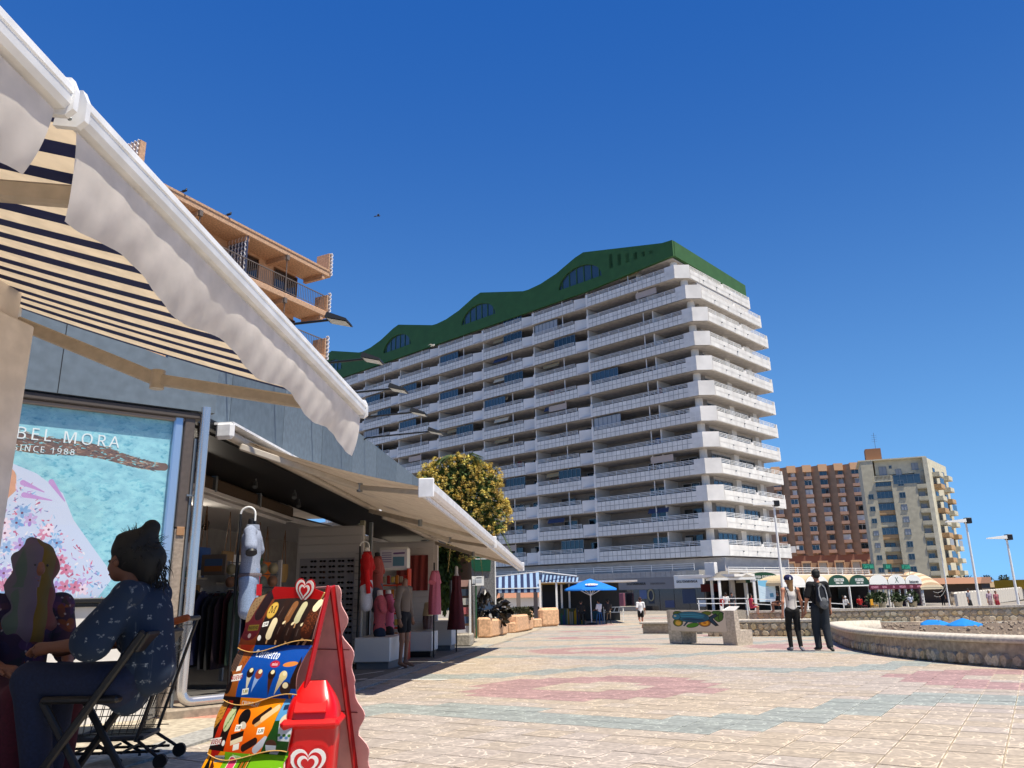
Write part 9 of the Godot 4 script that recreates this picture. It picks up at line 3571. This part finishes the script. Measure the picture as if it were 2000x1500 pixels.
		for e in [[-0.2, -0.2], [0.2, -0.2], [-0.2, 0.2], [0.2, 0.2]]:
			var lg := MB.new()
			lg.box(Vector3(e[0], 0.22, e[1]), Vector3(0.04, 0.44, 0.04))
			obj("leg", lg, cm, c)
	# balustrade and sea wall to the right
	var bl := thing("balustrade", "old stone balustrade with turned balusters right of the restaurants", "wall", Vector3.ZERO)
	var sm := mat(Color(0.74, 0.68, 0.60), 0.9, 0.0, "rough", 0.4)
	var a0 := ROW_O + ROW_D * 18.5 + ROW_N * 1.4
	for k in 9:
		var b := MB.new()
		b.lathe([Vector2(0.10, 0.35), Vector2(0.16, 0.6), Vector2(0.08, 1.0), Vector2(0.12, 1.2)], 8)
		var o := obj("baluster", b, sm, bl)
		o.position = a0 + ROW_D * (k * 0.33)
	var bb := MB.new()
	bb.bar(a0 + Vector3(0, 0.17, 0), a0 + ROW_D * 3.0 + Vector3(0, 0.17, 0), 0.4, 0.36)
	obj("plinth", bb, sm, bl)
	var bt := MB.new()
	bt.bar(a0 + Vector3(0, 1.32, 0), a0 + ROW_D * 3.0 + Vector3(0, 1.12, 0), 0.4, 0.2)
	obj("handrail", bt, sm, bl)
	var sw := thing("sea_wall", "long white scalloped sea wall running to the horizon at the right", "wall")
	var wm := mat(Color(0.82, 0.79, 0.74), 0.9, 0.0, "streak", 0.5)
	var p0 := Vector3(40.5, -1.2, -74.0)
	var p1 := Vector3(66.5, -1.2, -106.0)
	p1 = Vector3(62.0, -0.95, -98.0)
	for k in 26:
		var a := p0.lerp(p1, k / 26.0)
		var b := p0.lerp(p1, (k + 0.97) / 26.0)
		var m := MB.new()
		var d := (b - a).normalized()
		var pl := PackedVector2Array([Vector2(0, 0), Vector2((b - a).length(), 0)])
		for i in 7:
			var q := 1.0 - i / 6.0
			pl.append(Vector2((b - a).length() * q, 1.30 + 0.16 * sin(q * PI)))
		m.xf = Transform3D(Basis(d, Vector3.UP, d.cross(Vector3.UP)), a)
		m.prism(pl, 0.25)
		m.xf = Transform3D()
		obj("panel", m, wm, sw)
	# low beach houses far away
	var i2 := 0
	for q in [[Vector3(52, 0.2, -95), 4.4, 2.4, "long low terracotta awninged house beyond the balustrade", Color(0.64, 0.47, 0.37)], [Vector3(59, 0.0, -104), 9.0, 2.1, "flat tan beach house with a yellow sign far right", Color(0.60, 0.52, 0.40)], [Vector3(70, 0.4, -118), 10.0, 1.6, "low white house on the skyline far right", Color(0.78, 0.72, 0.62)]]:
		var h := thing("beach_house", q[3], "house", q[0] + Vector3(0, -1.6, 0), -0.75)
		var w := MB.new()
		w.box(Vector3(0, q[2] * 0.5, 0), Vector3(q[1] * 1.6, q[2], 4.0))
		obj("wall", w, mat(Color(0.36, 0.31, 0.27), 0.9), h)
		var r := MB.new()
		r.hexa([Vector3(-q[1] * 0.85, q[2], 3.2), Vector3(q[1] * 0.85, q[2], 3.2), Vector3(q[1] * 0.85, q[2], -2), Vector3(-q[1] * 0.85, q[2], -2), Vector3(-q[1] * 0.85, q[2] + 0.7, 2.2), Vector3(q[1] * 0.85, q[2] + 0.7, 2.2), Vector3(q[1] * 0.85, q[2] + 0.7, -2), Vector3(-q[1] * 0.85, q[2] + 0.7, -2)])
		obj("roof", r, mat(q[4], 0.9), h)
		if i2 == 1:
			var ys := MB.new()
			ys.box(Vector3(5.4, q[2] + 0.3, 3.3), Vector3(3.4, 1.1, 0.1))
			obj("yellow_sign", ys, mat(Color(0.66, 0.52, 0.06), 0.6), h)
		i2 += 1
	# tiny palms on the skyline
	var pm0: Node3D = null
	var kk := 0
	for q in [[77.0, 150.0], [83.0, 152.0], [88.0, 155.0], [92.5, 156.0], [97.0, 158.0]]:
		var at := Vector3(q[0], 0.0, -q[1])
		var lab := "tiny palm on the far right skyline, number %s from the left" % ["one", "two", "three", "four", "five"][kk]
		kk += 1
		if pm0 == null:
			pm0 = thing("palm_tree", lab, "tree", at, 0.0, "palms on the skyline")
			var tr := MB.new()
			tr.tube([Vector3.ZERO, Vector3(0, 1.9, 0)], [0.14, 0.1], 6)
			obj("trunk", tr, M.wood, pm0)
			leaf_clump(pm0, "crown", Vector3(0, 2.0, 0), Vector3(0.9, 0.5, 0.9), 160, 0.45, mat(Color(0.12, 0.18, 0.08), 0.8), 91, 0.5, 0.2)
		else:
			dup(pm0, at, kk * 1.1, lab)

func build_people() -> void:
	# couple walking away, hand in hand
	var wj := walk_joints(0.35)
	wj["elR"] = Vector3(-0.26, 1.13, 0.02)
	wj["wrR"] = Vector3(-0.28, 0.88, 0.05)
	wj["fiR"] = Vector3(-0.27, 0.73, 0.07)
	var whit := mat(Color(0.80, 0.78, 0.75), 0.9)
	var w := figure("walking_woman", "blonde woman in a blue cap, white sleeveless top and black leggings walking away", on(6.28, -18.3), PI + 0.06, {
		"h": 0.945, "w": 0.93, "cell": 0.013, "j": wj, "skin": Color(0.72, 0.50, 0.39), "top": whit, "top_name": "top", "sleeve": 0.0, "hem": 0.75, "bottom": Color(0.022, 0.022, 0.026), "bottom_name": "leggings", "shoes": Color(0.40, 0.39, 0.42), "hair": Color(0.50, 0.37, 0.22), "long": 0.30})
	var hd: Vector3 = Vector3(0, 1.63, 0.015) * 0.945
	var cp := MB.new()
	cp.body([[hd + Vector3(0, 0.055, -0.005), hd + Vector3(0, 0.05, -0.02), 0.102, 0.10, Vector3(1, 0.85, 1.05)]], 0.011, 0.02)
	var cap := obj("cap", cp, mat(Color(0.04, 0.07, 0.26), 0.85), w)
	var lg := MB.new()
	lg.prism(PackedVector2Array([Vector2(-0.02, 0.0), Vector2(0.0, 0.04), Vector2(0.02, 0.0), Vector2(0.01, -0.035), Vector2(-0.012, -0.03)]), 0.004)
	var lo := obj("cap_emblem", lg, M.paint_white, cap)
	lo.transform = Transform3D(Basis(Vector3.UP, PI), hd + Vector3(0.01, 0.05, -0.128))
	for s in [-1.0, 1.0]:
		var st := MB.new()
		st.tube([Vector3(0.11 * s, 1.36, 0.05), Vector3(0.12 * s, 1.40, -0.05), Vector3(0.115 * s, 1.26, -0.125), Vector3(0.10 * s, 1.10, -0.125)], 0.011, 6)
		obj("bag_strap", st, M.black, w)
	var mj := walk_joints(0.42)
	mj["elL"] = Vector3(0.27, 1.13, -0.02)
	mj["wrL"] = Vector3(0.31, 0.90, 0.04)
	mj["fiL"] = Vector3(0.32, 0.74, 0.06)
	var m := figure("walking_man", "man in a navy T-shirt and grey joggers with a backpack walking away", on(6.86, -18.15), PI + 0.02, {
		"h": 1.01, "w": 1.12, "cell": 0.014, "j": mj, "skin": Color(0.66, 0.45, 0.34), "top": mat(Color(0.026, 0.03, 0.045), 0.95), "sleeve": 0.85, "hem": 1.15, "bottom": mat(Color(0.125, 0.15, 0.18), 0.95), "bottom_name": "joggers", "flare": 0.012, "shoes": Color(0.05, 0.05, 0.055), "hair": Color(0.035, 0.024, 0.02)})
	var bp := MB.new()
	bp.body([[Vector3(0, 1.36, -0.17), Vector3(0, 1.06, -0.20), 0.11, 0.15, Vector3(1, 1, 0.6)]], 0.014, 0.03)
	var bpo := obj("backpack", bp, M.black, m)
	var po := MB.new()
	po.body([[Vector3(0, 1.07, -0.28), Vector3(0, 1.0, -0.27), 0.085, 0.10, Vector3(1, 1, 0.45)]], 0.012, 0.02)
	obj("pocket", po, mat(Color(0.36, 0.37, 0.38), 0.8), bpo)
	for s in [-1.0, 1.0]:
		var st := MB.new()
		st.tube([Vector3(0.02 * s, 1.42, -0.235), Vector3(0.07 * s, 1.36, -0.245), Vector3(0.085 * s, 1.2, -0.275), Vector3(0.07 * s, 1.08, -0.315)], 0.014, 6)
		obj("pale_trim", st, mat(Color(0.55, 0.56, 0.57), 0.7), bpo)
		var sh := MB.new()
		sh.tube([Vector3(0.11 * s, 1.40, -0.12), Vector3(0.13 * s, 1.48, -0.01), Vector3(0.13 * s, 1.38, 0.12), Vector3(0.13 * s, 1.10, 0.13), Vector3(0.13 * s, 1.0, -0.10)], 0.02, 6)
		obj("strap", sh, M.black, bpo)
	# runner further on
	var rj := walk_joints(0.5)
	rj["anL"] = Vector3(0.09, 0.36, -0.28)
	rj["knL"] = Vector3(0.09, 0.52, 0.10)
	rj["toL"] = Vector3(0.10, 0.26, -0.30)
	rj["anR"] = Vector3(-0.06, 0.09, 0.02)
	rj["knR"] = Vector3(-0.08, 0.50, 0.03)
	rj["toR"] = Vector3(-0.06, 0.03, 0.16)
	rj["wrL"] = Vector3(0.20, 1.10, 0.16)
	rj["fiL"] = Vector3(0.14, 1.16, 0.26)
	figure("jogger", "jogger in a white T-shirt and black shorts running away down the promenade", on(6.86, -44.3), PI, {
		"h": 0.94, "cell": 0.02, "j": rj, "skin": Color(0.66, 0.43, 0.33), "top": Color(0.86, 0.85, 0.84), "sleeve": 0.8, "hem": 1.0, "bottom": Color(0.03, 0.03, 0.035), "bottom_name": "shorts", "leg": 0.55, "flare": 0.02, "hair": Color(0.20, 0.11, 0.06)})
	# guests at the juice bar
	var sj := seated_joints()
	for k in sj:
		sj[k] = sj[k] + Vector3(0, 0.22, 0)
	for q in [[4.05, -50.3, 2.8, Color(0.10, 0.11, 0.11), Color(0.04, 0.04, 0.05), Color(0.03, 0.02, 0.02), "person in a dark top on a stool left of the parasol pole"], [5.25, -50.8, -2.4, Color(0.86, 0.85, 0.86), Color(0.10, 0.28, 0.34), Color(0.03, 0.025, 0.02), "person in a white shirt and teal trousers on a blue stool under the parasol"], [5.85, -51.2, 3.0, Color(0.20, 0.19, 0.19), Color(0.60, 0.52, 0.42), Color(0.12, 0.09, 0.07), "person in a dark grey top and beige trousers right of the white shirt"]]:
		figure("bar_guest", q[6], on(q[0], q[1]), q[2], {"h": 0.96, "cell": 0.026, "j": sj, "top": q[3], "sleeve": 0.9, "bottom": q[4], "hair": q[5]}, "guests at the juice bar")
		var st := thing("bar_stool", "tall %s bar stool under the %s" % [["dark", "light blue", "pale"][int(q[0]) - 4 if q[0] < 5.5 else 2], q[6].split(" on ")[0] if q[0] < 5.5 else "guest in dark grey"], "stool", on(q[0], q[1]), q[2])
		var se := MB.new()
		se.lathe([Vector2(0, 0.66), Vector2(0.18, 0.66), Vector2(0.18, 0.70), Vector2(0, 0.71)], 12)
		var sm: Material = mat(Color(0.08, 0.40, 0.66), 0.5) if q[0] > 5 and q[0] < 5.5 else M.black
		obj("seat", se, sm, st)
		for e in 4:
			var a := TAU * (e + 0.5) / 4
			var l := MB.new()
			l.bar(Vector3(cos(a) * 0.22, 0, sin(a) * 0.22), Vector3(cos(a) * 0.12, 0.66, sin(a) * 0.12), 0.035, 0.035)
			obj("leg", l, sm, st)
	# people about the pavilion and the wall
	figure("man_with_bag", "man in a white T-shirt with a red bag beyond the bench", Vector3(15.6, -1.10, -59.5), PI, {"h": 1.0, "cell": 0.028, "j": walk_joints(0.3), "top": Color(0.82, 0.81, 0.80), "sleeve": 0.8, "bottom": Color(0.20, 0.20, 0.22), "shoes": Color(0.1, 0.1, 0.1), "hair": Color(0.08, 0.05, 0.04)})
	var rb := MB.new()
	rb.body([[Vector3(0, 0.1, 0), Vector3(0, -0.12, 0), 0.17, 0.19, Vector3(1, 1, 0.6)]], 0.03, 0.03)
	tag(obj("red_bag", rb, mat(Color(0.55, 0.05, 0.06), 0.7), null), "red bag on the shoulder of the man in the white T-shirt", "bag").position = Vector3(15.25, 0.0, -59.35)
	figure("man_in_navy", "man in a dark navy shirt walking towards us by the pavilion post", Vector3(17.4, -1.12, -64.5), 0.2, {"h": 1.0, "cell": 0.03, "j": walk_joints(0.3), "top": Color(0.05, 0.07, 0.12), "sleeve": 0.8, "bottom": Color(0.15, 0.17, 0.22), "shoes": Color(0.1, 0.1, 0.1), "hair": Color(0.15, 0.1, 0.07)})
	var s2 := seated_joints()
	figure("sitting_woman", "woman in pink with black hair sitting sideways on the steps", Vector3(14.2, -0.62, -48.5), 1.7, {"h": 0.92, "cell": 0.026, "j": s2, "top": Color(0.75, 0.22, 0.30), "sleeve": 0.4, "bottom": Color(0.72, 0.22, 0.30), "leg": 0.6, "hair": Color(0.02, 0.02, 0.02), "long": 0.25})
	figure("sitting_man", "man in black leaning on the white stair cheek opposite the woman in pink", Vector3(15.9, -0.50, -48.5), -1.5, {"h": 0.92, "cell": 0.026, "j": s2, "skin": Color(0.45, 0.28, 0.2), "top": Color(0.04, 0.04, 0.045), "sleeve": 0.8, "bottom": Color(0.5, 0.33, 0.25), "leg": 0.7, "hair": Color(0.02, 0.02, 0.02)})
	# terrace guests and walkers at the right
	var g := [[-0.9, 1.9, Color(0.62, 0.07, 0.08), "diner in a red shirt seated before the first green arch", true, 2.9], [-2.0, 1.2, Color(0.80, 0.80, 0.80), "diner in white with a pale hat left of the red shirt", true, 2.2], [9.7, 1.4, Color(0.84, 0.86, 0.90), "man in a white shirt and white hat seated before the maroon band", true, 2.7], [1.2, -0.8, Color(0.06, 0.05, 0.06), "diner in black in the shade of the first green arch", true, 1.5], [2.5, -1.4, Color(0.30, 0.12, 0.10), "diner in brown at the back of the terrace", true, -1.2], [5.6, -1.0, Color(0.10, 0.09, 0.10), "diner in charcoal behind the second green arch", true, 0.4], [16.3, 1.6, Color(0.03, 0.03, 0.035), "person in black standing at the menu board", false, 2.4]]
	for q in g:
		var at: Vector3 = ROW_O + ROW_D * q[0] + ROW_N * q[1] + Vector3(0, 0.02, 0)
		figure("diner" if q[4] else "bystander", q[3], at, q[5], {"h": 0.98, "cell": 0.032, "j": seated_joints() if q[4] else {}, "top": q[2], "sleeve": 0.9, "bottom": Color(0.08, 0.08, 0.1), "hair": Color(0.82, 0.82, 0.82) if "hat" in q[3] else Color(0.06, 0.045, 0.04)}, "people at the restaurants")
	figure("walker", "man in a grey shirt and dark trousers before the sea wall", Vector3(32.8, -1.10, -58.0), 0.6, {"h": 0.98, "cell": 0.03, "j": walk_joints(0.3), "top": Color(0.45, 0.47, 0.52), "sleeve": 0.8, "bottom": Color(0.10, 0.11, 0.12), "hair": Color(0.06, 0.05, 0.04)}, "walkers by the sea wall")
	figure("walker", "walker in a pale flowered top beside the woman in red trousers", Vector3(34.4, -1.10, -58.2), 0.2, {"h": 0.92, "cell": 0.03, "j": walk_joints(0.3), "top": Color(0.60, 0.52, 0.58), "sleeve": 0.8, "bottom": Color(0.58, 0.50, 0.50), "hair": Color(0.7, 0.66, 0.6)}, "walkers by the sea wall")
	figure("walker", "woman in red trousers before the white sea wall", Vector3(34.9, -1.10, -58.2), 0.2, {"h": 0.88, "cell": 0.03, "j": walk_joints(0.3), "top": Color(0.60, 0.35, 0.38), "sleeve": 0.8, "bottom": Color(0.55, 0.10, 0.16), "hair": Color(0.4, 0.3, 0.25)}, "walkers by the sea wall")
	figure("walker", "person in white by the wall foot at the far right edge", Vector3(47.0, -0.9, -75.0), 1.2, {"h": 1.0, "cell": 0.035, "j": walk_joints(0.3), "top": Color(0.75, 0.75, 0.75), "sleeve": 0.8, "bottom": Color(0.30, 0.18, 0.16), "hair": Color(0.05, 0.04, 0.04)}, "walkers by the sea wall")

func build_all_rest() -> void:
	build_pink_block()
	build_cream_tower()
	build_orange_block()
	build_storefront()
	build_pavilion()
	build_restaurants()
	build_walls()
	build_palm_clump()
	build_planters()
	build_kiosk()
	build_lamps()
	build_bench()
	build_beach_parasols()
	build_sign()
	build_trolley()
	build_seated()
	build_people()
	build_gulls()
